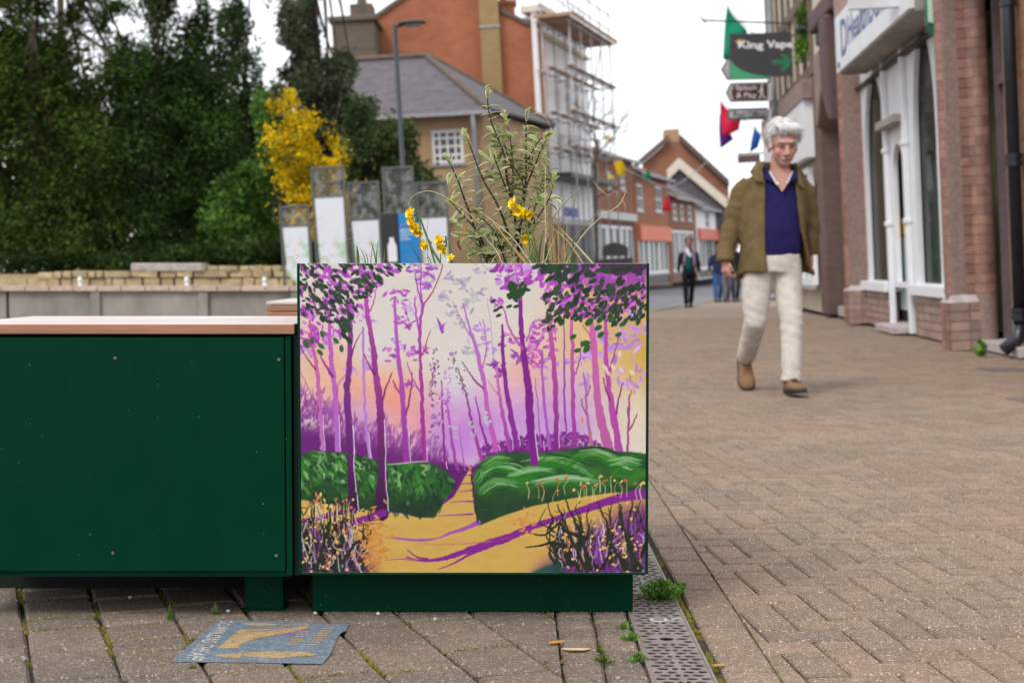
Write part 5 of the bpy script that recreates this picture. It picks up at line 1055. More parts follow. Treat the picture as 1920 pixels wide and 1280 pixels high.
b = bs(455, 30); tree('conifer_tree', 'thin grey green conifer with ivy between the yews and the yellow bush', b, [(0, 0, 0), (0, 0, 2.5), (.1, 0, 4), (.05, 0, 5.2)], bl_px(b, [(440, 250, 40, 70, 0), (460, 150, 36, 70, 0), (430, 60, 34, 60, 0), (470, 30, 34, 60, 0), (470, 330, 45, 80, 0), (430, 380, 60, 90, 0), (400, 120, 30, 60, .3), (455, -60, 34, 60, 0), (500, 250, 30, 70, .2)]), 22000, .10, CON, 3, 9, tr=.1, droop=.5, gap=.18)
b = bs(590, 32); tree('conifer_tree', 'tall drooping conifer left of the stone chimney with sky showing through', b, [(0, 0, 0), (0, 0, 3), (-.05, 0, 6), (0, 0, 9.5)], bl_px(b, [(575, 60, 36, 70, 0), (590, 150, 46, 70, 0), (600, 250, 50, 70, 0), (545, 120, 26, 60, .3), (620, 330, 60, 80, 0), (540, 40, 22, 60, .4), (585, -50, 36, 70, 0), (560, 330, 60, 90, .3), (640, 200, 30, 60, .3), (520, 200, 26, 50, .3), (650, 150, 34, 50, 0), (675, 205, 34, 45, 0), (640, 110, 22, 40, .2)]), 30000, .10, [(.06, .068, .055), (.045, .055, .042), (.08, .085, .07)], 4, 22, droop=.7, gap=.16)
b = bs(450, 26); tree('laurel_bush', 'brighter green laurel bush at the foot of the conifer', b, [(0, 0, 0), (0, 0, 1), (0, 0, 2.5)], bl_px(b, [(450, 360, 50, 40, 0), (430, 420, 55, 45, 0), (480, 430, 40, 50, 0), (470, 330, 30, 30, 0), (505, 300, 25, 60, .5), (490, 210, 20, 40, .6)]), 7500, .09, LAU, 5, 6, cat='bush', tr=.08, aspect=.6, gap=.1)
b = bs(590, 25); tree('forsythia_bush', 'bright yellow flowering bush behind the tallest map board', b, [(0, 0, 0), (0, 0, .8), (-.1, 0, 1.8)], bl_px(b, [(570, 270, 55, 45, 0), (615, 300, 35, 50, 0), (590, 350, 55, 60, 0), (560, 420, 30, 60, 0), (640, 400, 22, 70, 0), (520, 200, 22, 16, .1), (545, 185, 16, 20, .1), (600, 440, 40, 50, 0), (520, 250, 20, 30, 0), (545, 310, 40, 50, 0), (560, 230, 40, 25, 0)]), 21000, .05, [(.60, .36, .006), (.66, .40, .01), (.52, .31, .006), (.56, .35, .015), (.20, .22, .03)], 6, 16, cat='bush', tr=.05, aspect=.6, gap=.12, gscale=2.5, hollow=.1, fuzz=.38)
b = bs(735, 27); tree('holly_bush', 'dark evergreen bush between the yellow bush and the chapel window', b, [(0, 0, 0), (0, 0, 1.2), (0, 0, 3)], bl_px(b, [(690, 300, 45, 60, 0), (760, 350, 55, 60, 0), (700, 400, 60, 70, 0), (790, 410, 40, 60, 0), (670, 220, 30, 40, .2), (745, 270, 40, 50, .2), (770, 430, 70, 50, 0), (660, 330, 30, 60, .2)]), 18000, .085, HOL, 7, 10, cat='bush', aspect=.55, tr=.1, gap=.1)
b = bs(120, 36); tree('background_tree', 'shadowy tree far behind the left yews', b, [(0, 0, 0), (0, 0, 4), (0, 0, 9)], bl_px(b, [(60, 400, 160, 120, 0), (250, 420, 160, 110, 0), (140, 260, 130, 120, 0), (330, 300, 90, 130, 0), (420, 400, 100, 110, 0), (60, 150, 110, 90, 0), (350, 170, 60, 80, 0)]), 20000, .22, [(.022, .036, .014), (.03, .045, .018)], 8, 8, gap=-.1)
b = bs(560, 36); tree('background_tree', 'shadowy tree far behind the yellow bush', b, [(0, 0, 0), (0, 0, 3), (0, 0, 6)], bl_px(b, [(540, 400, 110, 110, 0), (650, 420, 100, 100, 0), (500, 300, 70, 80, 0), (620, 290, 60, 70, 0)]), 9000, .2, [(.028, .042, .02), (.035, .05, .024)], 9, 8, gap=-.1)
iv = bs(360, 22.6); V, Fc, C = cloud([((0, 0, 1.0), (1.1, .3, .22), 1), ((-1.9, 0, .92), (1.3, .3, .2), 1), ((1.0, 0, 1.05), (.6, .3, .2), 1), ((2.0, .1, .98), (.9, .3, .25), 1), ((.9, .4, 1.0), (1.6, .3, .3), 2)], 11000, .09, [(.022, .038, .014), (.034, .052, .02), (.018, .03, .012)], 10, hollow=.1); o = link('ivy', np_mesh('ivy', V, Fc, C), M_FOL, None, iv); props(o, 'ivy and ground cover hanging over the top of the stone wall', 'ivy', kind='stuff')
# ------------------------------------------------------------------ buildings across the street
def brick_mat(name, c1, c2, mort, bw=.225, rh=.075, vert='xz', var=.25):
    b = NB(name); o = b.pos('obj'); sp = b.n('ShaderNodeSeparateXYZ'); b.l(o, sp.inputs[0]); cb = b.n('ShaderNodeCombineXYZ')
    ad = b.n('ShaderNodeMath', _operation='ADD'); b.l(sp.outputs[0], ad.inputs[0]); b.l(sp.outputs[1], ad.inputs[1]); b.l(ad.outputs[0], cb.inputs[0]); b.l(sp.outputs[2], cb.inputs[1])
    br = b.n('ShaderNodeTexBrick', Scale=1., Mortar__Size=.006, Brick__Width=bw, Row__Height=rh); b.l(cb.outputs[0], br.inputs['Vector'])
    for k, c in (('Color1', c1), ('Color2', c2), ('Mortar', mort)): br.inputs[k].default_value = (*c, 1)
    c = b.mix(b.ramp(b.noise(o, .9, 5), .35, .7, 0, .55), br.outputs['Color'], [x*.6 for x in c1]); c = b.mix(b.ramp(b.noise(o, 3, 4), .4, .7, 0, var), c, [x*1.3 for x in c2]); b.bump(br.outputs['Fac'], -.4, .01); return b.set(c, .9, .2)
M_ORB = brick_mat('orange_brick', (.34, .112, .058), (.40, .14, .07), (.30, .18, .12)); M_TANB = brick_mat('tan_brick', (.40, .265, .15), (.45, .30, .17), (.38, .29, .2)); M_YEL = brick_mat('yellow_stock_brick', (.34, .23, .10), (.28, .19, .09), (.3, .23, .14)); M_REDB = brick_mat('red_brown_brick', (.26, .105, .065), (.31, .13, .075), (.26, .17, .12)); M_DKST = brick_mat('dark_stack_brick', (.12, .095, .07), (.15, .115, .085), (.13, .11, .09))
M_SLATE = pm('slate_roof', (.098, .088, .098), .75, .25, 4, .4, 14, stretch=(1, 1, 1)); M_TILE = pm('clay_tile_roof', (.115, .085, .068), .85, .25, 5, .4, 18); M_WREN = pm('white_render', (.80, .78, .79), .8, .1, 3); M_CREAM = pm('cream_render', (.60, .53, .44), .85, .1, 3); M_WTRIM = pm('white_trim', (.72, .71, .71), .55, .06); M_DKGL = pm('dark_window_glass', (.02, .028, .03), .12, .3, 2, spec=.6); M_GREYTRIM = pm('grey_trim', (.33, .33, .35), .6); M_DARK = pm('dark_shopfront', (.035, .032, .035), .5); M_BOARD = pm('scaffold_board', (.36, .22, .14), .85, .25, 6); M_STEEL = pm('scaffold_steel', (.42, .42, .44), .5, .2, 8, metal=.3)
def window(par, x0, x1, z0, z1, y=0., nx=2, nz=2, fw=.06, mat=None, glass=None, name='window'):
    m = MB(); d = .07; t = fw
    m.box((x0, y - .03, z0), (x0 + t, y + d, z1)); m.box((x1 - t, y - .03, z0), (x1, y + d, z1)); m.box((x0 + t, y - .03, z1 - t), (x1 - t, y + d, z1)); m.box((x0 + t, y - .03, z0), (x1 - t, y + d, z0 + t))
    for k in range(1, nx): xx = x0 + (x1-x0)*k/nx; m.box((xx - t*.35, y - .02, z0 + t), (xx + t*.35, y + d*.8, z1 - t))
    for k in range(1, nz): zz = z0 + (z1-z0)*k/nz; m.box((x0 + t, y - .015, zz - t*.35), (x1 - t, y + d*.75, zz + t*.35))
    o = m.build(name, mat or M_WTRIM, par); g = MB(); g.box((x0 + t*.5, y + .035, z0 + t*.5), (x1 - t*.5, y + .045, z1 - t*.5)); g.build('pane', glass or M_DKGL, o)
    s = MB(); s.box((x0 - .06, y - .1, z0 - .07), (x1 + .06, y + .02, z0 - .002)); s.build('sill', M_GREYTRIM, o); return o
def wall_open(mb, x0, x1, z0, z1, y0, y1, ops):
    xs = sorted({x0, x1, *[v for o in ops for v in o[:2] if x0 < v < x1]}); zs = sorted({z0, z1, *[v for o in ops for v in o[2:] if z0 < v < z1]})
    for j in range(len(zs)-1):
        run = None
        for i in range(len(xs)-1):
            cx, cz = (xs[i]+xs[i+1])/2, (zs[j]+zs[j+1])/2; hole = any(o[0] < cx < o[1] and o[2] < cz < o[3] for o in ops)
            if hole:
                if run is not None: mb.box((run, y0, zs[j]), (xs[i], y1, zs[j+1])); run = None
            elif run is None: run = xs[i]
        if run is not None: mb.box((run, y0, zs[j]), (x1, y1, zs[j+1]))
# chapel with hipped slate roof
f1 = Frame((-.7, 36, 0)); c1 = thing('chapel', 'tan brick chapel with hipped slate roof and white grid window', 'building', frame=f1)
A = f1.p(905, 207, 36); Dd = f1.p(640, 222, 36); Bq = f1.p(1022, 240, 42); RR = f1.p(800, 108, 39.5); RL_ = f1.p(590, 120, 39.5); ze = A.z
wx0, wz1 = f1.p(808, 243, 36).x, f1.p(840, 243, 36).z; wx1, wz0 = f1.p(870, 300, 36).x, f1.p(840, 306, 36).z
m = MB(); wall_open(m, Dd.x, A.x, 0, ze, 0, .3, [(wx0, wx1, wz0, wz1)]); m.build('front_wall', M_TANB, c1)
m = MB(); q0, q1 = Vector((A.x, .01, 0)), Vector((Bq.x, Bq.y, 0)); m.add([q0, q1, (q1.x, q1.y, ze), (q0.x, q0.y, ze), q0 + Vector((-.3, .3, 0)), q1 + Vector((-.3, .0, 0)), (q1.x-.3, q1.y, ze), (q0.x-.3, q0.y+.3, ze)], [(0, 1, 2, 3), (4, 7, 6, 5), (0, 4, 5, 1), (3, 2, 6, 7), (1, 5, 6, 2), (0, 3, 7, 4)]); m.build('side_wall', M_TANB, c1)
m = MB(); ov = .25; e0 = Vector((A.x + ov*.5, -ov, ze - .02)); e1 = Vector((Dd.x - 1, -ov, ze - .02)); e2 = Vector((Bq.x + ov, Bq.y, Bq.z)); e3 = Vector((RL_.x, 7.5, ze))
m.add([e0, e1, RL_, RR], [(0, 1, 2, 3)]); m.add([e0, RR, e2], [(0, 1, 2)]); m.add([RR, RL_, e3, e2], [(0, 1, 2, 3)]); ro = m.build('roof', M_SLATE, c1); ro.modifiers.new('t', 'SOLIDIFY').thickness = .06
m = MB(); m.tube([RL_ + Vector((0, 0, .05)), RR + Vector((0, 0, .05)), e2 + Vector((0, 0, .06))], .09, 6); m.build('ridge_tiles', M_TILE, ro)
m = MB(); m.tube([RR + Vector((0, 0, .04)), e0 + Vector((0, 0, .05))], .07, 6); m.build('hip_tiles', M_TILE, ro)
window(c1, wx0, wx1, wz0, wz1, .05, 4, 4, .07)
m = MB(); m.box((Dd.x - 1, -.36, ze - .12), (A.x + .2, -.252, ze - .03)); m.build('gutter', M_GREYTRIM, c1); m = MB(); m.tube([(A.x - .25, -.3, ze - .12), (A.x - .22, -.12, ze - .5), (A.x - .2, -.1, 0)], .055, 8); m.build('downpipe', M_GREYTRIM, c1, True)
# orange brick gable house
f2 = Frame((at(860, 500, 46).x, 46, 0)); h2 = thing('brick_house', 'tall orange brick gable house with a yellow brick chimney breast', 'building', frame=f2)
g2 = lambda px, py: (f2.p(px, py, 46).x, f2.p(px, py, 46).z)
out2 = [g2(690, 44), g2(705, 36), g2(757, 0), g2(832, -50), g2(935, 22), g2(985, 47), g2(1018, 48)]; poly = [(out2[0][0], 0)] + out2 + [(out2[-1][0], 0)]
m = MB(); m.prism(poly[::-1], 0, .4); m.build('gable_wall', M_ORB, h2)
m = MB()
for i in range(len(out2)-1): (xa, za), (xb, zb) = out2[i], out2[i+1]; m.add([(xa, -.08, za + .0), (xb, -.08, zb), (xb, 9, zb), (xa, 9, za), (xa, -.08, za + .14), (xb, -.08, zb + .14), (xb, 9, zb + .14), (xa, 9, za + .14)], [(0, 1, 2, 3), (4, 7, 6, 5), (0, 4, 5, 1), (1, 5, 6, 2), (2, 6, 7, 3), (3, 7, 4, 0)])
m.build('roof', M_TILE, h2)
xa, zt = g2(894, -60); xb, _ = g2(930, -60); m = MB(); m.box((xa, -.28, 2), (xb, -.003, zt)); m.build('chimney_breast', M_YEL, h2); zz = g2(910, 55)[1]; m = MB(); m.box((xa - .03, -.31, zz), (xb + .03, -.001, zz + .06)); m.build('iron_band', M_GREYTRIM, h2)
xa, zt = g2(934, 4); xb, zb = g2(968, 60); m = MB(); m.box((xa, .42, zb), (xb, 1.1, zt)); m.box((xa - .06, .36, zt + .001), (xb + .06, 1.16, zt + .12)); o = m.build('chimney', M_ORB, h2)
m = MB(); m.tube([((xa+xb)/2 - .1, .75, zt + .12), ((xa+xb)/2 - .1, .75, zt + .4)], [.11, .09], 10); m.build('chimney_pot', M_TILE, o, True)
# dark old stack left of it
f3 = Frame((at(662, 500, 44).x, 44, 0)); st = thing('stone_house', 'old dark brick house end with a broad chimney stack above the trees', 'building', frame=f3); g3 = lambda px, py: (f3.p(px, py, 44).x, f3.p(px, py, 44).z)
xa, z1 = g3(618, 32); xb, _ = g3(703, 32); m = MB(); m.box((xa, 0, 0), (xb, 3, g3(660, 95)[1])); m.build('wall', M_DKST, st)
m = MB(); m.box((xa + .04, .02, g3(660, 95)[1] + .001), (xb - .04, 2, z1 - .16)); m.box((xa - .05, -.08, z1 - .159), (xb + .05, 2.1, z1)); o = m.build('chimney', M_DKST, st, bevel=.03); xc0, z2 = g3(654, 6); xc1, _ = g3(696, 6); m = MB(); m.box((xc0, .2, z1 + .001), (xc1, 1.2, z2)); m.tube([((xc0+xc1)/2, .6, z2), ((xc0+xc1)/2, .6, z2 + .45)], [.15, .12], 10); m.build('chimney_pot', M_DKST, o)
# white rendered house with scaffolding
D3 = (1.6, 5.8); f4 = Frame((1.06, 46, 0), D3); h4 = thing('white_house', 'tall white rendered house front behind the scaffolding', 'building', frame=f4)
L4 = f4.hit(1106, 300)[0]; zt4 = f4.hit(1030, 50)[1]; ops = []
for pxs in ((1042, 1050), (1061, 1069), (1077, 1084), (1090, 1096)):
    xa, xb = f4.hit(pxs[0], 190)[0], f4.hit(pxs[1], 190)[0]
    for (p0, p1) in ((126, 152), (166, 210), (252, 292)): ops.append((xa, xb, f4.hit(1045, p1)[1], f4.hit(1045, p0)[1]))
m = MB(); wall_open(m, 0, L4, 0, zt4, 0, .3, ops); m.build('wall', M_WREN, h4); m = MB(); m.box((0, .301, 0), (.3, 7, zt4 - .3)); m.build('end_wall', M_WREN, h4)
for o_ in ops: window(h4, *o_, y=.08, nx=1, nz=2, fw=.07)
m = MB(); m.box((-.14, -.16, 0), (.3, -.003, zt4 + .1)); m.build('corner_pilaster', M_WTRIM, h4); m = MB(); m.box((-.2, -.4, zt4 + .101), (L4, .3, zt4 + .3)); m.box((-.1, -.2, zt4 - .5), (L4, -.005, zt4 - .4)); m.build('cornice', M_CREAM, h4)
zA, zB = f4.hit(1045, 410)[1], f4.hit(1045, 384)[1]; m = MB(); m.box((.31, -.12, zA), (L4, -.004, zB)); sg = m.build('shop_sign', M_WTRIM, h4)
m = MB(); m.box((2.2, -.124, zA + .06), (4.3, -.121, zB - .06)); m.build('sign_panel', pm('sign_blue', (.03, .03, .42), .5), sg); put_text('lettering', 'ET', ((2.7, -.13, zA + .12), (3.9, -.13, zA + .12), (2.7, -.13, zB - .12), (3.9, -.13, zB - .12)), M_DARK, sg, .01)
m = MB(); m.box((.31, -.9, zB + .75), (L4, -.003, zB + .9)); m.build('canopy', M_DARK, h4)
for k in range(5): xa = .5 + k*(L4 - .8)/5; window(h4, xa, xa + (L4-.8)/5 - .15, .6, zA - .1, -.06, 2, 1, .08, M_GREYTRIM, name='shop_window')
m = MB(); m.box((.31, -.055, 0), (L4, -.004, .55)); m.build('stall_riser', M_DARK, h4)
m = MB(); xa, za = f4.hit(1064, 288); m.box((xa, -1.3, za + .35), (xa + 1.0, -1.28, za + .5)); yb = m.build('warning_strip', pm('yellow_banner', (.72, .46, .02), .6), None); yb.matrix_world = f4.M; props(yb, 'upper yellow warning strip fixed to the scaffolding', 'warning strip')
m = MB(); m.box((xa, -1.3, za - .9), (xa + 1.0, -1.28, za - .75)); yb = m.build('warning_strip', bpy.data.materials['yellow_banner'], None); yb.matrix_world = f4.M; props(yb, 'lower yellow warning strip fixed to the scaffolding', 'warning strip')
# scaffolding
sc_ = thing('scaffolding', 'steel tube scaffolding with timber decks round the white house', 'scaffolding', frame=f4)
xs4 = [-.3 + k*1.5 for k in range(5)]; ztop = f4.hit(1040, -10)[1]; lifts = [f4.hit(1060, yy)[1] for yy in (300, 240, 165, 84)]
for i, xx in enumerate(xs4):
    for yy in (-.35, -1.2): m = MB(); m.tube([(xx, yy, 0), (xx, yy, ztop)], .022, 6); m.build('pole', M_STEEL, sc_, True)
for zz in lifts + [lifts[-1] + .55, lifts[-1] + 1.05]:
    for yy in (-.35, -1.2): m = MB(); m.tube([(xs4[0] - .2, yy, zz), (xs4[-1] + .2, yy, zz)], .022, 6); m.build('ledger', M_STEEL, sc_, True)
for zz in lifts:
    for xx in xs4: m = MB(); m.tube([(xx + .06, -.1, zz + .06), (xx + .06, -1.4, zz + .06)], .022, 6); m.build('transom', M_STEEL, sc_, True)
    for k in (range(5) if zz == lifts[-1] else (0, 3)): m = MB(); m.box((xs4[0] - .3, -1.3 + k*.2, zz + .09), (xs4[-1] + .3, -1.3 + k*.2 + .18, zz + .13)); m.build('board', M_BOARD, sc_)
m = MB(); m.box((xs4[0] - .3, -1.42, lifts[-1] + .12), (xs4[-1] + .3, -1.36, lifts[-1] + .22)); m.box((xs4[0] - .34, -1.36, lifts[-1] + .12), (xs4[0] - .3, -.2, lifts[-1] + .22)); m.build('toe_board', M_BOARD, sc_)
for k in range(4): m = MB(); m.tube([(xs4[k], -1.26, lifts[k % 3]), (xs4[k+1], -1.26, lifts[k % 3 + 1])], .024, 6); m.build('brace', M_STEEL, sc_, True)
m = MB(); xa, za = f4.hit(1107, 265, -1.26); m.box((xa - .1, -1.27, za - .75), (xa + .1, -1.25, za + .25)); o = m.build('notice', M_WTRIM, None); o.matrix_world = f4.M; props(o, 'white notice sheet hanging on the scaffolding', 'notice')
# terrace along the bend
TD = (.276, 1); tf = Frame((2.66, 52, 0), TD)
def terrace(label, pxa, pxb, eave_py, ridge_dz, wallm, roofm, wins, sign=None, depth=7., shop=True, name='terraced_house'):
    x0 = tf.hit(pxa, 400)[0]; x1 = tf.hit(pxb, 400)[0]; ze_ = tf.hit(pxa, eave_py)[1]; base = tf.M @ Vector((x0, 0, 0)); fr = Frame(base, TD); t = thing(name, label, 'building', frame=fr, group='terrace along the far side of the street'); L = x1 - x0
    ops = []
    for (pa, pb, p0, p1) in wins: a_, b_ = fr.hit(pa, 400)[0], fr.hit(pb, 400)[0]; ops.append((a_, b_, fr.hit((pa+pb)/2, p1)[1], fr.hit((pa+pb)/2, p0)[1]))
    sh = [(.3, L - .3, .05, 2.5)] if shop else []
    m = MB(); wall_open(m, 0, L, 0, ze_, 0, .3, ops + sh); m.build('wall', wallm, t); m = MB(); m.box((0, .31, 0), (.25, depth, ze_)); m.build('end_wall', wallm, t)
    for o_ in ops: window(t, *o_, y=.06, nx=2, nz=2, fw=.09)
    m = MB(); m.add([(-.05, -.3, ze_ - .05), (L + .05, -.3, ze_ - .05), (L + .05, depth/2, ze_ + ridge_dz), (-.05, depth/2, ze_ + ridge_dz), (-.05, depth, ze_), (L + .05, depth, ze_)], [(0, 1, 2, 3), (3, 2, 5, 4), (0, 3, 4), (1, 5, 2)]); m.build('roof', roofm, t); m = MB(); m.box((0, -.38, ze_ - .14), (L, -.302, ze_ - .05)); m.build('gutter', M_GREYTRIM, t)
    if shop:
        n = 3; 
        for k in range(n): a_ = .35 + k*(L - .7)/n; window(t, a_, a_ + (L-.7)/n - .08, .5, 2.45, .08, 2, 1, .12, M_WTRIM, name='shop_window')
        m = MB(); m.box((.3, .06, .05), (L - .3, .16, .48)); m.build('stall_riser', M_DARK, t)
    if sign:
        (p0, p1, c, txt) = sign; za, zb = fr.hit((pxa+pxb)/2, p1)[1], fr.hit((pxa+pxb)/2, p0)[1]; m = MB(); m.box((.25, -.14, za), (L - .25, -.004, zb)); o = m.build('shop_sign', pm('sign_' + label[:6], c, .6, .08), t)
        if txt: put_text('lettering', txt, ((L*.35, -.15, za + .2), (L*.65, -.15, za + .2), (L*.35, -.15, zb - .2), (L*.65, -.15, zb - .2)), M_GREYTRIM, o, .01)
    return t, fr, L, ze_
terrace('grey roofed terraced house with a dark shopfront next to the scaffolding', 1107, 1190, 280, 1.5, M_REDB, M_TILE, [(1115, 1124, 318, 352), (1140, 1150, 322, 355), (1166, 1176, 325, 357)], (398, 412, (.5, .48, .47), None))
terrace('red brick terraced house with a coral shop sign and white windows', 1192, 1254, 322, 1.7, brick_mat('warm_terrace_brick', (.34, .13, .075), (.38, .15, .085), (.3, .2, .14)), M_TILE, [(1196, 1208, 346, 396), (1230, 1243, 350, 398)], (424, 452, (.66, .17, .09), None))
terrace('brown brick terraced house with small upper windows beyond the coral sign', 1256, 1303, 368, 1.4, M_REDB, M_TILE, [(1262, 1270, 382, 412), (1276, 1283, 384, 413), (1290, 1298, 386, 414)], None)
terrace('white rendered house with a small coral sign at the end of the terrace', 1305, 1352, 388, 2.4, M_WREN, M_SLATE, [(1322, 1330, 395, 428)], (430, 450, (.62, .14, .09), None))
# big gable house behind the terrace
f7 = Frame((at(1280, 500, 92).x, 92, 0)); h7 = thing('gable_house', 'brown brick gable house with a square chimney rising behind the terrace', 'building', frame=f7); g7 = lambda px, py: (f7.p(px, py, 92).x, f7.p(px, py, 92).z)
o7 = [g7(1205, 306), g7(1252, 266), g7(1275, 266), g7(1366, 350)]; m = MB(); m.prism(([(o7[0][0], 0)] + o7 + [(o7[-1][0], 0)])[::-1], 0, .5); m.build('gable_wall', M_REDB, h7)
m = MB()
for i in (0, 2): (xa, za), (xb, zb) = o7[i], o7[i+1]; m.add([(xa, -.4, za + .02), (xb, -.4, zb + .02), (xb, 10, zb + .02), (xa, 10, za + .02), (xa, -.4, za + .4), (xb, -.4, zb + .4), (xb, 10, zb + .4), (xa, 10, za + .4)], [(0, 1, 2, 3), (4, 7, 6, 5), (0, 4, 5, 1), (1, 5, 6, 2), (2, 6, 7, 3), (3, 7, 4, 0)])
m.build('roof', M_TILE, h7); xa, zb = g7(1248, 272); xb, zt = g7(1274, 241); m = MB(); m.box((xa, .1, zb), (xb, 1.4, zt)); m.build('chimney', M_TANB, h7, bevel=.03)
f8 = Frame((at(1310, 500, 84).x, 84, 0)); h8 = thing('gable_house', 'slate roofed house with a white gable verge in front of the brown gable house', 'building', frame=f8); g8 = lambda px, py: (f8.p(px, py, 84).x, f8.p(px, py, 84).z)
o8 = [g8(1250, 322), g8(1272, 300), g8(1362, 376)]; m = MB(); m.prism(([(o8[0][0], 0)] + o8 + [(o8[-1][0], 0)])[::-1], 0, .5); m.build('gable_wall', M_SLATE, h8)
m = MB()
for i in (0, 1): (xa, za), (xb, zb) = o8[i], o8[i+1]; m.add([(xa, -.3, za - .5), (xb, -.3, zb - .5), (xb, -.02, zb - .5), (xa, -.02, za - .5), (xa, -.3, za + .1), (xb, -.3, zb + .1), (xb, -.02, zb + .1), (xa, -.02, za + .1)], [(0, 1, 2, 3), (4, 7, 6, 5), (0, 4, 5, 1), (1, 5, 6, 2), (2, 6, 7, 3), (3, 7, 4, 0)])
m.build('verge_board', M_CREAM, h8)
# bare street tree before the scaffolding
bt = thing('bare_tree', 'small leafless tree with dark twigs in front of the scaffolding', 'tree', bs(1120, 45)); rr = random.Random(5); bt0 = Vector(bt.location)
tm_ = MB(); tw = MB(); P3 = catmull([(0, 0, 0), at(1118, 420, 45) - bt0, at(1116, 330, 45) - bt0, at(1122, 260, 45) - bt0], 4); tm_.tube(P3, [.07*(1 - .6*i/len(P3)) for i in range(len(P3))], 8); tm_.build('trunk', M_TRUNK, bt, True)
def grow(p, d, L, r, n):
    if n == 0: return
    q = p + d*L; mid = p.lerp(q, .5) + Vector((rr.gauss(0, .06), rr.gauss(0, .06), rr.gauss(0, .06)))*L; tw.tube([p, mid, q], [r, r*.8, r*.55], 4)
    for k in range(rr.choice((2, 3))): grow(q if k else mid, (d + Vector((rr.gauss(0, .55), rr.gauss(0, .5), rr.gauss(.05, .4)))).normalized(), L*rr.uniform(.6, .85), r*.6, n-1)
for k in range(7): grow(P3[rr.randrange(len(P3)//2, len(P3))], Vector((rr.gauss(0, .8), rr.gauss(0, .6), rr.uniform(.2, 1))).normalized(), rr.uniform(.6, 1.0), .026, 4)
tw.build('twigs', M_TRUNK, bt)
# black kiosk and blue lettering sign far centre
f9 = Frame((at(1155, 520, 40).x, 40, 0)); kio = thing('sign_case', 'dark arched notice case standing in the street behind the planter', 'notice case', frame=f9); g9 = lambda px, py: (f9.p(px, py, 40).x, f9.p(px, py, 40).z)
pts = [g9(1130, 480), g9(1130, 463), g9(1140, 457), g9(1152, 454), g9(1168, 458), g9(1178, 464), g9(1178, 480)]; m = MB(); m.prism(pts[::-1], 0, .08); m.build('case', M_DARK, kio); m = MB()
for px in (1134, 1174): x_ = g9(px, 480)[0]; m = MB(); m.box((x_ - .04, .01, 0), (x_ + .04, .07, pts[0][1] - .002)); m.build('leg', M_DARK, kio)
m = MB(); xa, za = g9(1125, 486); xb, zb = g9(1186, 496); m = MB(); m.box((xa, -.3, zb - .3), (xb, .5, za)); m.build('base', M_DARK, kio)
# ------------------------------------------------------------------ right side: shops
g0 = gnd(1783, 658); RD = (-.076, -1); rf = Frame((g0.x, g0.y, 0), RD)
M_GLZ = pm('glazed_brick', (.255, .138, .108), .42, .22, 9, .2, 50, .5, rnd=.22); M_GLZ2 = pm('glazed_brick_pale', (.32, .215, .18), .42, .2, 9, .2, 50, .5, rnd=.2); M_MORT = pm('mortar', (.25, .175, .15), .95, .2, 20); M_PUR = pm('purple_paint', (.035, .024, .030), .45, .1); M_PIPE = pm('black_pipe', (.012, .014, .022), .35, .2, 6, spec=.5); M_WOODW = pm('white_shopfront_paint', (.74, .75, .78), .45, .05, 4); M_CAP = pm('worn_cap', (.42, .36, .36), .6, .2, 12); M_SOF = pm('grey_soffit', (.30, .27, .25), .8, .2, 6)  # soffit and door hood share an even grey
def glass_mat():
    b = NB('shop_glass'); b.set((.02, .025, .025), .05, .6); tr = b.n('ShaderNodeBsdfTransparent'); tr.inputs[0].default_value = (.85, .9, .88, 1); ms = b.n('ShaderNodeMixShader', Fac=.28); b.l(tr.outputs[0], ms.inputs[1]); b.l(b.b.outputs[0], ms.inputs[2]); b.l(ms.outputs[0], b.t.nodes['Material Output'].inputs['Surface']); return b.mat
M_GLASS = glass_mat()
def arc_brick(r0, r1, a0, a1, h):
    vs = []; n = 4
    for i in range(n + 1):
        a = a0 + (a1-a0)*i/n
        for r_, z in ((r0, 0), (r1, 0), (r1, h), (r0, h)): vs.append((math.cos(a)*r_, math.sin(a)*r_, z))
    fs = [(i*4+j, i*4+(j+1) % 4, (i+1)*4+(j+1) % 4, (i+1)*4+j) for i in range(n) for j in range(4)] + [(0, 1, 2, 3), (n*4+3, n*4+2, n*4+1, n*4)]
    m = MB(); m.add(vs, fs); me = m.mesh('brick'); me.materials.append(M_GLZ); return me
CH = .098
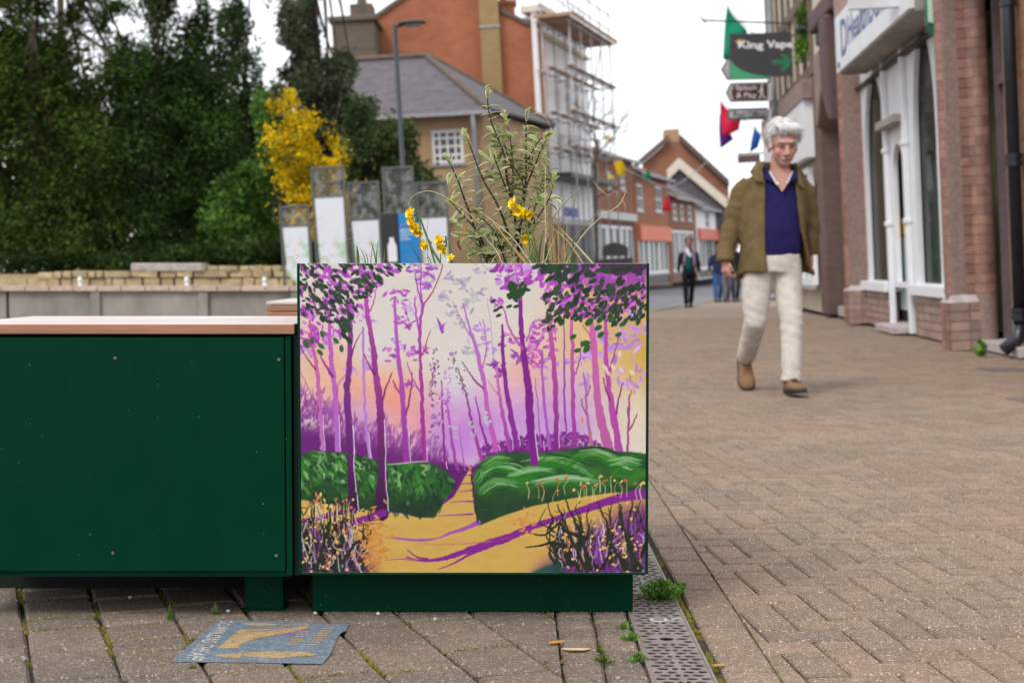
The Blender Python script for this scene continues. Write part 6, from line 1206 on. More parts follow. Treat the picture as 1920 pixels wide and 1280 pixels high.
def pier(par, x, zmax=3.9, near=True):
    """clustered brick pier: plinth, square core, two engaged round shafts"""
    p = bpy.data.objects.new('pier', None); COL.objects.link(p); p.parent = par; p.location = (x, 0, 0)
    m = MB(); m.box((-.44, .012, 0), (-.012, .40, .48)); m.box((-.36, .06, .481), (-.06, .44, 6.)); m.tube([(-.22, .14, .5), (-.22, .14, 6.)], .128, 20); m.tube([(-.08, .38, 0), (-.08, .38, 6.)], .108, 18); m.build('core', M_MORT, p)
    m = MB(); m.add([(-.45, 0, .48), (0, 0, .48), (0, .41, .48), (-.45, .41, .48), (-.36, .06, .56), (-.06, .06, .56), (-.06, .40, .56), (-.36, .40, .56)], [(0, 1, 5, 4), (1, 2, 6, 5), (2, 3, 7, 6), (3, 0, 4, 7), (4, 5, 6, 7)]); m.build('plinth_cap', M_CAP, p)
    shapes = {}
    def put(me, loc): link('brick', me, None, p, loc)
    k = 0; bb_ = MB(); bb_.box((-.09, 0, .003), (.09, .012, .092)); flat = bb_.mesh('brick'); flat.materials.append(M_GLZ)
    bb_ = MB(); bb_.box((-.012, -.062, .003), (0, .062, .092)); endb = bb_.mesh('brick'); endb.materials.append(M_GLZ); bb_ = MB(); bb_.box((-.012, -.09, .003), (.0, .09, .092)); endp = bb_.mesh('brick'); endp.materials.append(M_GLZ2)
    for r_ in range(5):
        for q in range(2): put(flat, (-.335 + q*.215 + (.0 if r_ % 2 else .02), 0, r_*CH)); put(endp, (0, .105 + q*.2, r_*CH))
    if near:
        sA = [arc_brick(.128, .134, a, a + .64, .092) for a in (-2.0, -1.35, -.7, -.05)]; sB = [arc_brick(.107, .113, a, a + .77, .092) for a in (-1.4, -.62, .16)]
        z = .57; r_ = 0
        while z < zmax:
            for q, me in enumerate(sA): put(me, (-.22, .14, z))
            put(endb, (-.049, .25, z))
            for me in sB: put(me, (-.08, .38, z))
            z += CH; r_ += 1
    else:
        sA = [arc_brick(.128, .134, a, a + 1.33, .092) for a in (-2.0, -.66)]; sB = [arc_brick(.107, .113, a, a + 1.5, .092) for a in (-1.1,)]; z = .57
        while z < zmax + .3:
            for me in sA: put(me, (-.22, .14, z))
            for me in sB: put(me, (-.08, .38, z))
            z += CH
    return p
shop = thing('shop', 'red brick shop with white gothic shopfront between clustered brick piers', 'building', frame=rf)
pier(shop, 0); XP2 = rf.hit(1590, 607)[0] + .1; pier(shop, XP2, near=False)
Y3 = .34; X_ = lambda px, py=400, y=Y3: rf.hit(px, py, y)[0]; Zs = .56
x1, x2 = X_(1606), -.5; 
# white screen with pointed openings
def gothic(x0, x1, z0, zs, zt, n=7):
    xm = (x0+x1)/2; pts = [(x0, z0), (x1, z0)]
    for i in range(n + 1): t = i/n; pts.append((x1 - (x1-xm)*(1 - math.cos(t*math.pi/2)), zs + (zt-zs)*math.sin(t*math.pi/2)))
    for i in range(1, n + 1): t = 1 - i/n; pts.append((x0 + (xm-x0)*(1 - math.cos(t*math.pi/2)), zs + (zt-zs)*math.sin(t*math.pi/2)))
    return pts
a1, a2, a3, a4, a5, a6 = X_(1628, 350), X_(1668, 350), X_(1680, 350), X_(1699, 350), X_(1722, 350), X_(1764, 350)
bm = bmesh.new(); ed = []
def lp_(pts):
    vs = [bm.verts.new((x, 0, z)) for x, z in pts]; ed.extend(bm.edges.new((vs[i], vs[(i+1) % len(vs)])) for i in range(len(vs)))
lp_([(x1, Zs), (x2, Zs), (x2, 3.78), (x1, 3.78)]); lp_(gothic(a1, a2, Zs + .07, 2.2, 3.5)); lp_(gothic(a3, a4, Zs + .07, 2.05, 2.4)); lp_(gothic(a5, a6, Zs + .07, 2.3, 3.6))
bmesh.ops.triangle_fill(bm, use_beauty=True, edges=ed); me = bpy.data.meshes.new('shopfront_screen'); bm.to_mesh(me); bm.free(); o = link('shopfront_screen', me, M_WOODW, shop, (0, Y3, 0)); s = o.modifiers.new('t', 'SOLIDIFY'); s.thickness = .06; s.offset = 0
for sa, sb in ((x1 - .02, a2 + .1), (a5 - .25, x2)): m = MB(); m.box((sa, Y3 - .14, Zs - .07), (sb, Y3 + .1, Zs + .06)); m.build('sill', M_WOODW, shop, bevel=.01)
m = MB()
for xa in ((a2 + a3)/2, (a4 + a5)/2):
    m = MB(); m.box((xa - .07, Y3 - .1, 0), (xa + .07, Y3 - .031, 3.7)); o = m.build('pilaster', M_WOODW, shop, bevel=.012)
    for zz in (1.36, 2.32): m = MB(); m.box((xa - .09, Y3 - .12, zz), (xa + .09, Y3 - .03, zz + .07)); m.build('capital', M_WOODW, o, bevel=.02)
for xa, za, w_, h_, c in ((a5 - .2, 1.75, .3, .42, (.6, .62, .66)), (a5 + .3, 1.9, .2, .3, (.5, .3, .2)), (a5 - .7, 2.1, .35, .5, (.3, .36, .4)), (a1 + .6, 1.2, .3, .42, (.55, .58, .62)), (a1 + .3, 1.9, .25, .35, (.2, .26, .32))):
    m = MB(); m.box((xa, Y3 + .14, za), (xa + w_, Y3 + .145, za + h_)); m.build('poster', pm('poster_%d' % int(xa*-100), c, .6, .3, 12), shop)
m = MB(); m.box(((a2+a3)/2, Y3 - .2, 2.62), ((a4+a5)/2, Y3 - .06, 2.72)); m.build('door_hood', M_SOF, shop, bevel=.01)
for xa, xb in ((a1, a2), (a5, a6)): m = MB(); m.box((xa, Y3 + .04, Zs + .05), (xb, Y3 + .05, 3.6)); m.build('window_pane', M_GLASS, shop)
m = MB(); m.box((a3 - .7, Y3 + .1, .1), (a4, Y3 + .16, 2.5)); dr = m.build('door', M_DARK, shop); m = MB(); m.box((a3 - .6, Y3 + .085, .25), (a4 - .05, Y3 + .099, 1.22)); m.build('frosted_glass', pm('frosted', (.55, .64, .66), .4, .05), dr); m = MB(); m.box((a3 - .3, Y3 + .08, 1.24), (a4 - .3, Y3 + .098, 1.46)); m.build('yellow_notice', pm('yellow_notice', (.72, .45, .03), .5), dr)
m = MB(); m.box((a3 - .3, Y3 - .3, 0), (a4 + .3, Y3 + .2, .09)); m.build('door_step', M_CAP, shop, bevel=.01)
m = MB(); m.box((x1 - .3, Y3 + .9, 0), (x2 + .5, Y3 + 1., 3.8)); m.build('interior_wall', pm('interior_tan', (.48, .40, .26), .8, .3, 3), shop); m = MB(); m.box((a5 - 1.3, Y3 + .22, Zs), (a6 + .4, Y3 + .26, 1.66)); m.build('green_screen', pm('sage_screen', (.34, .48, .40), .6, .08), shop); m = MB(); m.box((a1 - .1, Y3 + .2, Zs), (a1 + (a2-a1)*.62, Y3 + .26, 3.6)); m.build('inner_pier', M_GLZ2, shop); m = MB(); m.box((x1, Y3 - .1, 3.4), (x2, Y3 + 1.2, 3.44)); m.build('ceiling', M_DARK, shop)
m = MB(); m.box((a5 - 1.6, Y3 + .3, 2.95), (a6 + .4, Y3 + .34, 3.12)); m.build('green_header', pm('green_header', (.05, .28, .13), .5), shop)
# stall riser bricks
rb = MB(); rb.box((-.105, 0, .004), (.105, .02, .088)); rbm = rb.mesh('brick'); rbm.materials.append(M_GLZ2); 
for sa, sb in ((x1 - .2, a2), (a5 - .2, x2)): m = MB(); m.box((sa, Y3 - .06, 0), (sb, Y3 + .05, Zs - .071)); m.build('riser_core', M_MORT, shop)
for xa, xb in ((x1 - .15, a2 - .05), (a5 - .1, x2 + .05)):
    for r_ in range(5):
        x = xa + (.11 if r_ % 2 else 0) + .1
        while x < xb: link('brick', rbm, None, shop, (x, Y3 - .078, r_*.097)); x += .219
# fascia
zb_, zt_ = rf.hit(1578, 137, -.1)[1], rf.hit(1567, 43, -.1)[1]; xa_, xb_ = rf.hit(1577, 130, -.1)[0], -.62
m = MB(); m.prism([(xa_, zb_), (xb_, zb_), (xb_, zt_), (xa_, zt_)][::-1], -.16, -.1); fo = m.build('fascia', M_WOODW, shop); m = MB(); m.box((xa_, -.098, zb_ - .03), (xb_, Y3 - .09, zb_ + .16)); m.build('soffit', M_SOF, shop)
M_BLUE = pm('sign_ink', (.09, .15, .33), .5); L_ = xb_ - xa_; T_ = lambda u, v: (xa_ + L_*u, -.165, zb_ + (zt_-zb_)*v)
for s_, u0, u1, v0, v1 in (('D', .10, .20, .2, .85), ('Health', .22, .52, .3, .8), ('Dental', .54, .80, .3, .8)): put_text('lettering', s_, (T_(u0, v0), T_(u1, v0), T_(u0, v1), T_(u1, v1)), M_BLUE, fo, .012)
m = MB(); m.box((T_(.03, .06)[0], -.166, T_(0, .06)[2]), (T_(.06, .1)[0], -.162, T_(0, .16)[2])); m.build('small_logo', M_DARK, fo)
m = MB(); m.box((xa_ - .3, -.12, zt_ + .002), (1.2, .7, zt_ + .4)); m.build('cornice', M_GLZ, shop); m = MB(); m.box((XP2 - .5, .55, 3.8), (1.2, 4, 7)); m.build('upper_wall', M_REDB, shop); m = MB(); m.box((XP2 - .4, 1.46, 0), (.0, 4, 3.8)); m.build('back_wall', M_DARK, shop)
# projecting white sign and alarm box
q0, q1 = rf.p(1592, 18, 16.4), rf.p(1735, 10, 16.4); pj = thing('projecting_sign', 'white projecting sign board above the shop fascia', 'sign', frame=rf); m = MB(); qq = rf.p(1592, -60, 19.3); m.add([q0, q1, q1 + Vector((0, 0, .62)), q0 + Vector((0, 0, .62)), q0 + Vector((-.1, 0, 0)), q1 + Vector((-.1, 0, 0)), q1 + Vector((-.1, 0, .62)), q0 + Vector((-.1, 0, .62))], [(0, 1, 2, 3), (4, 7, 6, 5), (0, 4, 5, 1), (1, 5, 6, 2), (2, 6, 7, 3), (3, 7, 4, 0)]); m.build('board', pm('sign_white_worn', (.62, .63, .66), .5, .06), pj); m = MB(); m.tube([q1 + Vector((-.05, -.1, .64)), q1 + Vector((-.05, .9, .64))], .03, 6); m.build('bracket', M_PIPE, pj)
ax = rf.p(1751, 30, 15.5); al = thing('alarm_box', 'green and mint alarm box fixed high on the near brick pier', 'alarm box', frame=rf); m = MB(); m.prism([(ax.y - .02, ax.z - .2), (ax.y + .11, ax.z - .2), (ax.y + .14, ax.z + .25), (ax.y - .07, ax.z + .25), (ax.y - .07, ax.z - .08)], ax.x - .12, ax.x, 'x'); m.build('case', pm('alarm_green', (.01, .12, .07), .4), al, bevel=.012); m = MB(); m.prism([(ax.y - .06, ax.z - .06), (ax.y + .03, ax.z - .10), (ax.y + .045, ax.z + .23), (ax.y - .06, ax.z + .23)], ax.x + .001, ax.x + .02, 'x'); m.build('front_plate', pm('alarm_mint', (.45, .62, .48), .4), al, bevel=.004)
# nearest building: door recess, downpipe, brick
nb_ = thing('corner_building', 'dark purple doorway and brick wall at the right edge of the picture', 'building', frame=rf)
m = MB(); m.box((.06, .60, .1), (1.3, .68, 6)); m.build('door', M_PUR, nb_); m = MB(); m.box((.02, .52, .1), (.10, .599, 6)); m.box((.12, .53, 2.62), (1.3, .598, 2.72)); m.build('door_frame', pm('plum_trim', (.13, .095, .10), .5), nb_); m = MB(); m.box((.01, .30, 0), (1.5, .9, .1)); m.build('door_step', M_CAP, nb_, bevel=.01)
wx = rf.hit(1908, 600, .5)[0]; M_OLDB = brick_mat('old_wall_brick', (.27, .11, .06), (.30, .19, .11), (.25, .19, .14)); m = MB(); m.box((wx, .45, 0), (wx + 5, 1.2, 6)); m.build('wall', M_OLDB, nb_)
dp = rf.hit(1902, 655, .30); pp = thing('downpipe', 'black cast iron downpipe running down to the pavement', 'downpipe', frame=rf); px_ = dp[0]
m = MB(); m.tube([(px_, .36, .22), (px_, .36, 6)], .058, 14); m.build('pipe', M_PIPE, pp, True); m = MB(); m.tube([(px_, .36, .30), (px_, .34, .17), (px_ + .02, .20, .075)], .062, 12); m.build('shoe', M_PIPE, pp, True)
for zz in (.34, 1.75, 3.2): m = MB(); m.tube([(px_, .36, zz + q) for q in (0, .002, .04, .042, .073, .075, .113, .115)], [.06, .078, .078, .066, .066, .078, .078, .06], 14); m.build('collar', M_PIPE, pp)
for px, py, lab in ((1838, 668, 'weed growing at the foot of the near brick pier'), (1668, 606, 'weed growing by the white shop door step')): weed('weed', lab, tuple(gnd(px, py)), 90, .07, .16, .05, GW)
# beyond the shop: dark porch with stone hood, then further shops
po = thing('porch_building', 'dark brick porch building with a heavy stone hood beyond the white shopfront', 'building', frame=rf); x9 = XP2 - .5
M_DKB = brick_mat('dark_porch_brick', (.13, .085, .075), (.17, .11, .095), (.15, .12, .1)); M_STN = pm('hood_stone', (.26, .185, .165), .85, .25, 5, .3, 20); M_PSTN = pm('plum_stone', (.10, .06, .06), .7, .25, 5, .3, 20)  # porch brick in a darker tone than the shop brick
m = MB(); m.box((x9 - 3.0, .75, 0), (x9, 1.1, 6)); m.build('wall', M_DKB, po); m = MB(); m.box((x9 - 3.7, .14, 0), (x9 - 3.0, 1.1, 4.1)); m.build('pilaster', M_DKB, po, bevel=.03); m = MB(); m.box((x9 - 2.1, .60, 0), (x9 - 1.9, .749, 4.0)); m.build('stone_jamb', M_CAP, po)
m = MB(); m.prism([(x9 - 3.1, 3.15), (x9 - 2.8, 3.3), (x9 - 2.3, 3.75), (x9 - 1.7, 3.9), (x9 - .9, 3.7), (x9 - .2, 3.3), (x9 - .2, 4.4), (x9 - 3.1, 4.4)], .1, .745); m.build('hood', M_STN, po, bevel=.04); m = MB(); m.prism([(x9 - .6, 3.5), (x9 + .1, 3.0), (x9 + .1, 4.6), (x9 - .6, 4.6)], -.12, .3); m.build('console', M_PSTN, po, bevel=.05); m = MB(); m.box((x9 - 2.2, -.06, 4.62), (x9 + .3, 1.1, 4.95)); m.box((x9 - 2.1, .02, 4.41), (x9 + .25, 1.1, 4.618)); m.build('cornice', M_PSTN, po, bevel=.05); m = MB(); m.box((x9 - 2.8, .3, 0), (x9, .74, .16)); m.build('step', M_CAP, po)
m = MB(); m.box((x9 - 2.9, .3, 4.96), (x9 + .2, 1.2, 8)); m.build('upper_wall', M_DKB, po)
fs_ = thing('timbered_shop', 'cream timbered shop with white fascia beyond the porch building', 'building', frame=rf); xA = x9 - 3.75; xB = xA - 8
m = MB(); m.box((xB, .25, 0), (xA, 1.2, 9)); m.build('wall', M_CREAM, fs_); m = MB()
for k in range(8): xx = xA - .4 - k*1.1; m.box((xx - .09, .19, 4.2), (xx + .09, .249, 9))
for zz in (4.2, 5.6, 7.0): m.box((xB, .18, zz), (xA, .188, zz + .18))
m.build('timber_frame', pm('oak_beam', (.16, .11, .08), .85), fs_); m = MB(); m.box((xB, .0, 2.75), (xA - .1, .17, 3.75)); m.build('fascia', M_WOODW, fs_); m = MB(); m.box((xB, -.02, 3.76), (xA, .17, 4.1)); m.build('lead_canopy', M_STN, fs_); m = MB(); m.box((xA - .4, .19, 2.3), (xA - .15, .24, 2.7)); m.build('orange_panel', pm('orange_panel', (.55, .22, .05), .6), fs_)
for k in range(4): xx = xB + .4 + k*1.8; window(fs_, xx, xx + 1.6, .5, 2.6, .12, 2, 1, .1, M_WOODW, name='shop_window')
# hanging basket greenery
b = at(1508, 40, 27.5); V, Fc, C = cloud([((0, 0, 0), (.16, .25, .35), 1), ((-.05, 0, -.45), (.13, .2, .3), 1)], 1500, .07, [(.08, .16, .03), (.13, .22, .05), (.05, .1, .03)], 21, hollow=.1); hb = thing('hanging_basket', 'leafy hanging basket beside the timbered shop front', 'hanging basket', tuple(b)); props(link('foliage', np_mesh('foliage', V, Fc, C), M_FOL, hb), kind='stuff'); m = MB(); m.ell((0, 0, -.15), (.17, .17, .14), 12, 8); m.build('basket', M_PIPE, hb, True); m = MB(); m.tube([(0, 0, 0), (0, 0, .5), (.8, 0, .5)], .015, 6); m.build('bracket', M_PIPE, hb)
# litter bin / bollard near the shops
fb = Frame(tuple(gnd(1521, 580))); bn = thing('bollard', 'short dark grey bollard by the far shopfronts', 'bollard', frame=fb); m = MB(); m.tube([(0, 0, 0), (0, 0, .45), (0, 0, .5)], [.1, .1, .08], 14); m.build('post', pm('bollard_grey', (.05, .055, .07), .5), bn, True); m = MB(); m.ell((0, 0, .5), (.09, .09, .035), 14, 6); m.build('cap', pm('bollard_cap', (.2, .2, .22), .5), bn, True)
# signs over the pavement
Yk = 30.; fk = Frame((at(1432, 500, Yk).x, Yk, 0)); G_ = lambda px, py, y=0.: (lambda q: (q.x, y, q.z))(fk.p(px, py, Yk)); ks = thing('shop_sign', 'dark hanging shop sign with white lettering and a green arrow', 'sign', frame=fk)
M_KD = pm('sign_charcoal', (.045, .046, .052), .5, .06); M_KG = pm('sign_green', (.06, .34, .16), .5, .06); M_KA = pm('arrow_green', (.02, .16, .08), .5); M_KW = pm('sign_white', (.74, .74, .78), .5, .04)
cs_ = [G_(1368, 64), G_(1369, 150), G_(1498, 141), G_(1497, 60)]; m = MB(); m.prism([(c[0], c[2]) for c in cs_], 0, .05); m.build('board', M_KD, ks)
m = MB(); m.prism([G_(*p)[::2] for p in ((1369, 113), (1378, 124), (1392, 133), (1410, 139), (1432, 143), (1455, 144), (1369.5, 150))], -.006, -.002); m.build('green_corner', M_KG, ks)
put_text('lettering', 'King', (G_(1384, 95), G_(1432, 96), G_(1384, 77), G_(1431, 78)), M_KW, ks, .03, Vector((0, -.008, 0))); put_text('lettering', 'Vape', (G_(1437, 95), G_(1487, 94), G_(1437, 76), G_(1486, 76)), M_KW, ks, .03, Vector((0, -.008, 0)))
m = MB(); m.prism([G_(*p)[::2] for p in ((1447, 113), (1447, 121), (1470, 121), (1463, 132), (1470, 134), (1487, 117), (1470, 101), (1463, 103), (1470, 113))], -.006, -.002); m.build('arrow', M_KA, ks); m = MB(); m.prism([G_(*p)[::2] for p in ((1381, 82), (1394, 80), (1396, 74), (1390, 77), (1387, 73), (1384, 77), (1379, 76))], -.007, -.002); m.build('crown', pm('crown_orange', (.72, .36, .02), .5), ks)
m = MB(); m.tube([G_(1316, 38, .02), G_(1500, 45, .02), G_(1530, 46, .02)], .018, 6); m.tube([G_(1324, 44, .02), G_(1318, 36, .02), G_(1312, 30, .02)], .012, 6); m.build('bracket', M_PIPE, ks)
Yp = 31.; fp = Frame((at(1452, 500, Yp).x, Yp, 0)); Q_ = lambda px, py, y=0.: (lambda q: (q.x, y, q.z))(fp.p(px, py, Yp)); sp_ = thing('fingerpost', 'grey signpost with direction fingers above the walking man', 'signpost', frame=fp); M_POST = pm('post_grey', (.20, .21, .22), .5, .1, 5, metal=.3); xq = Q_(1447, 100)[0]
m = MB(); m.tube([(xq, 0, 0), (xq, 0, Q_(1440, -30)[2])], .075, 14); m.build('post', M_POST, sp_, True)
M_BRN = pm('sign_brown', (.10, .028, .012), .5); M_LG = pm('sign_silver', (.42, .41, .43), .5); M_RIM = pm('sign_rim', (.17, .16, .155), .5)
def finger(y0, y1, tip, left, mat, txts, rim=None):
    ym = (y0+y1)/2; pl2 = [Q_(*p)[::2] for p in ((tip, ym), (left, y1), (1438, y1 - 2), (1438, y0 - 2), (left, y0))]; m = MB(); m.prism(pl2, -.11, -.08); o = m.build('finger', rim or M_RIM, sp_)
    pl3 = [Q_(*p)[::2] for p in ((tip + 4, ym), (left + 1, y1 - 4), (1437, y1 - 6), (1437, y0 + 2), (left + 1, y0 + 4))]; m = MB(); m.prism(pl3, -.116, -.111); m.build('silver_edge', M_LG, o); pl4 = [Q_(*p)[::2] for p in ((tip + 11, ym), (left + 6, y1 - 4.5), (1436, y1 - 6.5), (1436, y0 + 2.5), (left + 6, y0 + 4.5))]; m = MB(); m.prism(pl4, -.121, -.117); m.build('face', mat, o)
    for s_, xa, xb, ya, yb in txts: put_text('lettering', s_, (Q_(xa, yb), Q_(xb, yb), Q_(xa, ya), Q_(xb, ya)), M_KW if mat is M_BRN else M_DARK, o, .01, Vector((0, -.125, 0)))
    return o
fg = finger(157, 193, 1359, 1368, M_BRN, [('Splash', 1378, 1417, 161, 173), ('& Play', 1379, 1417, 175, 188)])
m = MB(); m.tube([Q_(1427, 165, -.125), Q_(1427, 177, -.125)], .03, 8); m.ell(Q_(1427, 161, -.125), .028, 8, 6); m.tube([Q_(1427, 177, -.125), Q_(1422, 187, -.125)], .018, 6); m.tube([Q_(1427, 177, -.125), Q_(1433, 187, -.125)], .018, 6); m.tube([Q_(1427, 168, -.125), Q_(1420, 175, -.125)], .014, 6); m.build('walking_figure', M_KW, fg)
finger(205, 227, 1361, 1366, M_LG, [('Post Office', 1374, 1432, 210, 222)], pm('sign_teal_rim', (.03, .08, .085), .5)); finger(112, 152, 1350, 1362, M_LG, [])
for y0, y1 in ((158, 190), (206, 226)): a_, b_ = Q_(1439, y1), Q_(1445, y0); m = MB(); m.box((a_[0], -.1, a_[2]), (b_[0], -.075, b_[2])); m.build('clamp', M_KW, sp_)
m = MB(); a_, b_ = at(1384, 306, 38), at(1425, 289, 38); f11 = Frame((a_.x, 38, 0)); o = thing('hanging_sign', 'small dark hanging sign behind the walking man', 'sign', frame=f11); q0 = f11.p(1384, 306, 38); q1 = f11.p(1425, 289, 38); m.box((q0.x, 0, q0.z), (q1.x, .05, q1.z)); m.build('board', M_PSTN, o); m = MB(); m.tube([(q0.x, .025, q1.z + .03), (q1.x + 2.3, .025, q1.z + .03)], .02, 6); m.build('bracket', M_PIPE, o)
# bunting pennants on lines
M_LINE = pm('bunting_line', (.35, .35, .37), .8)
def flag(label, pts, Y, col, line=None):
    b = at(*pts[0], Y); t = thing('pennant', label, 'flag', tuple(b), group='bunting pennants over the street'); P4 = [at(px, py, Y) - b for px, py in pts]; m = MB(); N = 6; vs = []
    A, B, C_ = P4[0], P4[1], P4[2]; D_ = P4[3] if len(P4) > 3 else C_
    for i in range(N + 1):
        for j in range(N + 1): u, v = i/N, j/N; q = (A*(1-u)+B*u)*(1-v)+(D_*(1-u)+C_*u)*v; q = q + Vector((0, .08*math.sin(u*5 + v*4), 0)); vs.append(q)
    m.add(vs, [(i*(N+1)+j, (i+1)*(N+1)+j, (i+1)*(N+1)+j+1, i*(N+1)+j+1) for i in range(N) for j in range(N)]); nm = 'flag_%d' % (hash(col) % 9999); o = m.build('cloth', bpy.data.materials.get(nm) or attrless(nm, col), t, True, fix=False); o.modifiers.new('t', 'SOLIDIFY').thickness = .006
    if line: m = MB(); m.tube(catmull([at(*p, Y) - b for p in line], 6), .011, 5); m.build('line', M_LINE, t)
def attrless(nm, col):
    b = NB(nm); c = b.mix(b.noise(b.pos(), 4, 3), [x*.85 for x in col], [x*1.1 for x in col]); b.set(c, .7, .2); tr = b.n('ShaderNodeBsdfTranslucent'); b.l(c, tr.inputs['Color']); ms = b.n('ShaderNodeMixShader', Fac=.5); b.l(b.b.outputs[0], ms.inputs[1]); b.l(tr.outputs[0], ms.inputs[2]); b.l(ms.outputs[0], b.t.nodes['Material Output'].inputs['Surface']); return b.mat
flag('large green pennant behind the dark hanging sign', [(1363, 12), (1400, 60), (1380, 120), (1355, 112)], 33, (.02, .40, .22), [(1345, -20), (1363, 10), (1400, 52), (1440, 80)])
flag('red pennant left of the direction fingers', [(1350, 190), (1388, 226), (1387, 243), (1354, 258)], 36, (.80, .04, .12), [(1330, 165), (1350, 188), (1400, 230), (1440, 262)])
flag('purple pennant just below the red one', [(1349, 215), (1352, 214), (1376, 261), (1350, 279)], 36.3, (.16, .04, .34))
flag('blue pennant left of the walking man', [(1416, 234), (1426, 256), (1422, 276), (1405, 286)], 37, (.03, .13, .50))
flag('yellow pennant hanging before the grey roofed terrace', [(1150, 304), (1166, 301), (1176, 322), (1160, 333)], 43, (.86, .62, .01), [(1120, 230), (1156, 302), (1200, 330), (1260, 350), (1330, 300)])
flag('green pennant right of the yellow one', [(1214, 318), (1217, 318), (1222, 339), (1203, 337)], 46, (.02, .34, .17))
flag('red pennant before the brown terraced house', [(1249, 369), (1254, 368), (1259, 396), (1240, 395)], 48, (.78, .05, .10))
# ------------------------------------------------------------------ people
def remesh(mb, name, voxel, smooth=4, mat=None, parent=None, fold=0., fscale=8., sub=0):
    o = mb.build(name, None, None); r_ = o.modifiers.new('r', 'REMESH'); r_.mode = 'VOXEL'; r_.voxel_size = voxel; s_ = o.modifiers.new('s', 'SMOOTH'); s_.iterations = smooth; s_.factor = .5
    dg = bpy.context.evaluated_depsgraph_get(); me = bpy.data.meshes.new_from_object(o.evaluated_get(dg)); old = o.data; bpy.data.objects.remove(o); bpy.data.meshes.remove(old); me.name = name
    if fold:
        n = len(me.vertices); co = np.zeros(n*3); no = np.zeros(n*3); me.vertices.foreach_get('co', co); me.vertices.foreach_get('normal', no); co = co.reshape(-1, 3); no = no.reshape(-1, 3)
        d = np.array([fold(p) for p in co]) if callable(fold) else fold*np.array([noise.noise(Vector((p[0]*fscale*.5, p[1]*fscale*.5, p[2]*fscale*1.6))) for p in co]); me.vertices.foreach_set('co', (co + no*d[:, None]).ravel())
    me.polygons.foreach_set('use_smooth', [True]*len(me.polygons)); me.update(); return link(name, me, mat, parent)
def paint(o, fn):
    me = o.data; n = len(me.vertices); co = np.zeros(n*3); me.vertices.foreach_get('co', co); co = co.reshape(-1, 3); c = np.ones((n, 4), dtype=np.float32); c[:, :3] = fn(co); ca = me.color_attributes.new('Col', 'FLOAT_COLOR', 'POINT'); ca.data.foreach_set('color', c.ravel())
M_SKIN = attr_mat('skin', .5, .35, .06, .1, 300)
def fabric(name, col, bump=.4, bscale=40, rough=.9, var=.15): return pm(name, col, rough, var, 14, bump, bscale, .15)
def hand(mb, wrist, d, out_, thumb, s=1., curl=1.):
    """palm plus five separate bent fingers. d: down the hand, out_: towards the fingers' curl side, thumb: towards the thumb side"""
    d, out_, thumb = Vector(d).normalized(), Vector(out_).normalized(), Vector(thumb).normalized(); w_ = Vector(wrist)
    mb.tube([w_, w_ + d*.04*s, w_ + d*.095*s], [(.024*s, .020*s), (.036*s, .019*s), (.040*s, .016*s)], 10, up=out_)
    for k, L in enumerate((.072, .082, .076, .060)):
        b = w_ + d*.09*s + thumb*(.030 - .020*k)*s; p1 = b + (d*.8 + out_*.5*curl).normalized()*L*.45*s; p2 = p1 + (d*.25 + out_*curl).normalized()*L*.32*s; p3 = p2 + (d*-.3 + out_*curl*.8).normalized()*L*.25*s; mb.tube([b, p1, p2, p3], [.0095*s, .009*s, .0082*s, .007*s], 8)
    b = w_ + d*.035*s + thumb*.028*s; mb.tube([b, b + (thumb*.6 + d*.7).normalized()*.035*s, b + (thumb*.3 + d + out_*.5).normalized()*.066*s], [.013*s, .011*s, .009*s], 8)
def shoe(mb_u, mb_s, ankle, yaw, pitch, s=1.):
    """shoe pointing to -y before rotation; toe pitched up for positive pitch; origin under the ankle"""
    Rm = Matrix.Translation(Vector(ankle)) @ Matrix.Rotation(yaw, 4, 'Z') @ Matrix.Rotation(pitch, 4, 'X')
    st = [(.075, .030, .072), (.05, .040, .085), (.0, .042, .100), (-.05, .043, .082), (-.11, .050, .062), (-.16, .050, .052), (-.195, .040, .042), (-.212, .02, .03)]; n = 12
    for mb, kind in ((mb_u, 0), (mb_s, 1)):
        vs = []
        for y, hw, hh in st:
            for j in range(n):
                a = 2*math.pi*j/n; ca, sa = math.cos(a), math.sin(a)
                if kind == 0: p = Vector((hw*math.copysign(abs(ca)**.8, ca), y, .022 + max(0, sa)**.8*(hh - .022) + min(0, sa)*.004))
                else: p = Vector((hw*1.08*math.copysign(abs(ca)**.6, ca), y*1.02, .012 + sa*.012))
                vs.append(Rm @ (p*s))
        k = len(st); mb.add(vs, [(i*n+j, i*n+(j+1) % n, (i+1)*n+(j+1) % n, (i+1)*n+j) for i in range(k-1) for j in range(n)] + [tuple(range(n-1, -1, -1)), tuple((k-1)*n+j for j in range(n))])
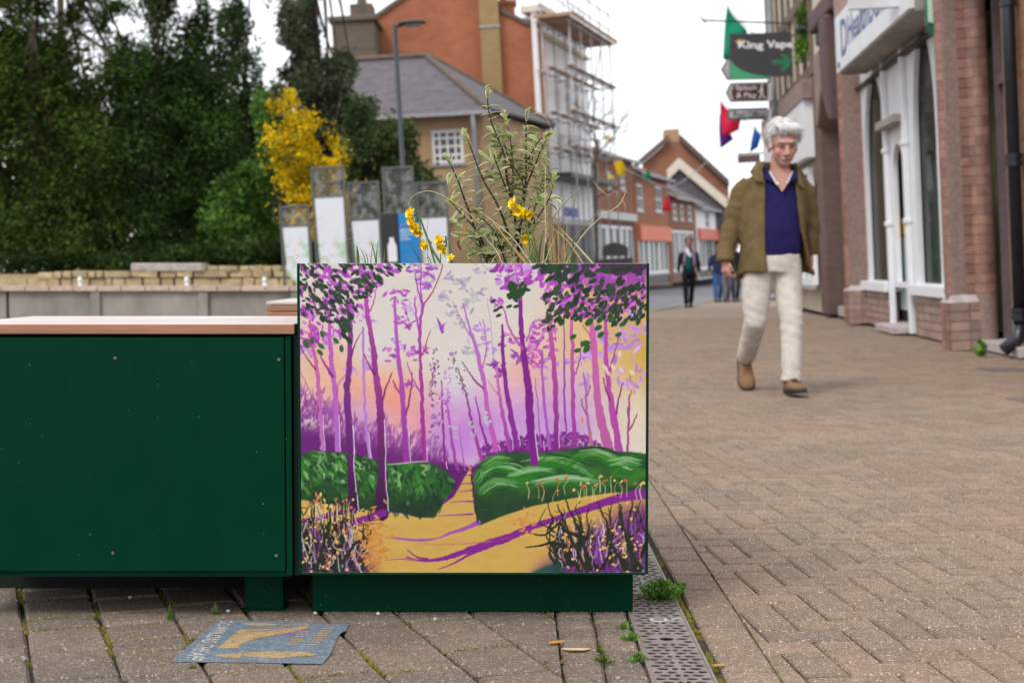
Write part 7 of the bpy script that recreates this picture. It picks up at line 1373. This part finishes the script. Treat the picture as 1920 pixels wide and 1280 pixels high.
def head(mb, c, Rm, s=1.):
    T = lambda x, y, z: Vector(c) + Rm @ (Vector((x, y, z))*s); e = lambda p, r_: mb.ell(T(*p), [q*s for q in r_], 14, 10, Rm)
    e((0, .012, .035), (.074, .092, .092)); e((0, -.022, -.035), (.062, .070, .078)); e((0, -.045, -.088), (.034, .036, .028)); e((0, -.03, .02), (.066, .066, .06)); e((-.036, -.062, -.032), (.024, .020, .024)); e((.036, -.062, -.032), (.024, .020, .024))
    mb.tube([T(0, -.090, .012), T(0, -.105, -.016), T(0, -.118, -.038), T(0, -.098, -.046)], [.009*s, .012*s, .016*s, .012*s], 8); e((-.013, -.098, -.043), (.009, .012, .008)); e((.013, -.098, -.043), (.009, .012, .008))
    mb.tube([T(-.046, -.080, .022), T(-.02, -.094, .025), T(.02, -.094, .025), T(.046, -.080, .022)], .0105*s, 8); mb.tube([T(-.024, -.086, -.071), T(0, -.094, -.067), T(.024, -.086, -.071)], .008*s, 8)
    for sx in (-1, 1): e((sx*.076, .012, -.012), (.010, .022, .034))
    return T
def face_paint(T, Rm, s, skin, hairless=True, lip=(.42, .16, .14), stub=None):
    Ri = Rm.inverted(); c = T(0, 0, 0); A = np.array(Ri); C = np.array(c)
    def fn(co):
        q = (co - C) @ A.T / s; out = np.tile(np.array(skin), (len(co), 1)).astype(float); near = (abs(q[:, 2]) < .16) & (abs(q[:, 0]) < .12) & (abs(q[:, 1]) < .16)
        def spot(x, y, z, rx, ry, rz, col, k): 
            g = np.exp(-(((q[:, 0]-x)/rx)**2 + ((q[:, 1]-y)/ry)**2 + ((q[:, 2]-z)/rz)**2))*k*near; out[:] = out*(1-g[:, None]) + np.array(col)*g[:, None]
        red = (skin[0]*1.08, skin[1]*.72, skin[2]*.72)
        for sx in (-1, 1): spot(sx*.042, -.075, -.03, .026, .04, .024, red, .3); spot(sx*.031, -.082, .004, .016, .03, .008, (skin[0]*.62, skin[1]*.5, skin[2]*.5), .7); spot(sx*.034, -.09, .026, .022, .03, .005, (.34, .22, .18) if stub else (.04, .03, .025), .8)
        spot(0, -.115, -.038, .016, .03, .016, red, .5); spot(0, -.09, -.066, .026, .03, .006, lip, .85); spot(0, -.09, -.057, .03, .03, .004, (skin[0]*.6, skin[1]*.5, skin[2]*.5), .6)
        if stub: spot(0, -.07, -.085, .05, .05, .028, stub, .55); spot(0, -.1, -.054, .026, .03, .007, stub, .5)
        return out
    return fn

M_EYEW, M_IRIS, M_LIP = pm('eye_white', (.55, .5, .48), .3, .05), pm('iris', (.02, .022, .025), .2), pm('lips', (.30, .12, .10), .5)
def face_parts(t, T, Rm, s, brow):
    for sx in (-1, 1):
        e = MB(); e.ell(T(sx*.031, -.0855, .003), (.0115*s, .006*s, .0048*s), 12, 8, Rm); eo = e.build('eye', M_EYEW, t, True); e = MB(); e.ell(T(sx*.031 + .002, -.0905, .003), (.0052*s, .0025*s, .0046*s), 10, 6, Rm); e.build('iris', M_IRIS, eo, True)
        e = MB(); e.tube([T(sx*.018, -.0935, .006), T(sx*.031, -.0965, .0105), T(sx*.045, -.086, .005)], [.0025*s, .0034*s, .002*s], 6); e.build('eyelid', pm('eyelid', (.36, .17, .13), .5) if 'eyelid' not in bpy.data.materials else bpy.data.materials['eyelid'], eo, True)
        e = MB(); e.tube([T(sx*.014, -.104, .024), T(sx*.030, -.1035, .030), T(sx*.052, -.086, .024)], [.004*s, .005*s, .0025*s], 6); e.build('eyebrow', pm('brow%d' % int(brow[0]*999), brow, .9) if 'brow%d' % int(brow[0]*999) not in bpy.data.materials else bpy.data.materials['brow%d' % int(brow[0]*999)], t, True)
    e = MB(); e.tube([T(-.025, -.0895, -.073), T(-.010, -.1005, -.067), T(.010, -.1005, -.067), T(.025, -.0895, -.073)], [.0015*s, .0026*s, .0026*s, .0015*s], 6); e.build('mouth', M_LIP, t, True)
# --- the walking man
gm_ = gnd(1462, 738); man = thing('person', 'white haired man in an open olive fleece jacket walking towards the camera', 'person', (gm_.x - .03, gm_.y + .12, 0))
Rh = Matrix.Rotation(R(3), 3, 'Z') @ Matrix.Rotation(R(-2), 3, 'Y') @ Matrix.Rotation(R(11), 3, 'X')
sk = MB(); hc = (.048, -.065, 1.632); HS = 1.17; T = head(sk, hc, Rh, HS)
sk.tube([(.03, .01, 1.38), (.036, -.005, 1.47), (.044, -.02, 1.57)], [.07, .064, .062], 14)
sk.tube([(.0, .01, .9), (.0, .01, 1.15), (.01, .01, 1.36), (.02, .005, 1.43)], [(.14, .10), (.15, .10), (.16, .09), (.08, .06)], 16)
AL = [(-.165, .015, 1.355), (-.285, .03, 1.12), (-.318, -.03, .895)]; AR = [(.175, .03, 1.355), (.275, .10, 1.14), (.27, .14, .93)]
for A_l in (AL, AR): sk.tube(A_l, [.038, .036, .026], 10)
hand(sk, AL[2], (-.02, -.14, -1), (.55, .35, 0), (.5, -.85, 0), 1.02, 1.15); hand(sk, AR[2], (.0, .1, -1), (-.6, -.3, 0), (-.4, -.9, 0), 1.0, 1.)
LF = [(.085, .0, .86), (.095, -.14, .47), (.082, -.245, .105)]; LB = [(-.105, .0, .86), (-.125, -.06, .47), (-.135, .30, .20)]
for L_l in (LF, LB): sk.tube(L_l, [.07, .05, .036], 10); sk.ell(L_l[2], .04, 8, 6)
body = remesh(sk, 'body', .0065, 3, M_SKIN, man); paint(body, face_paint(T, Rh, HS, (.47, .24, .185), stub=(.44, .31, .27)))
face_parts(man, T, Rh, HS, (.40, .36, .33))
# hair: thick white, swept across the forehead
hr = MB(); rr = random.Random(4); HT = lambda x, y, z: Vector(hc) + Rh @ (Vector((x, y, z))*HS)
for k in range(95):
    th = rr.uniform(0, 2*math.pi); ph = rr.uniform(0, 1.25); x, y, z = math.sin(ph)*math.cos(th), math.sin(ph)*math.sin(th), math.cos(ph); y_ = y*.100 + .015; 
    if y < -.55 and z < .62: continue
    hr.ell(HT(x*.082, y_, .042 + z*.088), rr.uniform(.012, .018), 8, 6)
for sx in (-1, 1):
    for k in range(26): hr.ell(HT(sx*.070, rr.uniform(-.015, .08), rr.uniform(-.015, .075)), (.014, .024, .026), 8, 6)
for k in range(10): hr.ell(HT(rr.uniform(-.06, .06), .10, rr.uniform(-.07, .06)), .024, 8, 6)
hair = remesh(hr, 'hair', .008, 1, fabric('white_hair', (.66, .64, .63), .8, 120, .6, .2), man, .006, 40)
# fine strands swept back and to the side
st_ = MB()
for k in range(1700):
    th = rr.uniform(0, 2*math.pi); ph = rr.uniform(.05, 1.75); x, y, z = math.sin(ph)*math.cos(th), math.sin(ph)*math.sin(th), math.cos(ph)
    if (y < -.5 and z < .5) or (y < -.28 and z < .25): continue
    p0 = Vector((x*.090, y*.101 + .015, .045 + z*.097)); nrm = Vector((x, y, z)); fl = Vector((.35*math.copysign(1, x) + .25, .55 if y > -.3 else -.15, -.75)); fl = (fl - nrm*fl.dot(nrm)); fl = fl.normalized(); L = rr.uniform(.03, .065)
    p1 = p0 + fl*L*.5 + nrm*rr.uniform(.002, .010); p2 = p0 + fl*L + nrm*rr.uniform(-.006, .012) + Vector((rr.gauss(0, .006), rr.gauss(0, .006), 0)); st_.tube([HT(*p0), HT(*p1), HT(*p2)], [.0024, .0022, .0007], 4)
for k in range(150):
    t = rr.random(); p0 = Vector((-.065 + t*.12, -.045, .125)); p1 = Vector((-.05 + t*.12 + rr.gauss(0, .006), -.092, .112 + rr.gauss(0, .006))); p2 = Vector((-.03 + t*.115 + rr.gauss(0, .01), -.095, .076 + rr.gauss(0, .010))); st_.tube([HT(*p0), HT(*p1), HT(*p2)], [.0028, .0026, .0008], 4)
props(st_.build('hair_strands', pm('white_strands', (.70, .68, .67), .55, .2, 60), man, True), kind='stuff')
# polo shirt
sh = MB(); rows = [(.86, .0, .0, .172, .125), (.95, .0, -.012, .178, .138), (1.06, .0, -.015, .178, .142), (1.2, .005, -.006, .175, .132), (1.32, .01, .0, .17, .118), (1.40, .015, .005, .15, .105), (1.445, .025, .005, .092, .085)]
sh.tube([(x, y, z) for z, x, y, a, b in rows], [(a, b) for z, x, y, a, b in rows], 28, up=(0, 1, 0))
shirt = remesh(sh, 'shirt', .011, 4, fabric('navy_polo', (.016, .013, .075), .35, 90), man, .004, 8)
for sx, xs in ((-1, (-.062, -.052, -.012)), (1, (.128, .112, .066))):
    co = MB(); co.add([(xs[0], -.055, 1.50), (xs[1], -.098, 1.455), (xs[2], -.130, 1.375), (xs[0] + sx*.035, -.105, 1.415), (xs[0] + sx*.03, -.045, 1.475)], [(0, 1, 2, 3, 4)])
    c_o = co.build('collar', bpy.data.materials.get('navy_collar') or fabric('navy_collar', (.020, .017, .085)), man, True); c_o.modifiers.new('t', 'SOLIDIFY').thickness = .007
co = MB(); co.add([(-.05, -.102, 1.452), (-.01, -.136, 1.372), (-.002, -.137, 1.38), (-.04, -.107, 1.46)], [(0, 1, 2, 3)]); co.add([(.108, -.102, 1.452), (.064, -.136, 1.372), (.055, -.137, 1.38), (.098, -.107, 1.46)], [(0, 1, 2, 3)]); o = co.build('collar_lining', fabric('pale_lining', (.55, .55, .62)), man); o.modifiers.new('t', 'SOLIDIFY').thickness = .003
vn = MB(); vn.add([(-.028, -.1325, 1.40), (.085, -.1325, 1.40), (.095, -.080, 1.475), (-.035, -.080, 1.475), (.03, -.146, 1.32)], [(0, 4, 1, 2, 3)]); o = vn.build('open_neck', pm('neck_skin', (.40, .20, .155), .5, .08), man); 
bu = MB(); bu.ell((-.002, -.151, 1.375), (.010, .004, .010), 10, 6); bu.build('button', pm('button_white', (.7, .7, .72), .4), man, True)
# trousers
tr_ = MB(); tr_.tube([(0, -.003, .93), (0, -.004, .88), (.0, 0, .80)], [(.172, .135), (.186, .145), (.196, .148)], 24, up=(0, 1, 0))
tr_.tube([(.088, -.005, .84), (.094, -.045, .68), (.100, -.13, .47), (.094, -.19, .28), (.085, -.235, .085)], [(.100, .118), (.092, .102), (.075, .082), (.066, .072), (.066, .078)], 20, up=(0, 1, 0))
tr_.tube([(-.098, .0, .84), (-.112, -.025, .66), (-.125, -.05, .47), (-.130, .10, .345), (-.136, .265, .215)], [(.100, .118), (.094, .104), (.077, .084), (.069, .076), (.062, .068)], 20, up=(0, 1, 0))
M_TRS = fabric('cream_chinos', (.50, .45, .41), .5, 22); trs = remesh(tr_, 'trousers', .011, 3, M_TRS, man, lambda p: noise.noise(Vector((p[0]*7, p[1]*7, p[2]*26 + p[0]*9)))*(.002 + .007*math.exp(-((p[2]-.46)/.09)**2) + .008*math.exp(-((p[2]-.14)/.07)**2) + .006*math.exp(-((p[2]-.80)/.06)**2)) + .004*noise.noise(Vector((p[0]*16, p[1]*16, p[2]*4))))
# shoes
M_SHO = fabric('tan_suede', (.20, .115, .06), .4, 60, .8); M_SOL = pm('shoe_sole', (.03, .028, .026), .8); 
for ank, yaw, pit, sx in (((.085, -.245, .012), .06, .10, 1), ((-.136, .325, .135), -.04, -.62, -1)):
    u, s2 = MB(), MB(); shoe(u, s2, ank, yaw, -pit, 1.12); o = u.build('shoe', M_SHO, man, True); s2.build('sole', M_SOL, o, True)
    lc = MB(); Rm_ = Matrix.Translation(Vector(ank)) @ Matrix.Rotation(yaw, 4, 'Z') @ Matrix.Rotation(-pit, 4, 'X')
    for k in range(4): y = -.055 - k*.022; z = .098 - k*.011; lc.tube([Rm_ @ Vector((-.022, y, z)), Rm_ @ Vector((0, y - .004, z + .006)), Rm_ @ Vector((.022, y, z))], .0035, 5)
    lc.build('laces', fabric('dark_laces', (.06, .035, .025)), o)
# fleece jacket: open front, left panel swinging out
jk = MB(); JR = [(1.47, .02, .02, .095, .085, 40, 50), (1.44, .015, .015, .150, .105, 34, 42), (1.40, .01, .012, .195, .130, 25, 37), (1.30, .005, .012, .212, .152, 23, 42), (1.18, .0, .01, .215, .165, 23, 50), (1.05, .0, .005, .220, .172, 22, 60), (.92, .005, .0, .230, .175, 21, 72), (.84, .012, .0, .245, .178, 20, 82), (.775, .02, .0, .262, .180, 20, 90)]
NA = 40
for thick, flip in ((0, 0),):
    vo, vi = [], []
    for z, cx, cy, a, b, fl, frr in JR:
        for i in range(NA + 1):
            ph = R(frr) + (2*math.pi - R(frr) - R(fl))*i/NA; wob = 1 + .018*math.sin(ph*5 + z*7); zz = z - (.02*math.sin(ph*2) if z < .8 else 0)
            vo.append((cx + a*wob*math.sin(ph), cy - b*wob*math.cos(ph), zz)); vi.append((cx + (a-.028)*wob*math.sin(ph), cy - (b-.028)*wob*math.cos(ph), zz))
    n = NA + 1; k = len(JR); o0 = len(vo); fs = []
    for i in range(k-1):
        for j in range(NA): fs += [(i*n+j, i*n+j+1, (i+1)*n+j+1, (i+1)*n+j), (o0+i*n+j, o0+(i+1)*n+j, o0+(i+1)*n+j+1, o0+i*n+j+1)]
        fs += [(i*n, (i+1)*n, o0+(i+1)*n, o0+i*n), (i*n+NA, o0+i*n+NA, o0+(i+1)*n+NA, (i+1)*n+NA)]
    for j in range(NA): fs += [(j, o0+j, o0+j+1, j+1), ((k-1)*n+j, (k-1)*n+j+1, o0+(k-1)*n+j+1, o0+(k-1)*n+j)]
    jk.add(vo + vi, fs)
jk.tube([(-.150, .015, 1.375), (-.205, .018, 1.325), (-.262, .03, 1.14), (-.300, .01, 1.0), (-.320, -.03, .875)], [(.068, .072), (.068, .075), (.062, .068), (.058, .062), (.056, .058)], 18); jk.tube([(.165, .02, 1.375), (.220, .04, 1.32), (.262, .095, 1.14), (.272, .12, 1.02), (.27, .14, .92)], [(.068, .072), (.066, .074), (.06, .066), (.056, .06), (.054, .056)], 18)
M_JK = fabric('olive_fleece', (.135, .094, .044), .6, 55, .95, .2); jacket = remesh(jk, 'jacket', .010, 4, M_JK, man, lambda p: (.010*noise.noise(Vector((p[0]*6, p[1]*6, p[2]*24 + p[1]*8))) if abs(p[0]-.01) > .225 else .007*noise.noise(Vector((p[0]*15, p[1]*15, p[2]*3.5)))))
cl = MB()
for sx, pts in ((-1, [(-.062, -.04, 1.525), (-.090, -.095, 1.47), (-.085, -.142, 1.375), (-.145, -.125, 1.395), (-.168, -.06, 1.455), (-.11, .03, 1.525)]), (1, [(.128, -.03, 1.52), (.145, -.085, 1.47), (.14, -.135, 1.37), (.185, -.125, 1.33), (.20, -.06, 1.425), (.15, .035, 1.515)])): cl.add(pts, [tuple(range(6))])
cl.add([(-.11, .03, 1.525), (-.05, .085, 1.53), (.06, .09, 1.53), (.15, .035, 1.515), (.17, .04, 1.45), (.06, .115, 1.46), (-.06, .11, 1.46), (-.14, .04, 1.455)], [(0, 1, 6, 7), (1, 2, 5, 6), (2, 3, 4, 5)])
o = cl.build('jacket_collar', M_JK, man, True); s_ = o.modifiers.new('t', 'SOLIDIFY'); s_.thickness = .016; s_.offset = 0; o.modifiers.new('b', 'BEVEL').width = .006
sl = MB(); sl.tube([(-.320, -.03, .905), (-.3225, -.035, .865)], [.0595, .0585], 18); sl.build('cuff', M_JK, man, True)

# --- people further off
def walker(label, px, py, h, skin, hairc, top, legs, extra=None, seed=0, stride=.22, face=1, arm=(.0, .0)):
    g = gnd(px, py); k = h/1.7; t = thing('person', label, 'person', (g.x, g.y, 0)); b = MB(); Rm = Matrix.Rotation(0 if face > 0 else math.pi, 3, 'Z'); hc = (0, -.02, 1.56*k); T = head(b, hc, Rm, k)
    b.tube([(0, 0, 1.3*k), (0, -.01, 1.5*k)], .05*k, 10); b.tube([(0, 0, .85*k), (0, 0, 1.1*k), (0, 0, 1.32*k)], [(.12*k, .09*k), (.12*k, .09*k), (.13*k, .07*k)], 12); arms = [[(sx*.17*k, .01, 1.3*k), (sx*.235*k, .03 + arm[i], 1.06*k), (sx*.25*k, -.04 + arm[i], .84*k)] for i, sx in enumerate((-1, 1))]
    for i, a in enumerate(arms): b.tube(a, [.04*k, .034*k, .024*k], 8); sx = (-1, 1)[i]; hand(b, a[2], (0, -.1, -1), (-sx*.6, .2, 0), (0, -1, 0), k)
    lg = [[(sx*.085*k, 0, .84*k), (sx*.085*k, -.04 + sx*stride*.3, .46*k), (sx*.08*k, sx*stride, .09*k)] for sx in (-1, 1)]
    for a in lg: b.tube(a, [.06*k, .045*k, .034*k], 8)
    o = remesh(b, 'body', .011*k, 2, M_SKIN, t); paint(o, face_paint(T, Rm, k, skin)); face_parts(t, T, Rm, k, hairc)
    hm = MB(); rr = random.Random(seed)
    for q in range(46):
        th, ph = rr.uniform(0, 6.28), rr.uniform(0, 1.5); x, y, z = math.sin(ph)*math.cos(th), math.sin(ph)*math.sin(th), math.cos(ph)
        if y < -.4 and z < .5: continue
        hm.ell(Vector(hc) + Rm @ (Vector((x*.084, y*.1 + .015, .04 + z*.09))*k), .026*k, 7, 5)
    remesh(hm, 'hair', .013*k, 2, fabric('hair%d' % seed, hairc), t)
    tp = MB(); tp.tube([(0, 0, .80*k), (0, -.005, .95*k), (0, 0, 1.15*k), (0, .0, 1.32*k), (0, 0, 1.40*k)], [(.165*k, .125*k), (.155*k, .125*k), (.17*k, .125*k), (.175*k, .105*k), (.075*k, .07*k)], 18, up=(0, 1, 0))
    for a in arms: tp.tube([Vector(a[0]) + Vector((0, 0, .02)), a[1], Vector(a[2]) + Vector((0, 0, .03))], [.062*k, .055*k, .046*k], 10)
    remesh(tp, 'jacket', .014*k, 3, fabric('coat%d' % seed, top), t, .01, 12)
    tl = MB(); tl.tube([(0, 0, .9*k), (0, 0, .78*k)], [(.15*k, .115*k), (.16*k, .12*k)], 16, up=(0, 1, 0))
    for a in lg: tl.tube([Vector(a[0]), a[1], a[2]], [.088*k, .066*k, .054*k], 12)
    remesh(tl, 'trousers', .014*k, 3, fabric('legs%d' % seed, legs), t, .008, 12)
    for a in lg: u, s2 = MB(), MB(); shoe(u, s2, (a[2][0], a[2][1], .0), 0, 0, k*.95); o = u.build('shoe', bpy.data.materials.get('black_shoe') or pm('black_shoe', (.015, .014, .015), .5), t, True); s2.build('sole', M_SOL, o, True)
    if extra: extra(t, k)
    return t
def vest(t, k):
    m = MB(); m.tube([(0, -.02, .86*k), (0, -.03, 1.0*k), (0, -.03, 1.2*k), (0, -.02, 1.32*k)], [(.115*k, .118*k), (.115*k, .12*k), (.115*k, .12*k), (.09*k, .095*k)], 18, up=(0, 1, 0)); m.build('tunic', fabric('teal_tunic', (.008, .075, .075)), t, True)
    for sx in (-1, 1): m = MB(); m.tube([(sx*.07*k, .04, 1.43*k), (sx*.10*k, -.11*k, 1.32*k), (sx*.125*k, -.135*k, 1.1*k), (sx*.125*k, -.135*k, .98*k)], [(.024*k, .01), (.03*k, .01), (.03*k, .01), (.03*k, .01)], 8, up=(0, 1, 0)); m.build('scarf_end', fabric('mauve_scarf', (.30, .16, .30)), t, True)
    m = MB(); m.add([(-.085*k, -.09*k, 1.43*k), (-.03*k, -.11*k, 1.43*k), (.055*k, -.16*k, 1.24*k), (.0, -.16*k, 1.22*k), (-.09*k, -.125*k, 1.32*k)], [(0, 1, 2, 3, 4)]); o = m.build('white_collar', fabric('white_blouse', (.6, .64, .72)), t); o.modifiers.new('t', 'SOLIDIFY').thickness = .01
walker('distant woman in a teal tunic and dark coat walking along the kerb', 1291, 576, 1.56, (.30, .15, .10), (.09, .05, .035), (.022, .017, .028), (.008, .008, .01), vest, 31, .2)
walker('distant person in blue jeans half hidden left of the man\'s hand', 1346, 566, 1.55, (.4, .22, .16), (.05, .035, .03), (.022, .03, .075), (.03, .10, .26), None, 32, .15, -1)
walker('distant person in grey trousers behind the man\'s hand', 1362, 566, 1.5, (.4, .22, .16), (.06, .04, .03), (.03, .028, .035), (.12, .115, .13), None, 33, .2, -1)
walker('distant person in black right of the grey trousered one', 1379, 565, 1.6, (.4, .22, .16), (.03, .025, .02), (.012, .012, .016), (.06, .058, .068), None, 34, .18, -1)
